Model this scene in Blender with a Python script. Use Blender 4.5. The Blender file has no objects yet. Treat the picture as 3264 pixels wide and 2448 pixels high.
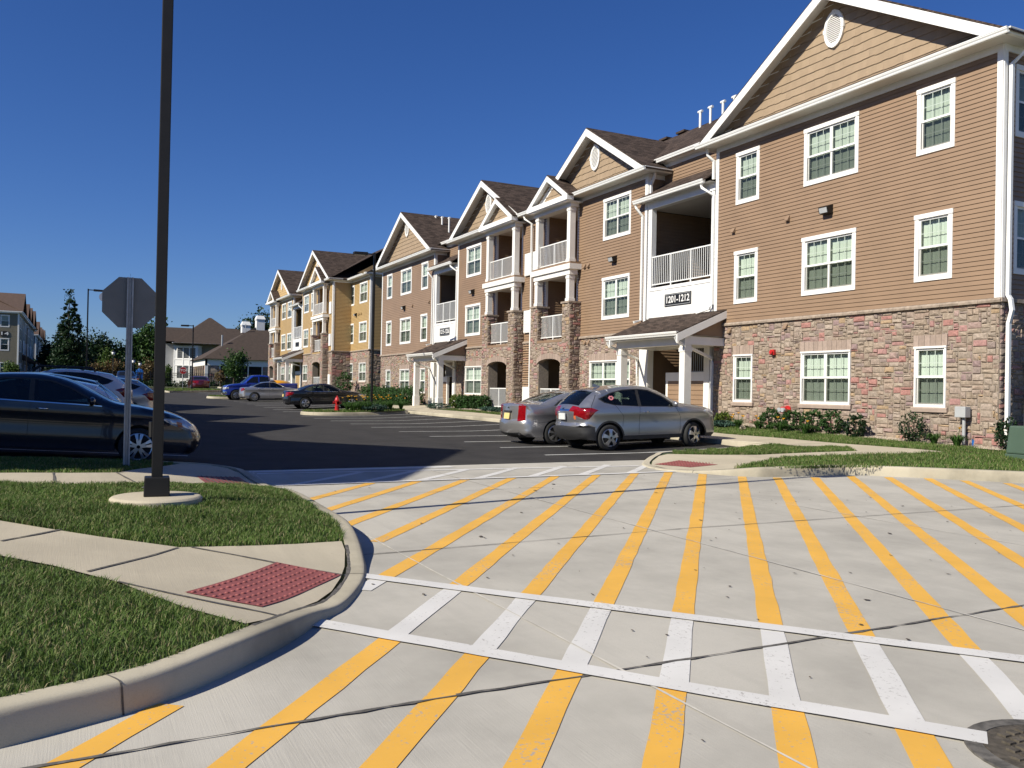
import bpy, bmesh, math, random
import numpy as np
from mathutils import Vector, Matrix
from mathutils.geometry import delaunay_2d_cdt
R = math.radians
random.seed(7); rng = np.random.default_rng(7)
scn = bpy.context.scene
col = scn.collection
# ------------------------------------------------------------------ camera, sky, sun, exposure
cd = bpy.data.cameras.new('camera'); cam = bpy.data.objects.new('camera', cd); col.objects.link(cam)
cd.sensor_width = 36; cd.lens = 30.52; cd.clip_start = .1; cd.clip_end = 3000
CR = ((.448117909, .000646169, -.893974229), (.893761861, .021483834, .448026986), (.019495495, -.999768987, .009049770))
cam.matrix_world = Matrix(((CR[0][0], -CR[0][1], -CR[0][2], 0), (CR[1][0], -CR[1][1], -CR[1][2], 0), (CR[2][0], -CR[2][1], -CR[2][2], 1.5), (0, 0, 0, 1)))
scn.camera = cam
SUN_EL, SUN_AZ = 37.0, (math.sin(R(9.5)), -math.cos(R(9.5)))
w = bpy.data.worlds.new('World'); scn.world = w; w.use_nodes = True
nt = w.node_tree; bg = nt.nodes['Background']
sky = nt.nodes.new('ShaderNodeTexSky'); sky.sky_type = 'NISHITA'; sky.sun_disc = False
sky.sun_elevation = R(SUN_EL); sky.sun_rotation = math.atan2(SUN_AZ[0], SUN_AZ[1])
sky.air_density = 1.0; sky.dust_density = 0.25; sky.ozone_density = 3.0; sky.altitude = 200
hs = nt.nodes.new('ShaderNodeHueSaturation'); hs.inputs['Saturation'].default_value = 1.18; hs.inputs['Value'].default_value = .92
clr = nt.nodes.new('ShaderNodeMix'); clr.data_type = 'RGBA'; clr.blend_type = 'MULTIPLY'; clr.inputs[0].default_value = 1.; clr.inputs[7].default_value = (.48, .61, .95, 1)   # clear dry air: deep blue
nt.links.new(sky.outputs[0], hs.inputs['Color']); nt.links.new(hs.outputs[0], clr.inputs[6]); nt.links.new(clr.outputs[2], bg.inputs['Color'])
bg.inputs['Strength'].default_value = .068
sl = bpy.data.lights.new('sun', 'SUN'); sl.energy = 4.2; sl.angle = R(.5); sl.color = (1, .94, .80)
so = bpy.data.objects.new('sun', sl); col.objects.link(so)
sv = Vector((SUN_AZ[0] * math.cos(R(SUN_EL)), SUN_AZ[1] * math.cos(R(SUN_EL)), math.sin(R(SUN_EL))))
so.rotation_euler = sv.to_track_quat('Z', 'Y').to_euler(); so.location = (0, -30, 40)
scn.view_settings.view_transform = 'Standard'; scn.view_settings.look = 'None'; scn.view_settings.exposure = .68
scn.cycles.max_bounces = 6; scn.cycles.transparent_max_bounces = 12
scn.cycles.diffuse_bounces = 3; scn.cycles.glossy_bounces = 3; scn.cycles.transmission_bounces = 3
scn.cycles.caustics_reflective = False; scn.cycles.caustics_refractive = False

# ------------------------------------------------------------------ object helpers
class MB:
    """collects faces; builds ONE mesh object"""
    def __init__(s, O=(0, 0, 0), ang=0.0):
        s.vs = []; s.fs = []; s.O = Vector(O); s.U = Vector((math.cos(ang), math.sin(ang), 0)); s.N = Vector((math.sin(ang), -math.cos(ang), 0))
    def p(s, u, w, z): q = s.O + s.U * u + s.N * w; return (q.x, q.y, q.z + z)
    def face(s, pts):
        b = len(s.vs); s.vs.extend(pts); s.fs.append(tuple(range(b, b + len(pts))))
    def quad(s, a, b, c, d): s.face([s.p(*a), s.p(*b), s.p(*c), s.p(*d)])
    def hexa(s, P):            # P: 4 bottom + 4 top, in local (u,w,z)
        b = len(s.vs); s.vs.extend(s.p(*q) for q in P)
        for f in ((0, 3, 2, 1), (4, 5, 6, 7), (0, 1, 5, 4), (1, 2, 6, 5), (2, 3, 7, 6), (3, 0, 4, 7)): s.fs.append(tuple(b + i for i in f))
    def box(s, u0, u1, w0, w1, z0, z1):
        s.hexa([(u0, w0, z0), (u1, w0, z0), (u1, w1, z0), (u0, w1, z0), (u0, w0, z1), (u1, w0, z1), (u1, w1, z1), (u0, w1, z1)])
    def extr(s, prof, u0, u1, axis='u'):   # prof: (w,z) polygon extruded along u, or (u,z) along w
        n = len(prof); b = len(s.vs)
        for e in (u0, u1):
            for q in prof: s.vs.append(s.p(e, q[0], q[1]) if axis == 'u' else s.p(q[0], e, q[1]))
        s.fs.append(tuple(range(b, b + n))); s.fs.append(tuple(range(b + 2 * n - 1, b + n - 1, -1)))
        for i in range(n): j = (i + 1) % n; s.fs.append((b + i, b + j, b + n + j, b + n + i))
    def slab(s, pts, t=.06):   # world polygon extruded down by t
        n = len(pts); b = len(s.vs); s.vs.extend(tuple(q) for q in pts); s.vs.extend((q[0], q[1], q[2] - t) for q in pts)
        s.fs.append(tuple(range(b, b + n))); s.fs.append(tuple(range(b + 2 * n - 1, b + n - 1, -1)))
        for i in range(n): j = (i + 1) % n; s.fs.append((b + i, b + n + i, b + n + j, b + j))
    def tube(s, path, r, n=6, rs=None, loc=False, cap=True):
        path = [Vector(s.p(*q)) if loc else Vector(q) for q in path]; b = len(s.vs); m = len(path)
        for i, q in enumerate(path):
            d = (path[min(i + 1, m - 1)] - path[max(i - 1, 0)]).normalized()
            a = Vector((0, 0, 1)) if abs(d.z) < .9 else Vector((1, 0, 0))
            e1 = d.cross(a).normalized(); e2 = e1.cross(d); rr = rs[i] if rs else r
            for k in range(n):
                t = 2 * math.pi * (k + .5) / n; s.vs.append(tuple(q + e1 * (math.cos(t) * rr) + e2 * (math.sin(t) * rr)))
        for i in range(m - 1):
            for k in range(n): s.fs.append((b + i * n + k, b + i * n + (k + 1) % n, b + (i + 1) * n + (k + 1) % n, b + (i + 1) * n + k))
        if cap: s.fs.append(tuple(range(b + n - 1, b - 1, -1))); s.fs.append(tuple(range(b + (m - 1) * n, b + m * n)))
    def lathe(s, prof, c, n=24, axis='z'):  # prof (r,h)
        b = len(s.vs); m = len(prof)
        for r, h in prof:
            for k in range(n):
                t = 2 * math.pi * k / n
                s.vs.append((c[0] + r * math.cos(t), c[1] + r * math.sin(t), c[2] + h) if axis == 'z' else (c[0] + r * math.cos(t), c[1] + h, c[2] + r * math.sin(t)))
        for i in range(m - 1):
            for k in range(n): s.fs.append((b + i * n + k, b + i * n + (k + 1) % n, b + (i + 1) * n + (k + 1) % n, b + (i + 1) * n + k))
        s.fs.append(tuple(range(b + n - 1, b - 1, -1))); s.fs.append(tuple(range(b + (m - 1) * n, b + m * n)))
    def ball(s, c, r, n=10, m=6):
        s.lathe([(r[0] * math.cos(a) if not isinstance(r, float) else r * math.cos(a), (r[2] if not isinstance(r, float) else r) * math.sin(a)) for a in np.linspace(-1.5, 1.5, m)], c, n)
    def cut(s): s.cuts = getattr(s, 'cuts', [0]) + [len(s.fs)]; return s
    def build_each(s, name, mat, par=None, **k):   # every piece closed by cut() becomes an object of its own
        cs = getattr(s, 'cuts', [0]); cs = cs + ([len(s.fs)] if cs[-1] < len(s.fs) else []); o = None
        for a, b in zip(cs[:-1], cs[1:]):
            q = MB()
            for f in s.fs[a:b]: q.face([s.vs[i] for i in f])
            o = q.build(name, mat, par, merge=1e-5, **k)
        return o
    def build(s, name, mat, par=None, smooth=False, org=None, sharp=None, merge=None, bevel=None):
        if not s.vs: return None
        me = bpy.data.meshes.new(name)
        o0 = org if org is not None else (ORG.get(par, Vector()) if par else Vector())
        o0 = Vector(o0)
        me.from_pydata([(v[0] - o0.x, v[1] - o0.y, v[2] - o0.z) for v in s.vs], [], s.fs)
        if merge or bevel:
            bm = bmesh.new(); bm.from_mesh(me)
            if merge: bmesh.ops.remove_doubles(bm, verts=bm.verts, dist=merge); bmesh.ops.recalc_face_normals(bm, faces=bm.faces)
            if bevel: bmesh.ops.bevel(bm, geom=[e for e in bm.edges if e.calc_face_angle(0) > .6], offset=bevel, segments=2, affect='EDGES', profile=.6)
            bm.to_mesh(me); bm.free()
        if smooth: me.shade_smooth()
        if smooth and sharp: me.set_sharp_from_angle(angle=R(sharp))
        me.materials.append(mat)
        o = bpy.data.objects.new(name, me); col.objects.link(o)
        if par: o.parent = par; ORG[o] = ORG.get(par, Vector())
        else: o.location = o0; ORG[o] = o0
        return o
ORG = {}
def tag(o, label=None, cat=None, group=None, kind=None):
    if label: o['label'] = label
    if cat: o['category'] = cat
    if group: o['group'] = group
    if kind: o['kind'] = kind
    return o
def thing(name, label, cat, loc, group=None, rot=None):
    o = bpy.data.objects.new(name, None); col.objects.link(o); o.location = loc; o.empty_display_size = .2
    ORG[o] = Vector(loc) if rot is None else Vector()
    if rot: o.rotation_euler = rot
    return tag(o, label, cat, group)
def struct(mb, name, mat, **k): return tag(mb.build(name, mat, **k), kind='structure')
def dup(root, loc, rot=None, label=None, group=None):
    def cp(o, p):
        c = o.copy(); col.objects.link(c); c.parent = p
        for ch in o.children: cp(ch, c)
        return c
    r = cp(root, None); r.location = loc
    if rot is not None: r.rotation_euler = rot
    if label: r['label'] = label
    if group: r['group'] = group
    return r
def textmesh(txt, size, name):
    cu = bpy.data.curves.new('t', 'FONT'); cu.body = txt; cu.size = size; cu.align_x = 'CENTER'; cu.align_y = 'CENTER'; cu.extrude = .004; cu.offset = size * .016
    o = bpy.data.objects.new('t', cu); col.objects.link(o)
    bpy.context.view_layer.update()
    me = bpy.data.meshes.new_from_object(o.evaluated_get(bpy.context.evaluated_depsgraph_get())); me.name = name
    bpy.data.objects.remove(o); bpy.data.curves.remove(cu); return me
def text_part(txt, size, name, mat, par, O, ang, sx=1.0):
    me = textmesh(txt, size, name)
    U = Vector((math.cos(ang), math.sin(ang), 0)); N = Vector((math.sin(ang), -math.cos(ang), 0)); off = Vector(O) - ORG.get(par, Vector())
    w_ = max(v.co.x for v in me.vertices) - min(v.co.x for v in me.vertices); sx = sx / w_
    for v in me.vertices: q = off + U * (v.co.x * sx) + Vector((0, 0, 1)) * v.co.y + N * v.co.z; v.co = q
    me.materials.clear(); me.materials.append(mat)
    o = bpy.data.objects.new(name, me); col.objects.link(o); o.parent = par; ORG[o] = ORG.get(par, Vector()); return o

# ------------------------------------------------------------------ materials
def newmat(name):
    m = bpy.data.materials.new(name); m.use_nodes = True; return m, m.node_tree, m.node_tree.nodes['Principled BSDF']
def N(nt, t, **k):
    n = nt.nodes.new(t)
    for a, v in k.items():
        if a in n.inputs.keys(): n.inputs[a].default_value = v
        else: setattr(n, a, v)
    return n
def ramp(nt, fac, stops, interp='LINEAR'):
    r = nt.nodes.new('ShaderNodeValToRGB'); r.color_ramp.interpolation = interp
    e = r.color_ramp.elements
    while len(e) < len(stops): e.new(.5)
    for i, (p, c) in enumerate(stops): e[i].position = p; e[i].color = (*c, 1) if len(c) == 3 else c
    nt.links.new(fac, r.inputs[0]); return r.outputs[0]
def mix(nt, a, b, f, bt='MIX'):
    m = nt.nodes.new('ShaderNodeMix'); m.data_type = 'RGBA'; m.blend_type = bt
    for sck, v in ((m.inputs[6], a), (m.inputs[7], b), (m.inputs[0], f)):
        if hasattr(v, 'links'): nt.links.new(v, sck)
        else: sck.default_value = (*v, 1) if isinstance(v, tuple) else v
    return m.outputs[2]
def mat(name, c, rough=.6, metal=0., var=.12, scale=3., bump=0., bscale=40., coat=0., spec=.5, detail=4):
    m, nt, b = newmat(name); co = N(nt, 'ShaderNodeTexCoord')
    b.inputs['Roughness'].default_value = rough; b.inputs['Metallic'].default_value = metal; b.inputs['Specular IOR Level'].default_value = spec
    b.inputs['Coat Weight'].default_value = coat; b.inputs['Coat Roughness'].default_value = .04
    if var:
        n = N(nt, 'ShaderNodeTexNoise', Scale=scale, Detail=detail); nt.links.new(co.outputs['Object'], n.inputs['Vector'])
        lo = tuple(x * (1 - var) for x in c); hi = tuple(min(1, x * (1 + var)) for x in c)
        nt.links.new(ramp(nt, n.outputs[0], [(.3, lo), (.7, hi)]), b.inputs['Base Color'])
    else: b.inputs['Base Color'].default_value = (*c, 1)
    if bump:
        n2 = N(nt, 'ShaderNodeTexNoise', Scale=bscale, Detail=3.); nt.links.new(co.outputs['Object'], n2.inputs['Vector'])
        bp = N(nt, 'ShaderNodeBump', Strength=bump, Distance=.01); nt.links.new(n2.outputs[0], bp.inputs['Height']); nt.links.new(bp.outputs[0], b.inputs['Normal'])
    return m
def concrete(name, c, broom=0., stain=.25, warm=None):
    m, nt, b = newmat(name); ge = N(nt, 'ShaderNodeNewGeometry'); P = ge.outputs['Position']
    def noise(s, d=5, ro=.6, v=None):
        n = N(nt, 'ShaderNodeTexNoise', Scale=s, Detail=float(d), Roughness=ro); nt.links.new(v or P, n.inputs['Vector']); return n.outputs[0]
    dk = tuple(x * (1 - stain) for x in c); lt = tuple(min(1, x * 1.09) for x in c)
    base = ramp(nt, noise(.55, 6, .65), [(.34, dk), (.55, c), (.72, lt)])
    mp = N(nt, 'ShaderNodeMapping'); mp.inputs['Rotation'].default_value = (0, 0, R(24)); mp.inputs['Scale'].default_value = (.35, 2.6, 1); nt.links.new(P, mp.inputs[0])
    base = mix(nt, base, tuple(x * .82 for x in c), ramp(nt, noise(1.1, 5, .7, mp.outputs[0]), [(.5, (0, 0, 0)), (.75, (.75, .75, .75))]))
    base = mix(nt, base, tuple(x * .45 for x in c), ramp(nt, noise(7., 6, .7), [(.66, (0, 0, 0)), (.75, (.6, .6, .6))]))
    base = mix(nt, base, tuple(x * .6 for x in c), ramp(nt, noise(160., 2), [(.5, (0, 0, 0)), (.8, (.35, .35, .35))]))
    nt.links.new(base, b.inputs['Base Color']); b.inputs['Roughness'].default_value = .85; b.inputs['Specular IOR Level'].default_value = .3
    h = noise(220., 2)
    if broom:
        mp2 = N(nt, 'ShaderNodeMapping'); mp2.inputs['Rotation'].default_value = (0, 0, R(broom)); mp2.inputs['Scale'].default_value = (3, 120, 1); nt.links.new(P, mp2.inputs[0])
        h2 = noise(1., 2, .5, mp2.outputs[0]); ad = N(nt, 'ShaderNodeMath', operation='ADD'); nt.links.new(h, ad.inputs[0]); nt.links.new(h2, ad.inputs[1]); h = ad.outputs[0]
    bp = N(nt, 'ShaderNodeBump', Strength=.22, Distance=.006); nt.links.new(h, bp.inputs['Height']); nt.links.new(bp.outputs[0], b.inputs['Normal'])
    return m
def paint(name, c, thr=.625):
    m, nt, b = newmat(name); ge = N(nt, 'ShaderNodeNewGeometry'); P = ge.outputs['Position']
    n1 = N(nt, 'ShaderNodeTexNoise', Scale=2.2, Detail=5.); n2 = N(nt, 'ShaderNodeTexNoise', Scale=38., Detail=5., Roughness=.7); n3 = N(nt, 'ShaderNodeTexNoise', Scale=1.3, Detail=2.)
    for n in (n1, n2, n3): nt.links.new(P, n.inputs['Vector'])
    base = ramp(nt, n1.outputs[0], [(.3, tuple(x * .86 for x in c)), (.7, c)])
    mu = N(nt, 'ShaderNodeMath', operation='MULTIPLY_ADD'); mu.inputs[1].default_value = .35; nt.links.new(n3.outputs[0], mu.inputs[0]); nt.links.new(n2.outputs[0], mu.inputs[2])
    wear = ramp(nt, mu.outputs[0], [(thr + .16, (0, 0, 0)), (thr + .19, (.85, .85, .85))])
    nt.links.new(mix(nt, base, (.33, .31, .29), wear), b.inputs['Base Color']); b.inputs['Roughness'].default_value = .7
    return m
def island(name, cols, rough=.85, spread=None, nscale=30., namt=.25, bump=.3, trans=0., coord='Object'):
    """a colour of its own for every separate piece (stone, leaf, blade)"""
    m, nt, b = newmat(name); ge = N(nt, 'ShaderNodeNewGeometry'); co = N(nt, 'ShaderNodeTexCoord')
    n = len(cols); st = [(i / n, c) for i, c in enumerate(cols)]
    c = ramp(nt, ge.outputs['Random Per Island'], st, 'CONSTANT' if spread is None else 'LINEAR')
    if namt:
        ns = N(nt, 'ShaderNodeTexNoise', Scale=nscale, Detail=4.); nt.links.new(co.outputs[coord], ns.inputs['Vector'])
        c = mix(nt, c, ramp(nt, ns.outputs[0], [(.25, (1 - namt,) * 3), (.75, (1 + namt * .6,) * 3)]), 1., 'MULTIPLY')
        if bump:
            bp = N(nt, 'ShaderNodeBump', Strength=bump, Distance=.012); nt.links.new(ns.outputs[0], bp.inputs['Height']); nt.links.new(bp.outputs[0], b.inputs['Normal'])
    nt.links.new(c, b.inputs['Base Color']); b.inputs['Roughness'].default_value = rough; b.inputs['Specular IOR Level'].default_value = .25
    if trans:
        tr = N(nt, 'ShaderNodeBsdfTranslucent'); nt.links.new(c, tr.inputs[0]); ms = N(nt, 'ShaderNodeMixShader'); ms.inputs[0].default_value = trans
        nt.links.new(b.outputs[0], ms.inputs[1]); nt.links.new(tr.outputs[0], ms.inputs[2]); nt.links.new(ms.outputs[0], nt.nodes['Material Output'].inputs[0])
    return m
def glass(name, tint, dark=0., rough=.0):
    """a pane: clear share tinted, the rest mirror by Fresnel; dark adds opaque tint"""
    m, nt, b = newmat(name); nt.nodes.remove(b)
    tr = N(nt, 'ShaderNodeBsdfTransparent'); tr.inputs[0].default_value = (*tint, 1)
    gl = N(nt, 'ShaderNodeBsdfGlossy'); gl.inputs['Roughness'].default_value = rough + .01
    df = N(nt, 'ShaderNodeBsdfDiffuse'); df.inputs[0].default_value = (.012, .014, .015, 1)
    m1 = N(nt, 'ShaderNodeMixShader'); m1.inputs[0].default_value = dark; nt.links.new(tr.outputs[0], m1.inputs[1]); nt.links.new(df.outputs[0], m1.inputs[2])
    fr = N(nt, 'ShaderNodeFresnel'); fr.inputs['IOR'].default_value = 1.5
    m2 = N(nt, 'ShaderNodeMixShader'); nt.links.new(fr.outputs[0], m2.inputs[0]); nt.links.new(m1.outputs[0], m2.inputs[1]); nt.links.new(gl.outputs[0], m2.inputs[2])
    nt.links.new(m2.outputs[0], nt.nodes['Material Output'].inputs[0]); return m
def shingle(name, c):
    m, nt, b = newmat(name); ge = N(nt, 'ShaderNodeNewGeometry'); sx = N(nt, 'ShaderNodeSeparateXYZ'); nt.links.new(ge.outputs['Position'], sx.inputs[0])
    ad = N(nt, 'ShaderNodeMath', operation='ADD'); nt.links.new(sx.outputs[0], ad.inputs[0]); nt.links.new(sx.outputs[1], ad.inputs[1])
    cx = N(nt, 'ShaderNodeCombineXYZ'); nt.links.new(ad.outputs[0], cx.inputs[0]); nt.links.new(sx.outputs[2], cx.inputs[1])
    br = N(nt, 'ShaderNodeTexBrick', offset=.5, squash=1.); br.inputs['Scale'].default_value = 1.; br.inputs['Brick Width'].default_value = .31; br.inputs['Row Height'].default_value = .075; br.inputs['Mortar Size'].default_value = .006
    br.inputs['Color1'].default_value = (*[x * 1.5 for x in c], 1); br.inputs['Color2'].default_value = (*[x * .6 for x in c], 1); br.inputs['Mortar'].default_value = (*[x * .3 for x in c], 1)
    nt.links.new(cx.outputs[0], br.inputs['Vector'])
    ns = N(nt, 'ShaderNodeTexNoise', Scale=14., Detail=5.); nt.links.new(ge.outputs['Position'], ns.inputs['Vector'])
    cc = mix(nt, br.outputs[0], ramp(nt, ns.outputs[0], [(.3, (.75, .75, .75)), (.7, (1.2, 1.2, 1.2))]), 1., 'MULTIPLY')
    nt.links.new(cc, b.inputs['Base Color']); b.inputs['Roughness'].default_value = .95; b.inputs['Specular IOR Level'].default_value = .15
    bp = N(nt, 'ShaderNodeBump', Strength=.35, Distance=.01); nt.links.new(br.outputs[1], bp.inputs['Height']); bp.invert = True; nt.links.new(bp.outputs[0], b.inputs['Normal'])
    return m
M = {}
M['asphalt'] = mat('asphalt', (.037, .035, .0345), .9, var=.22, scale=1.2, bump=.5, bscale=150, spec=.25, detail=8)
M['conc'] = concrete('pavement_concrete', (.445, .42, .37), broom=52)
M['walk'] = concrete('sidewalk_concrete', (.47, .415, .315), stain=.16, broom=20)
M['curb'] = concrete('kerb_concrete', (.45, .405, .31), stain=.42)
M['joint'] = mat('joint_sealant', (.1, .092, .082), .9, var=.5, scale=20)
M['sawcut'] = mat('saw_cut_filler', (.52, .49, .43), .9, var=.25, scale=6)
M['yellow'] = paint('yellow_paint', (.74, .405, .062)); M['white_paint'] = paint('white_paint', (.65, .635, .61))
M['line'] = mat('parking_line_paint', (.6, .6, .58), .7, var=.15, scale=5)
M['pad'] = mat('red_tactile', (.25, .072, .066), .7, var=.15, scale=5, bump=.2)
M['soil'] = mat('lawn_soil', (.045, .065, .018), 1., var=.35, scale=6, bump=.6, bscale=60)
M['earth'] = mat('earth', (.07, .085, .035), 1., var=.3, scale=.3)
M['blade'] = island('grass_blades', [(.075, .135, .027), (.1, .17, .035), (.125, .2, .045), (.085, .15, .03), (.2, .24, .08), (.11, .185, .04), (.1, .165, .032), (.3, .27, .14)], .6, namt=.28, nscale=.9, bump=0, trans=.3)
M['trim'] = mat('white_trim', (.8, .79, .77), .45, var=.03, scale=4)
M['pvc'] = mat('white_vinyl', (.78, .78, .76), .4, var=.03)
M['post'] = mat('white_post_paint', (.78, .76, .72), .55, var=.03)
M['siding'] = mat('tan_vinyl_siding', (.25, .164, .103), .55, var=.07, scale=1.2)
M['siding_d'] = mat('mauve_vinyl_siding', (.256, .172, .113), .55, var=.07, scale=1.2)
M['siding_y'] = mat('yellow_vinyl_siding', (.40, .272, .122), .55, var=.06, scale=1.2)
M['shake'] = island('tan_shake', [(.325, .24, .16), (.34, .252, .168), (.315, .233, .155)], .6, namt=.08, nscale=5, bump=0)
M['shake_y'] = island('yellow_shake', [(.5, .345, .165), (.52, .36, .175)], .6, namt=.08, nscale=5, bump=0)
stone = [(0.327, 0.254, 0.198), (0.294, 0.232, 0.182), (0.36, 0.292, 0.231), (0.251, 0.194, 0.154), (0.327, 0.232, 0.193), (0.316, 0.259, 0.209), (0.3, 0.227, 0.182), (0.371, 0.302, 0.248), (0.36, 0.205, 0.187), (0.273, 0.216, 0.165), (0.316, 0.248, 0.204), (0.338, 0.243, 0.215), (0.262, 0.205, 0.182), (0.338, 0.27, 0.209), (0.36, 0.259, 0.165), (0.294, 0.238, 0.193), (0.327, 0.265, 0.215), (0.273, 0.194, 0.187), (0.311, 0.243, 0.187), (0.349, 0.281, 0.231), (0.36, 0.184, 0.16), (0.3, 0.238, 0.187), (0.338, 0.259, 0.204), (0.289, 0.227, 0.176)]
M['stone'] = island('ledge_stone', stone, .9, nscale=22, namt=.33, bump=.6)
M['mortar'] = mat('stone_mortar', (.27, .225, .18), .95, var=.2, scale=12)
M['cast'] = mat('cast_stone', (.36, .28, .23), .85, var=.12, scale=8, bump=.15)
M['vous'] = island('cast_stone_blocks', [(.33, .255, .21), (.36, .28, .235), (.31, .24, .2)], .85, nscale=14, namt=.15)
M['ledge'] = mat('stone_cap', (.3, .24, .19), .85, var=.25, scale=9, bump=.5, bscale=18)
M['roof'] = shingle('brown_shingle', (.062, .045, .037))
M['roof_far'] = mat('brown_shingle_far', (.05, .034, .026), .95, var=.18, scale=2.5)
M['roof_o'] = mat('tan_brown_shingle', (.085, .053, .04), .95, var=.12, scale=2.5)
M['soffit'] = mat('soffit_vinyl', (.62, .6, .56), .6, var=.03)
M['glass'] = glass('window_glass', (.86, .93, .895))
m, nt, b = newmat('window_blind'); oi = N(nt, 'ShaderNodeObjectInfo'); nt.links.new(ramp(nt, oi.outputs['Random'], [(0, (.5, .52, .47)), (.5, (.64, .67, .62)), (1, (.7, .72, .68))]), b.inputs['Base Color']); b.inputs['Roughness'].default_value = .8; M['blind'] = m
M['dark_glass'] = mat('dark_glazing', (.012, .014, .016), .08, var=0, spec=.4)
M['screen'] = glass('insect_screen', (.66, .665, .65), dark=.07)
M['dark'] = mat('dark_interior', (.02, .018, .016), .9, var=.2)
M['black'] = mat('black_metal', (.012, .012, .013), .45, var=.1, spec=.4)
M['bronze'] = mat('bronze_metal', (.011, .010, .009), .5, var=.15, scale=6, spec=.4)
M['galv'] = mat('galvanised_steel', (.34, .35, .36), .5, metal=.55, var=.15, scale=8)
M['signback'] = mat('aluminium_sign_back', (.17, .17, .165), .5, metal=.4, var=.1, scale=3)
M['red'] = mat('red_enamel', (.45, .02, .02), .35, var=.1, coat=.3)
M['grey'] = mat('grey_metal', (.38, .39, .4), .5, var=.08)
M['green_box'] = mat('green_utility_paint', (.06, .098, .07), .45, var=.08, scale=2)
M['gravel'] = island('river_gravel', [(.4, .33, .25), (.3, .25, .2), (.46, .4, .33), (.35, .28, .21), (.25, .21, .18)], .9, namt=.15, bump=0)
M['gravelbase'] = mat('gravel_bed', (.3, .25, .19), 1., var=.35, scale=25, bump=.8, bscale=40)
M['shrub'] = island('shrub_leaf', [(.026, .066, .018), (.04, .092, .024), (.055, .12, .03), (.032, .08, .02)], .5, namt=.2, nscale=4, bump=0, trans=.2)
M['shrub_y'] = island('golden_shrub_leaf', [(.09, .13, .02), (.12, .16, .025), (.06, .1, .018)], .5, namt=.2, nscale=4, bump=0, trans=.2)
M['juniper'] = island('juniper_leaf', [(.035, .075, .055), (.05, .1, .075), (.03, .06, .045)], .6, namt=.2, nscale=4, bump=0, trans=.15)
M['lily'] = island('lily_leaf', [(.045, .1, .02), (.065, .14, .03), (.035, .08, .016)], .5, namt=.2, nscale=4, bump=0, trans=.25)
M['flower'] = mat('yellow_flower', (.8, .4, .02), .6, var=.15)
M['tree_d'] = island('dark_tree_leaf', [(.012, .032, .012), (.02, .048, .016), (.028, .06, .018), (.015, .038, .014)], .5, namt=.3, nscale=1.2, bump=0, trans=.2)
M['tree_m'] = island('mid_tree_leaf', [(.03, .07, .02), (.045, .095, .024), (.06, .115, .028), (.035, .08, .02)], .5, namt=.3, nscale=1.2, bump=0, trans=.25)
M['tree_l'] = island('light_tree_leaf', [(.07, .12, .025), (.1, .15, .03), (.055, .1, .02)], .5, namt=.3, nscale=1.2, bump=0, trans=.25)
M['tree_o'] = island('russet_tree_leaf', [(.14, .1, .04), (.17, .11, .045), (.1, .09, .03), (.13, .075, .035)], .5, namt=.3, nscale=1.2, bump=0, trans=.25)
M['bark'] = mat('bark', (.055, .042, .032), .95, var=.3, scale=20)
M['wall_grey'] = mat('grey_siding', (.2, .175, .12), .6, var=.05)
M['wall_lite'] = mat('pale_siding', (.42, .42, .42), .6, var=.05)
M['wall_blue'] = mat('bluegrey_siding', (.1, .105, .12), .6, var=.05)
M['orange'] = mat('orange_plastic', (.6, .2, .1), .5, var=.1)
M['blue'] = mat('blue_plastic', (.02, .12, .4), .4, var=.1)
M['cast_iron'] = mat('cast_iron', (.1, .085, .065), .75, metal=.3, var=.4, scale=25, bump=.4)
# vehicle materials
def carpaint(name, c, metal=.75, rough=.3, flake=.06): 
    m = mat(name, c, rough, metal=metal, var=flake, scale=160, coat=1., spec=.5); return m
M['silver'] = carpaint('silver_paint', (.43, .42, .42)); M['grey_p'] = carpaint('steel_grey_paint', (.33, .335, .36)); M['navy'] = carpaint('dark_blue_paint', (.013, .015, .024), .4, .28)
M['blk'] = carpaint('black_paint', (.008, .009, .012), .2, .25); M['blue_p'] = carpaint('blue_paint', (.01, .035, .30), .3, .25); M['white_p'] = carpaint('white_paint_car', (.7, .71, .73), 0., .3)
M['maroon'] = carpaint('dark_red_paint', (.09, .008, .012), .3, .3); M['yel_p'] = carpaint('yellow_paint_car', (.75, .33, .01), 0, .3)
M['tglass'] = glass('car_glass', (.42, .52, .47), dark=.25); M['dglass'] = glass('dark_car_glass', (.12, .14, .14), dark=.75)
M['rubber'] = mat('tyre_rubber', (.018, .018, .018), .85, var=.2, scale=30, bump=.2)
M['alloy'] = mat('alloy_rim', (.55, .55, .56), .28, metal=.9, var=.05)
M['plastic'] = mat('black_plastic', (.022, .022, .024), .6, var=.15, scale=30)
M['tail'] = mat('red_lens', (.2, .003, .006), .12, var=.25, scale=18, coat=.6)
M['amber'] = mat('amber_lens', (.5, .13, .05), .12, var=.2, scale=18, coat=.6)
M['clear'] = mat('clear_lens', (.55, .56, .58), .08, metal=.4, var=.3, scale=16, coat=.6)
M['plate_y'] = mat('cream_plate', (.7, .55, .22), .5, var=.12, scale=30); M['plate_w'] = mat('white_plate', (.6, .62, .62), .5, var=.12, scale=30)
M['chrome'] = mat('chrome', (.75, .75, .76), .12, metal=1., var=0)
M['seat'] = mat('dark_seat_fabric', (.025, .025, .027), .9, var=.1); M['pink'] = mat('pink_sticker', (.75, .25, .28), .5, var=.1)
M['bark0'] = mat('bark_crumb', (.06, .045, .03), .95, var=.4, scale=9)
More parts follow.
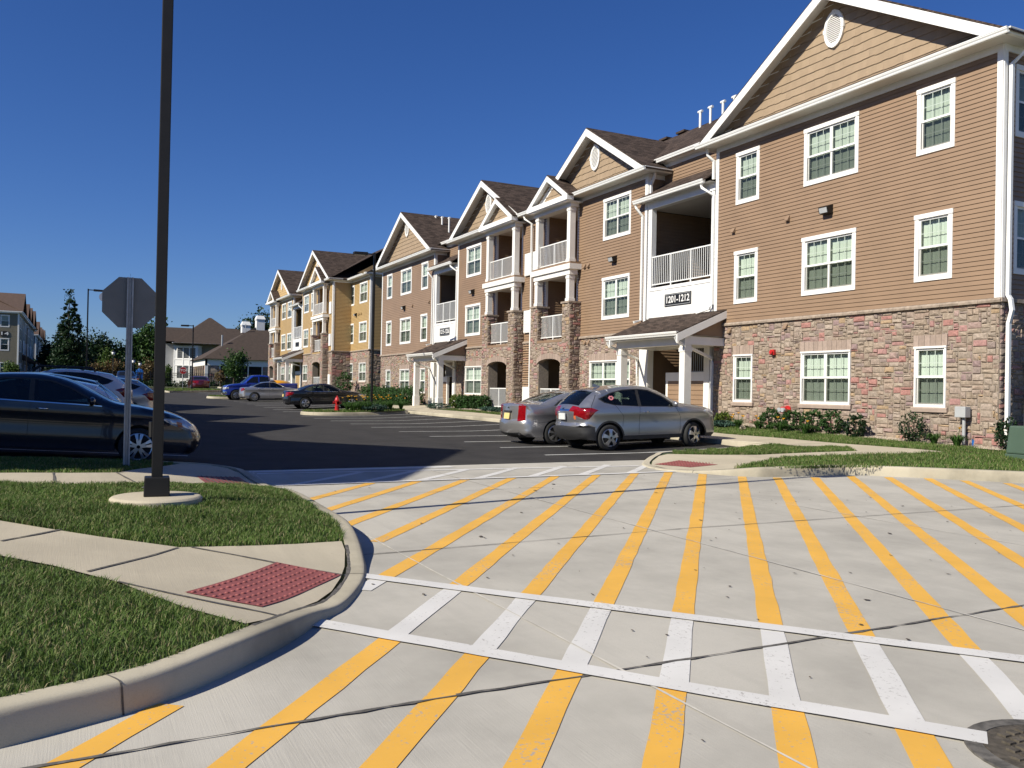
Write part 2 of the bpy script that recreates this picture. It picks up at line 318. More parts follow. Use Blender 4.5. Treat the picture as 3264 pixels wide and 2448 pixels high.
# ------------------------------------------------------------------ terrain
def T(x, y):
    x = np.asarray(x, float); y = np.asarray(y, float)
    a = np.interp(-x, [14, 20, 45, 60, 69, 92, 114, 130], [0, .04, .1, .35, .42, .95, 1.1, 1.45]); b1 = np.interp(y, [2.6, 12.5, 16.2], [0, .05, .20]); b2 = np.maximum(y - 2.6, 0) * .00505; f = np.clip((-16.2 - x) / 1.5, 0, 1); b = b1 * f + b2 * (1 - f)
    c = np.minimum(np.maximum((2.6 - y) * .055, 0), .3) * np.clip((-12 - x) / 3, 0, 1)
    return a + b + c
def rbf(C):
    C = np.array(C, float); X = C[:, :2]; n = len(X)
    k = lambda r: np.where(r > 0, r * r * np.log(r + 1e-9), 0)
    P = np.c_[np.ones(n), X]; A = np.block([[k(np.linalg.norm(X[:, None] - X[None], axis=2)) + np.eye(n) * .05, P], [P.T, np.zeros((3, 3))]])
    wv = np.linalg.solve(A, np.r_[C[:, 2], 0, 0, 0])
    def f(x, y):
        x = np.asarray(x, float); y = np.asarray(y, float); sh = x.shape; x = x.ravel(); y = y.ravel()
        r = np.hypot(x[:, None] - X[None, :, 0], y[:, None] - X[None, :, 1])
        return (k(r) @ wv[:n] + wv[n] + wv[n + 1] * x + wv[n + 2] * y).reshape(sh)
    return f
HL = rbf([(-16.2, 2.55, .14), (-15.2, 2.55, .08), (-14.2, 2.55, .03), (-12.8, 2.55, .03), (-11.5, 2.55, .14), (-9.5, 2.5, .15), (-8.1, 2.45, .15), (-7.6, 2.35, .10), (-7.1, 2.1, .03), (-6.3, 1.7, .03), (-5.8, 1.35, .05), (-5.3, .9, .13), (-4.7, .2, .15), (-4.2, -.5, .15), (-3.6, -1.5, .15),
    (-9.9, .78, .26), (-10, -1.4, .33), (-6.5, -.8, .27), (-8, .5, .2), (-12, -1, .34), (-15.3, .6, .27), (-15.3, -2, .36), (-13.6, .6, .29), (-13.5, 1.7, .15), (-6, -3, .35), (-12, -4, .4), (-6, -8, .4), (-15, -8, .42), (-3.8, -8, .16)])
HR = rbf([(-16.3, 11.5, .17), (-16.3, 13, .22), (-16.4, 15.4, .32), (-15.2, 10.75, .07), (-14.5, 10.4, .055), (-13.6, 10.3, .055), (-12.9, 10.6, .09), (-12.2, 11.1, .19), (-11.85, 13, .22), (-11, 14, .23), (-9.6, 15.1, .25), (-7, 17.2, .27),
    (-22.8, 19, .70), (-18, 19, .56), (-13.4, 19, .43), (-11, 19.5, .38), (-20, 16.8, .38), (-16.5, 16.8, .36), (-14.2, 15, .29), (-14.5, 12.5, .2), (-20, 15.5, .33), (-27, 15.5, .36), (-27, 16.8, .41), (-27, 19, .58), (-35, 19, .62), (-44, 19, .68), (-46, 17.4, .58), (-44, 16.8, .47), (-44, 15.5, .4), (-35, 16.8, .44), (-35, 15.5, .38),
    (-60, 19, .85), (-60, 16.6, .72), (-60, 15.5, .62), (-75, 19, 1.2), (-75, 15.5, .9), (-100, 19, 1.35), (-100, 15.5, 1.2), (-5, 25, .4), (-12, 26, .5), (-47, 24, .7), (-90, 24, 1.3)])
def inpoly(poly, x, y):
    c = np.zeros(x.shape, bool); n = len(poly)
    for i in range(n):
        x0, y0 = poly[i]; x1, y1 = poly[(i + 1) % n]
        c ^= ((y0 > y) != (y1 > y)) & (x < (x1 - x0) * (y - y0) / ((y1 - y0) if y1 != y0 else 1e-9) + x0)
    return c
def spline(pts, k=6, closed=False):
    P = [np.array(p, float) for p in pts]; out = []; n = len(P)
    for i in range(n if closed else n - 1):
        p0 = P[(i - 1) % n] if closed or i > 0 else P[0]; p1 = P[i]; p2 = P[(i + 1) % n]; p3 = P[(i + 2) % n] if closed or i < n - 2 else P[-1]
        for t in np.linspace(0, 1, k, endpoint=False):
            out.append(.5 * (2 * p1 + (p2 - p0) * t + (2 * p0 - 5 * p1 + 4 * p2 - p3) * t * t + (3 * p1 - p0 - 3 * p2 + p3) * t ** 3))
    if not closed: out.append(P[-1])
    return [tuple(q) for q in out]
def sheet(name, poly, h, off, m, res=.6, kind='structure', jit=0):
    b = []
    for i in range(len(poly)):
        p, q = np.array(poly[i]), np.array(poly[(i + 1) % len(poly)]); n = max(1, int(np.linalg.norm(q - p) / res))
        b += [tuple(p + (q - p) * t) for t in np.linspace(0, 1, n, endpoint=False)]
    b = np.array(b); x0, y0 = b.min(0); x1, y1 = b.max(0)
    gx, gy = np.meshgrid(np.arange(x0 + res / 2, x1, res), np.arange(y0 + res / 2, y1, res)); gx = gx.ravel() + rng.uniform(-.1, .1, gx.size) * res; gy = gy.ravel()
    k = inpoly([tuple(q) for q in b], gx, gy); pts = [Vector(q) for q in b] + [Vector((x, y)) for x, y in zip(gx[k], gy[k])]
    vs, _, fs, *_ = delaunay_2d_cdt(pts, [], [list(range(len(b)))], 1, 1e-4)
    xs = np.array([v.x for v in vs]); ys = np.array([v.y for v in vs]); zs = h(xs, ys) + off
    mb = MB(); mb.vs = list(zip(xs, ys, zs)); mb.fs = [tuple(f) for f in fs]
    o = mb.build(name, m, smooth=True)
    return tag(o, kind=kind)
def ribbon(mb, p0, p1, wd, h=T, off=.0035, step=.3, wob=.006):
    p0 = np.array(p0, float); p1 = np.array(p1, float); L = np.linalg.norm(p1 - p0); n = max(1, int(L / step)); d = (p1 - p0) / L; q = np.array([-d[1], d[0]]) * wd / 2
    b = len(mb.vs)
    for t in np.linspace(0, 1, n + 1):
        c = p0 + (p1 - p0) * t
        for s in (1, -1): e = c + q * s * (1 + random.uniform(-wob, wob) / wd * 2); mb.vs.append((e[0], e[1], float(h(e[0], e[1])) + off))
    for i in range(n): mb.fs.append((b + 2 * i, b + 2 * i + 1, b + 2 * i + 3, b + 2 * i + 2))
def kerb(name, path, htop, side=1, wd=.16, m=None, k=5, joints=True):
    """side=1: the raised ground lies to the right of the path; profile has a battered face and a rolled edge"""
    P = spline(path, k); n = len(P); mb = MB(); A = np.array(P); d = np.gradient(A, axis=0); d /= np.linalg.norm(d, axis=1)[:, None]
    q = np.c_[d[:, 1], -d[:, 0]] * side
    tz = T(A[:, 0], A[:, 1]); B = A + q * wd; hz = np.maximum(htop(B[:, 0], B[:, 1]) + .012, tz + .02); hh = hz - tz
    prof = [(0, -.25, 0), (0, 0, .0), (.012, 0, .45), (.02, 0, .82), (.03, 0, .93), (.045, 0, .985), (.08, 0, 1.), (wd, 0, 1.), (wd, -.3, 0)]
    for i in range(n):
        for (o, dz, f) in prof: mb.vs.append((A[i, 0] + q[i, 0] * o, A[i, 1] + q[i, 1] * o, tz[i] + dz + hh[i] * f))
    np_ = len(prof)
    for i in range(n - 1):
        for j in range(np_ - 1): mb.fs.append((i * np_ + j, i * np_ + j + 1, (i + 1) * np_ + j + 1, (i + 1) * np_ + j))
    o = struct(mb, name, m or M['curb'], smooth=True, sharp=50)
    jm_ = MB(); s_ = 0.; nx_ = 1.1
    for i in range(1, n - 1):
        s_ += math.hypot(A[i, 0] - A[i - 1, 0], A[i, 1] - A[i - 1, 1])
        if s_ > nx_:
            nx_ = s_ + 3.05
            for j in range(1, np_ - 2):
                R_ = []
                for (o_, dz, f) in (prof[j], prof[j + 1]):
                    for e in (-.005, .005): R_.append((A[i, 0] + q[i, 0] * (o_ - .0025) + d[i, 0] * e, A[i, 1] + q[i, 1] * (o_ - .0025) + d[i, 1] * e, tz[i] + dz + hh[i] * f + .002))
                jm_.face([R_[0], R_[1], R_[3], R_[2]])
    if jm_.vs: jm_.build('kerb_joint', M['joint'], o, org=(0, 0, 0)).location = -o.location
    return o
def blades(name, poly, h, n, hgt, wid, excl=(), off=0., lean=.5, m='blade', tuft=.0):
    a = np.array(poly); lo, hi = a.min(0), a.max(0); xs = []; ys = []; got = 0
    while got < n:
        x = rng.uniform(lo[0], hi[0], n); y = rng.uniform(lo[1], hi[1], n); k = inpoly(poly, x, y)
        for e in excl: k &= ~inpoly(e, x, y)
        xs.append(x[k]); ys.append(y[k]); got += k.sum()
    x = np.concatenate(xs)[:n]; y = np.concatenate(ys)[:n]; z = h(x, y) + off
    clump = .75 + .35 * np.sin(x * 5.1 + np.sin(y * 4.3) * 2) * np.cos(y * 6.2 + np.sin(x * 3.1))
    H = hgt * rng.uniform(.55, 1.2, n) * clump; th = rng.uniform(0, 2 * np.pi, n); ln = H * rng.uniform(.15, 1., n) * lean; ph = th + rng.uniform(-1.2, 1.2, n) + np.pi / 2; W = wid * rng.uniform(.7, 1.3, n)
    c, s = np.cos(th) * W / 2, np.sin(th) * W / 2; lx, ly = np.cos(ph) * ln, np.sin(ph) * ln
    V = np.empty((n, 5, 3)); V[:, 0] = np.c_[x - c, y - s, z - .01]; V[:, 1] = np.c_[x + c, y + s, z - .01]
    V[:, 2] = np.c_[x + c * .8 + lx * .35, y + s * .8 + ly * .35, z + H * .6]; V[:, 3] = np.c_[x - c * .8 + lx * .35, y - s * .8 + ly * .35, z + H * .6]; V[:, 4] = np.c_[x + lx, y + ly, z + H]
    i0 = np.arange(n) * 5; me = bpy.data.meshes.new(name); me.vertices.add(n * 5); me.vertices.foreach_set('co', V.ravel())
    lv = np.empty((n, 7), int); lv[:, :4] = i0[:, None] + [0, 1, 2, 3]; lv[:, 4:] = i0[:, None] + [3, 2, 4]
    me.loops.add(n * 7); me.loops.foreach_set('vertex_index', lv.ravel()); me.polygons.add(n * 2)
    st = np.empty((n, 2), int); st[:, 0] = np.arange(n) * 7; st[:, 1] = st[:, 0] + 4; me.polygons.foreach_set('loop_start', st.ravel())
    me.update(calc_edges=True); me.validate(); me.materials.append(M[m])
    o = bpy.data.objects.new(name, me); col.objects.link(o)
    return tag(o, kind='stuff')

# far ground reaching the horizon
gx = np.r_[np.arange(-900, -200, 50), np.arange(-200, 30, 5), np.arange(30, 501, 50)]; gy = np.r_[np.arange(-600, -60, 45), np.arange(-60, 80, 5), np.arange(80, 701, 45)]
X, Y = np.meshgrid(gx, gy); Z = T(X, Y) - .14; Z = np.where((Y > 30) | (Y < -20), Z - .05, Z)
mb = MB(); mb.vs = list(zip(X.ravel(), Y.ravel(), Z.ravel())); nx = len(gx)
mb.fs = [(j * nx + i, j * nx + i + 1, (j + 1) * nx + i + 1, (j + 1) * nx + i) for j in range(len(gy) - 1) for i in range(nx - 1)]
tag(mb.build('ground', M['earth'], smooth=True), kind='structure')
# carriageways
LOT = [(-15.8, -3.5), (-15.8, 10.9), (-16.25, 12), (-16.3, 15.5), (-112, 15.5), (-113.5, 13), (-114, 9), (-114, -3.5)]
sheet('parking_lot', LOT, T, 0, M['asphalt'], 1.1)
sheet('concrete_pavement', [(-15.8, -2), (-15.8, 12), (-12.5, 16), (-8, 19), (-2, 24), (14, 30), (14, -14), (-3.6, -14), (-3.6, -2)], T, 0, M['conc'], .8)
# islands
CK_L = [(-15.45, -6), (-15.45, -2), (-15.45, .6), (-15.72, 1.3), (-15.75, 2.0), (-15.4, 2.48), (-14.8, 2.6), (-12, 2.61), (-9.3, 2.55), (-8.3, 2.46), (-7.3, 2.27), (-6.55, 2.04), (-5.83, 1.69), (-5.52, 1.43), (-5.11, 1.13), (-4.7, .74), (-4.39, .38), (-4.2, -.03), (-4.05, -.45), (-3.9, -1.2), (-3.85, -3), (-3.85, -12)]
kerb('kerb', CK_L, HL, 1)
CK_R = [(-16.3, 15.5), (-16.28, 12.3), (-15.9, 11.5), (-15.2, 10.75), (-14.5, 10.3), (-13.7, 10.15), (-12.9, 10.45), (-12.2, 10.95), (-11.95, 11.6), (-11.85, 13), (-11.1, 13.85), (-9.65, 15.0), (-7.5, 16.6), (-4, 19)]
kerb('kerb', CK_R, HR, -1)
kerb('kerb', [(-16.3, 15.5), (-20, 15.5), (-25, 15.5), (-30, 15.5), (-36, 15.5), (-42, 15.5), (-50, 15.5), (-60, 15.5), (-75, 15.5), (-112, 15.5)], HR, 1, k=3)
def inner(path, o, side):
    A = np.array(spline(path, 4)); d = np.gradient(A, axis=0); d /= np.linalg.norm(d, axis=1)[:, None]; return [tuple(q) for q in A + np.c_[d[:, 1], -d[:, 0]] * side * o]
IL = inner(CK_L, .15, 1); IL_poly = IL + [(-15.2, -12)]
IR = inner(CK_R, .15, -1); IR_poly = IR + [(-4, 26), (-11, 26), (-12.8, 20), (-12.8, 19.05), (-22.9, 19.05), (-22.9, 15.6)]
sheet('lawn_soil', IL_poly, HL, -.012, M['soil'], .45)
sheet('lawn_soil', IR_poly, HR, -.012, M['soil'], .45)
sheet('lawn_soil', [(-22.9, 15.6), (-22.9, 19.9), (-112, 19.9), (-112, 15.6)], HR, -.014, M['soil'], 1.0)
W1 = [(-10.2, -10), (-10, -4), (-9.7, -2.2), (-9.3, -1.3), (-8.76, -.57), (-8.43, -.26), (-8.02, .19), (-7.61, .78), (-7.66, 1.34), (-7.71, 2.17), (-7.45, 2.13), (-7.0, 2.0), (-6.62, 1.86), (-6.2, 1.68), (-5.9, 1.5), (-5.55, 1.24), (-5.3, 1.06), (-5.17, .9), (-5.61, .61), (-6.34, .28), (-6.86, -.12), (-7.2, -.47), (-7.7, -1.3), (-8.1, -2.5), (-8.3, -5), (-8.3, -10)]
W2 = [(-11.45, -10), (-11.45, -1), (-11.5, .3), (-11.9, 1.3), (-12.3, 2.0), (-12.6, 2.44), (-14.8, 2.43), (-15.3, 2.3), (-15.55, 2.0), (-15.5, 1.6), (-15.2, 1.45), (-14.2, 1.0), (-13.0, .54), (-12.75, -.06), (-12.7, -1), (-12.7, -10)]
sheet('sidewalk', W1, HL, .006, M['walk'], .35); sheet('sidewalk', W2, HL, .006, M['walk'], .35)
W3 = [(-41.8, 15.66), (-16.4, 15.66), (-15.4, 15.5), (-15.13, 16.0), (-14.7, 16.3), (-14.03, 15.8), (-14.25, 14.73), (-14.45, 13.23), (-15.09, 12.48), (-15.8, 11.85), (-15.65, 11.5), (-15.1, 10.93), (-14.5, 10.47), (-13.7, 10.32), (-13.0, 10.6), (-12.6, 10.95), (-13.2, 12.1), (-13.8, 13.4), (-13.55, 14.5), (-13.25, 15.7), (-13.05, 16.5), (-12.9, 17.3), (-13.76, 17.25), (-15.4, 17.05), (-16.9, 17.05), (-20.4, 16.95), (-22.4, 16.95), (-22.3, 19.8), (-26.6, 19.8), (-26.6, 16.95), (-41.8, 16.95)]
sheet('sidewalk', W3, HR, .006, M['walk'], .5)
W4 = [(-72, 15.66), (-41.8, 15.66), (-41.8, 16.95), (-43.2, 16.95), (-43.2, 19.8), (-47.7, 19.8), (-47.7, 16.95), (-72, 16.95)]
sheet('sidewalk', W4, HR, .006, M['walk'], .8)
mb = MB()                                            # scored and open joints of the sidewalks
for a, b in (((-6.65, .09), (-7.58, .77)), ((-7.76, -.5), (-8.4, -.02)), ((-6.34, .27), (-5.3, 1.2)), ((-7.6, .87), (-6.72, 1.9)), ((-8.0, -2.4), (-9.8, -2.0))): ribbon(mb, a, b, .028, HL, .012, .2)
for a, b in (((-11.5, -.2), (-12.72, -.25)), ((-11.6, .7), (-13.0, .5))): ribbon(mb, a, b, .03, HL, .012, .2)
A = IL
for i in range(len(A) - 1):
    if -7.75 < A[i][0] < -5.2 or (-15.6 < A[i][0] < -12.3 and A[i][1] > 1.4): ribbon(mb, A[i], A[i + 1], .022, HL, .016, .2)
for x in np.arange(-40.5, -16, 1.53): ribbon(mb, (x, 15.68), (x, 16.93), .012, HR, .011, .3)
struct(mb, 'sidewalk_joint', M['joint'])
# tactile pads
def pad(poly, h, dome, lab):
    t = sheet('tactile_pad', poly, h, .012, M['pad'], .3, kind=None); tag(t, lab, 'tactile pad', 'red tactile pads at the ramps')
    mb = MB(); a, b, c, d = [np.array(q) for q in poly]
    if dome:
        nu, nv = int(np.linalg.norm(b - a) / .078), int(np.linalg.norm(d - a) / .078)
        for i in range(nu):
            for j in range(nv):
                q = a + (b - a) * (i + .5) / nu + (d - a) * (j + .5) / nv; z = float(h(q[0], q[1])) + .013
                mb.lathe([(.017, 0), (.014, .005), (.008, .0075), (.001, .008)], (q[0], q[1], z), 8)
        mb.build('truncated_domes', M['pad'], t, smooth=True)
    else:
        for i in range(1, 9): ribbon(mb, a + (b - a) * i / 9, d + (c - d) * i / 9, .02, h, .02, .3)
        mb.build('groove', M['joint'], t)
pad([(-6.04, .66), (-7.11, 1.47), (-6.71, 1.89), (-5.64, 1.08)], HL, True, 'red domed tactile pad on the near kerb ramp beside the foreground grass')
pad([(-13.5, 1.6), (-14.2, 2.32), (-13.0, 2.32), (-12.3, 1.58)], HL, False, 'red tactile pad at the ramp behind the tall lamp post')
pad([(-14.58, 10.6), (-14.75, 11.35), (-13.5, 11.35), (-13.6, 10.75)], HR, True, 'red tactile pad at the ramp in front of the silver crossover')
# painted markings
dv = np.array([.773, -.634]); nv = np.array([.634, .773])
near = dict(zip(range(-5, 14), [-5.9, -5.18, -4.5, -3.82, -3.12, -2.49, -1.85, -1.26, -.70, -.14, .43, .98, 1.56, 2.12, 2.7, 3.28, 3.85, 4.43, 5.0]))
far = dict(zip(range(-5, 14), [-5.9, -5.2, -4.63, -3.96, -3.29, -2.62, -1.95, -1.3, -.70, -.07, .63, 1.25, 1.92, 2.59, 3.25, 3.93, 4.5, 5.15, 5.8]))
def spt(k, t):
    f = (t + 6.19) / (-16.7 + 6.19); o = near[k] + (far[k] - near[k]) * f; return dv * t + nv * o
def t_at(k, fn):
    ts = np.linspace(-22, 2, 1200)
    for a, b in zip(ts[:-1], ts[1:]):
        if fn(spt(k, a)) * fn(spt(k, b)) <= 0: return (a + b) / 2
    return None
up = lambda q: (q[1] - 2.12) - (q[0] + 6.68) * (4.91 - 2.12) / (6.68 - 3.14); lo = lambda q: (q[1] - 1.41) - (q[0] + 5.46) * (3.62 - 1.41) / (5.46 - 2.48)
tops = {4: (-12.86, 10.42), 5: (-12.25, 10.8), 6: (-11.86, 11.34), 7: (-11.7, 12.0), 8: (-11.68, 12.9), 9: (-11.3, 13.4), 10: (-10.9, 13.95), 11: (-10.3, 14.35), 12: (-9.7, 14.75), 13: (-9, 15.2)}
ym = MB(); wm = MB()
for k in range(-4, 14):
    t0 = t_at(k, lambda q: q[0] + 13.33) if k <= 3 else float(dv @ np.array(tops[k]))
    tu = t_at(k, up); tl = t_at(k, lo)
    if k < 0: ribbon(ym, spt(k, t0), spt(k, t_at(k, lambda q: q[1] - 2.66)), .15); continue
    if k == 0:
        ribbon(ym, spt(k, t0), spt(k, t_at(k, up)), .15); ribbon(wm, spt(k, tu - .02), spt(k, tu + .42), .15, off=.0045); ribbon(ym, (-4.36, .42), (-3.2, -.53), .15); continue
    ribbon(ym, spt(k, t0), spt(k, tu), .15); ribbon(wm, spt(k, tu - .02), spt(k, tl + .02), .15, off=.0045); ribbon(ym, spt(k, tl), spt(k, tl + 5.5), .15)
ribbon(wm, (-6.84, 1.99), (-3.14, 4.91), .15, off=.012); ribbon(wm, (-3.14, 4.91), (1.5, 8.5), .15, off=.006)
ribbon(wm, (-5.52, 1.37), (-2.48, 3.62), .15, off=.012); ribbon(wm, (-2.48, 3.62), (1.5, 6.6), .15, off=.006)
ribbon(wm, (-13.37, 2.72), (-13.37, 10.2), .15, off=.012); ribbon(wm, (-15.25, 2.72), (-14.62, 10.25), .15, off=.006)
for y in np.arange(2.95, 10, 1.04): ribbon(wm, (-13.4, y), (-15.0, y + 1.6), .15, off=.0045)
ribbon(wm, (-15.62, 2.72), (-15.5, 6.5), .3, off=.006)
struct(ym, 'yellow_hatch_marking', M['yellow']); struct(wm, 'white_crossing_marking', M['white_paint'])
jm = MB(); ribbon(jm, (-3.6, -6), (-3.93, 1.7), .02, off=.0075, wob=.009, step=.12); ribbon(jm, (-3.93, 1.7), (-3.97, 6.2), .022, off=.0075, wob=.01, step=.12); ribbon(jm, (-3.97, 6.2), (-4.1, 15), .02, off=.0075, wob=.008, step=.15)
ribbon(jm, (-7.6, 2.35), (-7.75, 6), .014, off=.0075, wob=.006); ribbon(jm, (-7.75, 6), (-7.6, 16), .014, off=.0075, wob=.006); ribbon(jm, (-11.83, 2.65), (-11.9, 10.6), .012, off=.0075, wob=.005)
ribbon(jm, (-14.2, 10.1), (-12.2, 10.6), .012, off=.0075, wob=.005)
struct(jm, 'pavement_joint', M['joint'])
jm = MB(); ribbon(jm, (-15.6, 2.76), (-14, 2.68), .022, off=.0082, wob=.006); ribbon(jm, (-14, 2.68), (2, 2.66), .014, off=.0082, wob=.006)
ribbon(jm, (-15.4, 5.88), (-2, 5.48), .016, off=.0082, wob=.006); ribbon(jm, (-15.4, 8.9), (-2, 8.6), .012, off=.0082, wob=.006)
struct(jm, 'saw_cut', M['sawcut'])
lm = MB()
for i, x in enumerate((-17.5, -19.85, -22.15, -24.8, -27.6, -30.65, -33.4, -36.3, -39.2, -41.9)): ribbon(lm, (x, 9.65), (x, 15.35), .1, off=.006, step=.5)
for x in np.arange(-47.5, -70, -2.75): ribbon(lm, (x, 10), (x, 15.35), .1, off=.009, step=.6)
for x in np.arange(-16.0, -60, -2.75): ribbon(lm, (x, 2.05), (x, -3.4), .1, off=.009, step=.6)
for x in np.arange(-76, -110, -2.75): ribbon(lm, (x, 10), (x, 15.35), .1, off=.014, step=1.5)
struct(lm, 'parking_line', M['line'])
db = MB()
for _ in range(150):                                 # crumbs of bark, leaf and grit on the slabs
    x, y = random.uniform(-13, -1.5), random.uniform(2.0, 11); s = random.uniform(.006, .02) * (1 + .06 * abs(x)); z = float(T(x, y)) + .007; a = random.uniform(0, 6.28)
    if random.random() < .2: s *= 1.8
    db.face([(x + s * k * math.cos(a + t), y + s * k * .6 * math.sin(a + t), z + random.uniform(0, .006)) for t, k in ((0, 1), (1.3, .7), (2.6, 1.1), (3.9, .6), (5.1, .9))])
tag(db.build('debris', M['bark0']), kind='stuff')
# manhole
mh = thing('manhole_cover', 'round cast iron manhole cover in the concrete at the right foreground', 'manhole cover', (-2.22, 3.78, 0))
mb = MB(); mb.lathe([(.4, -.05), (.4, .014), (.33, .016), (.33, .004), (.05, .004)], (-2.22, 3.78, 0), 40); mb.build('frame', M['joint'], mh)
mb = MB(); mb.lathe([(.325, -.02), (.325, .012), (.001, .0125)], (-2.22, 3.78, .003), 40)
for i in range(-4, 5):
    for j in range(-4, 5):
        if math.hypot(i, j) < 4.2: mb.box(-2.22 + i * .062 - .02, -2.22 + i * .062 + .02, -3.78 + j * .062 - .02, -3.78 + j * .062 + .02, .0, .024)
mb.build('cover', M['cast_iron'], mh)
# grass
GL1 = [q for q in IL if q[0] > -5.2 and -4 < q[1] < .95] + [(-3.95, -4), (-7.9, -4)] + [(-8.0, -2.5), (-7.6, -1.3), (-7.15, -.5), (-6.8, -.14), (-6.3, .26), (-5.6, .58), (-5.2, .85)]
GL2 = [q for q in IL if -12.6 < q[0] < -7.75 and q[1] > 2] + W1[9:0:-1] + [(-10, -4), (-11.5, -4)] + W2[2:6]
sel = [q for q in GL2]
GL3 = [(-15.25, -3), (-15.25, .7), (-15.5, 1.45)] + W2[10:14][::-1][::-1] + [(-12.75, -1), (-12.75, -3)]
blades('grass', GL1, HL, 90000, .055, .0055, lean=1.5); blades('grass', GL2, HL, 95000, .06, .0065, lean=1.1)
blades('grass', GL3, HL, 24000, .06, .009, lean=1.)
SG = [(-16.1, 12.2), (-16.12, 15.4), (-15.4, 15.4), (-15.13, 15.95), (-14.7, 16.25), (-14.07, 15.8), (-14.3, 14.73), (-14.5, 13.25), (-15.12, 12.53), (-15.75, 12.0)]
blades('grass', SG, HR, 18000, .075, .011, lean=.9)
GB = W3[15:22] + [(-12.6, 18.4), (-12.4, 24), (-4, 24)] + IR[::-1][0:28]
GB = [(-12.75, 11.1), (-13.25, 12.1), (-13.85, 13.4), (-13.6, 14.5), (-13.3, 15.7), (-13.1, 16.5), (-12.9, 17.35), (-13.3, 18.4), (-12.4, 18.4), (-12.4, 22), (-5, 22), (-6.5, 17.6), (-9.8, 15.2), (-11.2, 14.1), (-11.6, 13.1), (-11.66, 11.8), (-12.1, 11.3), (-12.6, 10.98)]
blades('grass', GB, HR, 56000, .075, .011, lean=.9)
blades('grass', [(-22.2, 16.98), (-16.9, 17.1), (-15.4, 17.1), (-13.0, 17.4), (-13.0, 18.5), (-22.2, 18.35)], HR, 24000, .075, .012)
blades('grass', [(-41.5, 17.0), (-27.2, 17.0), (-27.2, 17.5), (-41.5, 17.5)], HR, 14000, .08, .016)
# ------------------------------------------------------------------ building kit (frame: u along the wall, w outward, z up)
FAC = lambda Y: dict(O=(0, Y, 0), ang=0.)            # wall facing -Y, u = x
def inh(holes, u, z): return any(h[0] < u < h[1] and h[2] < z < h[3] for h in holes)
def cuts(u0, u1, z, holes):
    seg = [(u0, u1)]
    for h in holes:
        if h[2] < z < h[3]:
            ns = []
            for a, b in seg:
                if h[1] <= a or h[0] >= b: ns.append((a, b)); continue
                if h[0] > a: ns.append((a, h[0]))
                if h[1] < b: ns.append((h[1], b))
            seg = ns
    return seg
def siding(mb, u0, u1, z0, z1, holes=(), ex=.114, dp=.02, tri=None, shake=False):
    n = max(1, round((z1 - z0) / ex)); ex = (z1 - z0) / n
    for k in range(n):
        zb, zt = z0 + k * ex, z0 + (k + 1) * ex; a, b = u0, u1
        if tri:                                         # gable: (uL, uR, zbase, uc, zapex)
            f = max(0, (zb - tri[2]) / (tri[4] - tri[2])); g = min(1, max(0, (zt + .02 - tri[2]) / (tri[4] - tri[2]))); a = max(a, tri[0] + (tri[3] - tri[0]) * f); b = min(b, tri[1] + (tri[3] - tri[1]) * f); a2 = tri[0] + (tri[3] - tri[0]) * g; b2 = tri[1] + (tri[3] - tri[1]) * g
            if b - a < .03: continue
        for s, e in cuts(a, b, (zb + zt) / 2, holes):
            if shake:
                x = s
                while x < e - .001:
                    x2 = min(e, x + random.uniform(.12, .3)); j = random.uniform(-.018, .008); d2 = dp + random.uniform(0, .005)
                    c0, c1 = (x, x2) if not tri else (min(max(x, a2), b2), min(max(x2, a2), b2)); mb.quad((x, d2, zb + j), (x2, d2, zb + j), (c1, 0, zt + .02), (c0, 0, zt + .02)); mb.quad((x, 0, zb + j), (x2, 0, zb + j), (x2, d2, zb + j), (x, d2, zb + j)); x = x2
            else:
                mb.quad((s, dp, zb), (e, dp, zb), (e, .0, zt), (s, .0, zt)); mb.quad((s, -.002, zb), (e, -.002, zb), (e, dp, zb), (s, dp, zb))
def panel(mb, u0, u1, z0, z1, w, holes=()):             # flat sheet with rectangular holes
    us = sorted({u0, u1, *[min(max(x, u0), u1) for h in holes for x in h[:2]]}); zs = sorted({z0, z1, *[min(max(x, z0), z1) for h in holes for x in h[2:]]})
    for a, b in zip(us[:-1], us[1:]):
        for c, d in zip(zs[:-1], zs[1:]):
            if not inh(holes, (a + b) / 2, (c + d) / 2): mb.quad((a, w, c), (b, w, c), (b, w, d), (a, w, d))
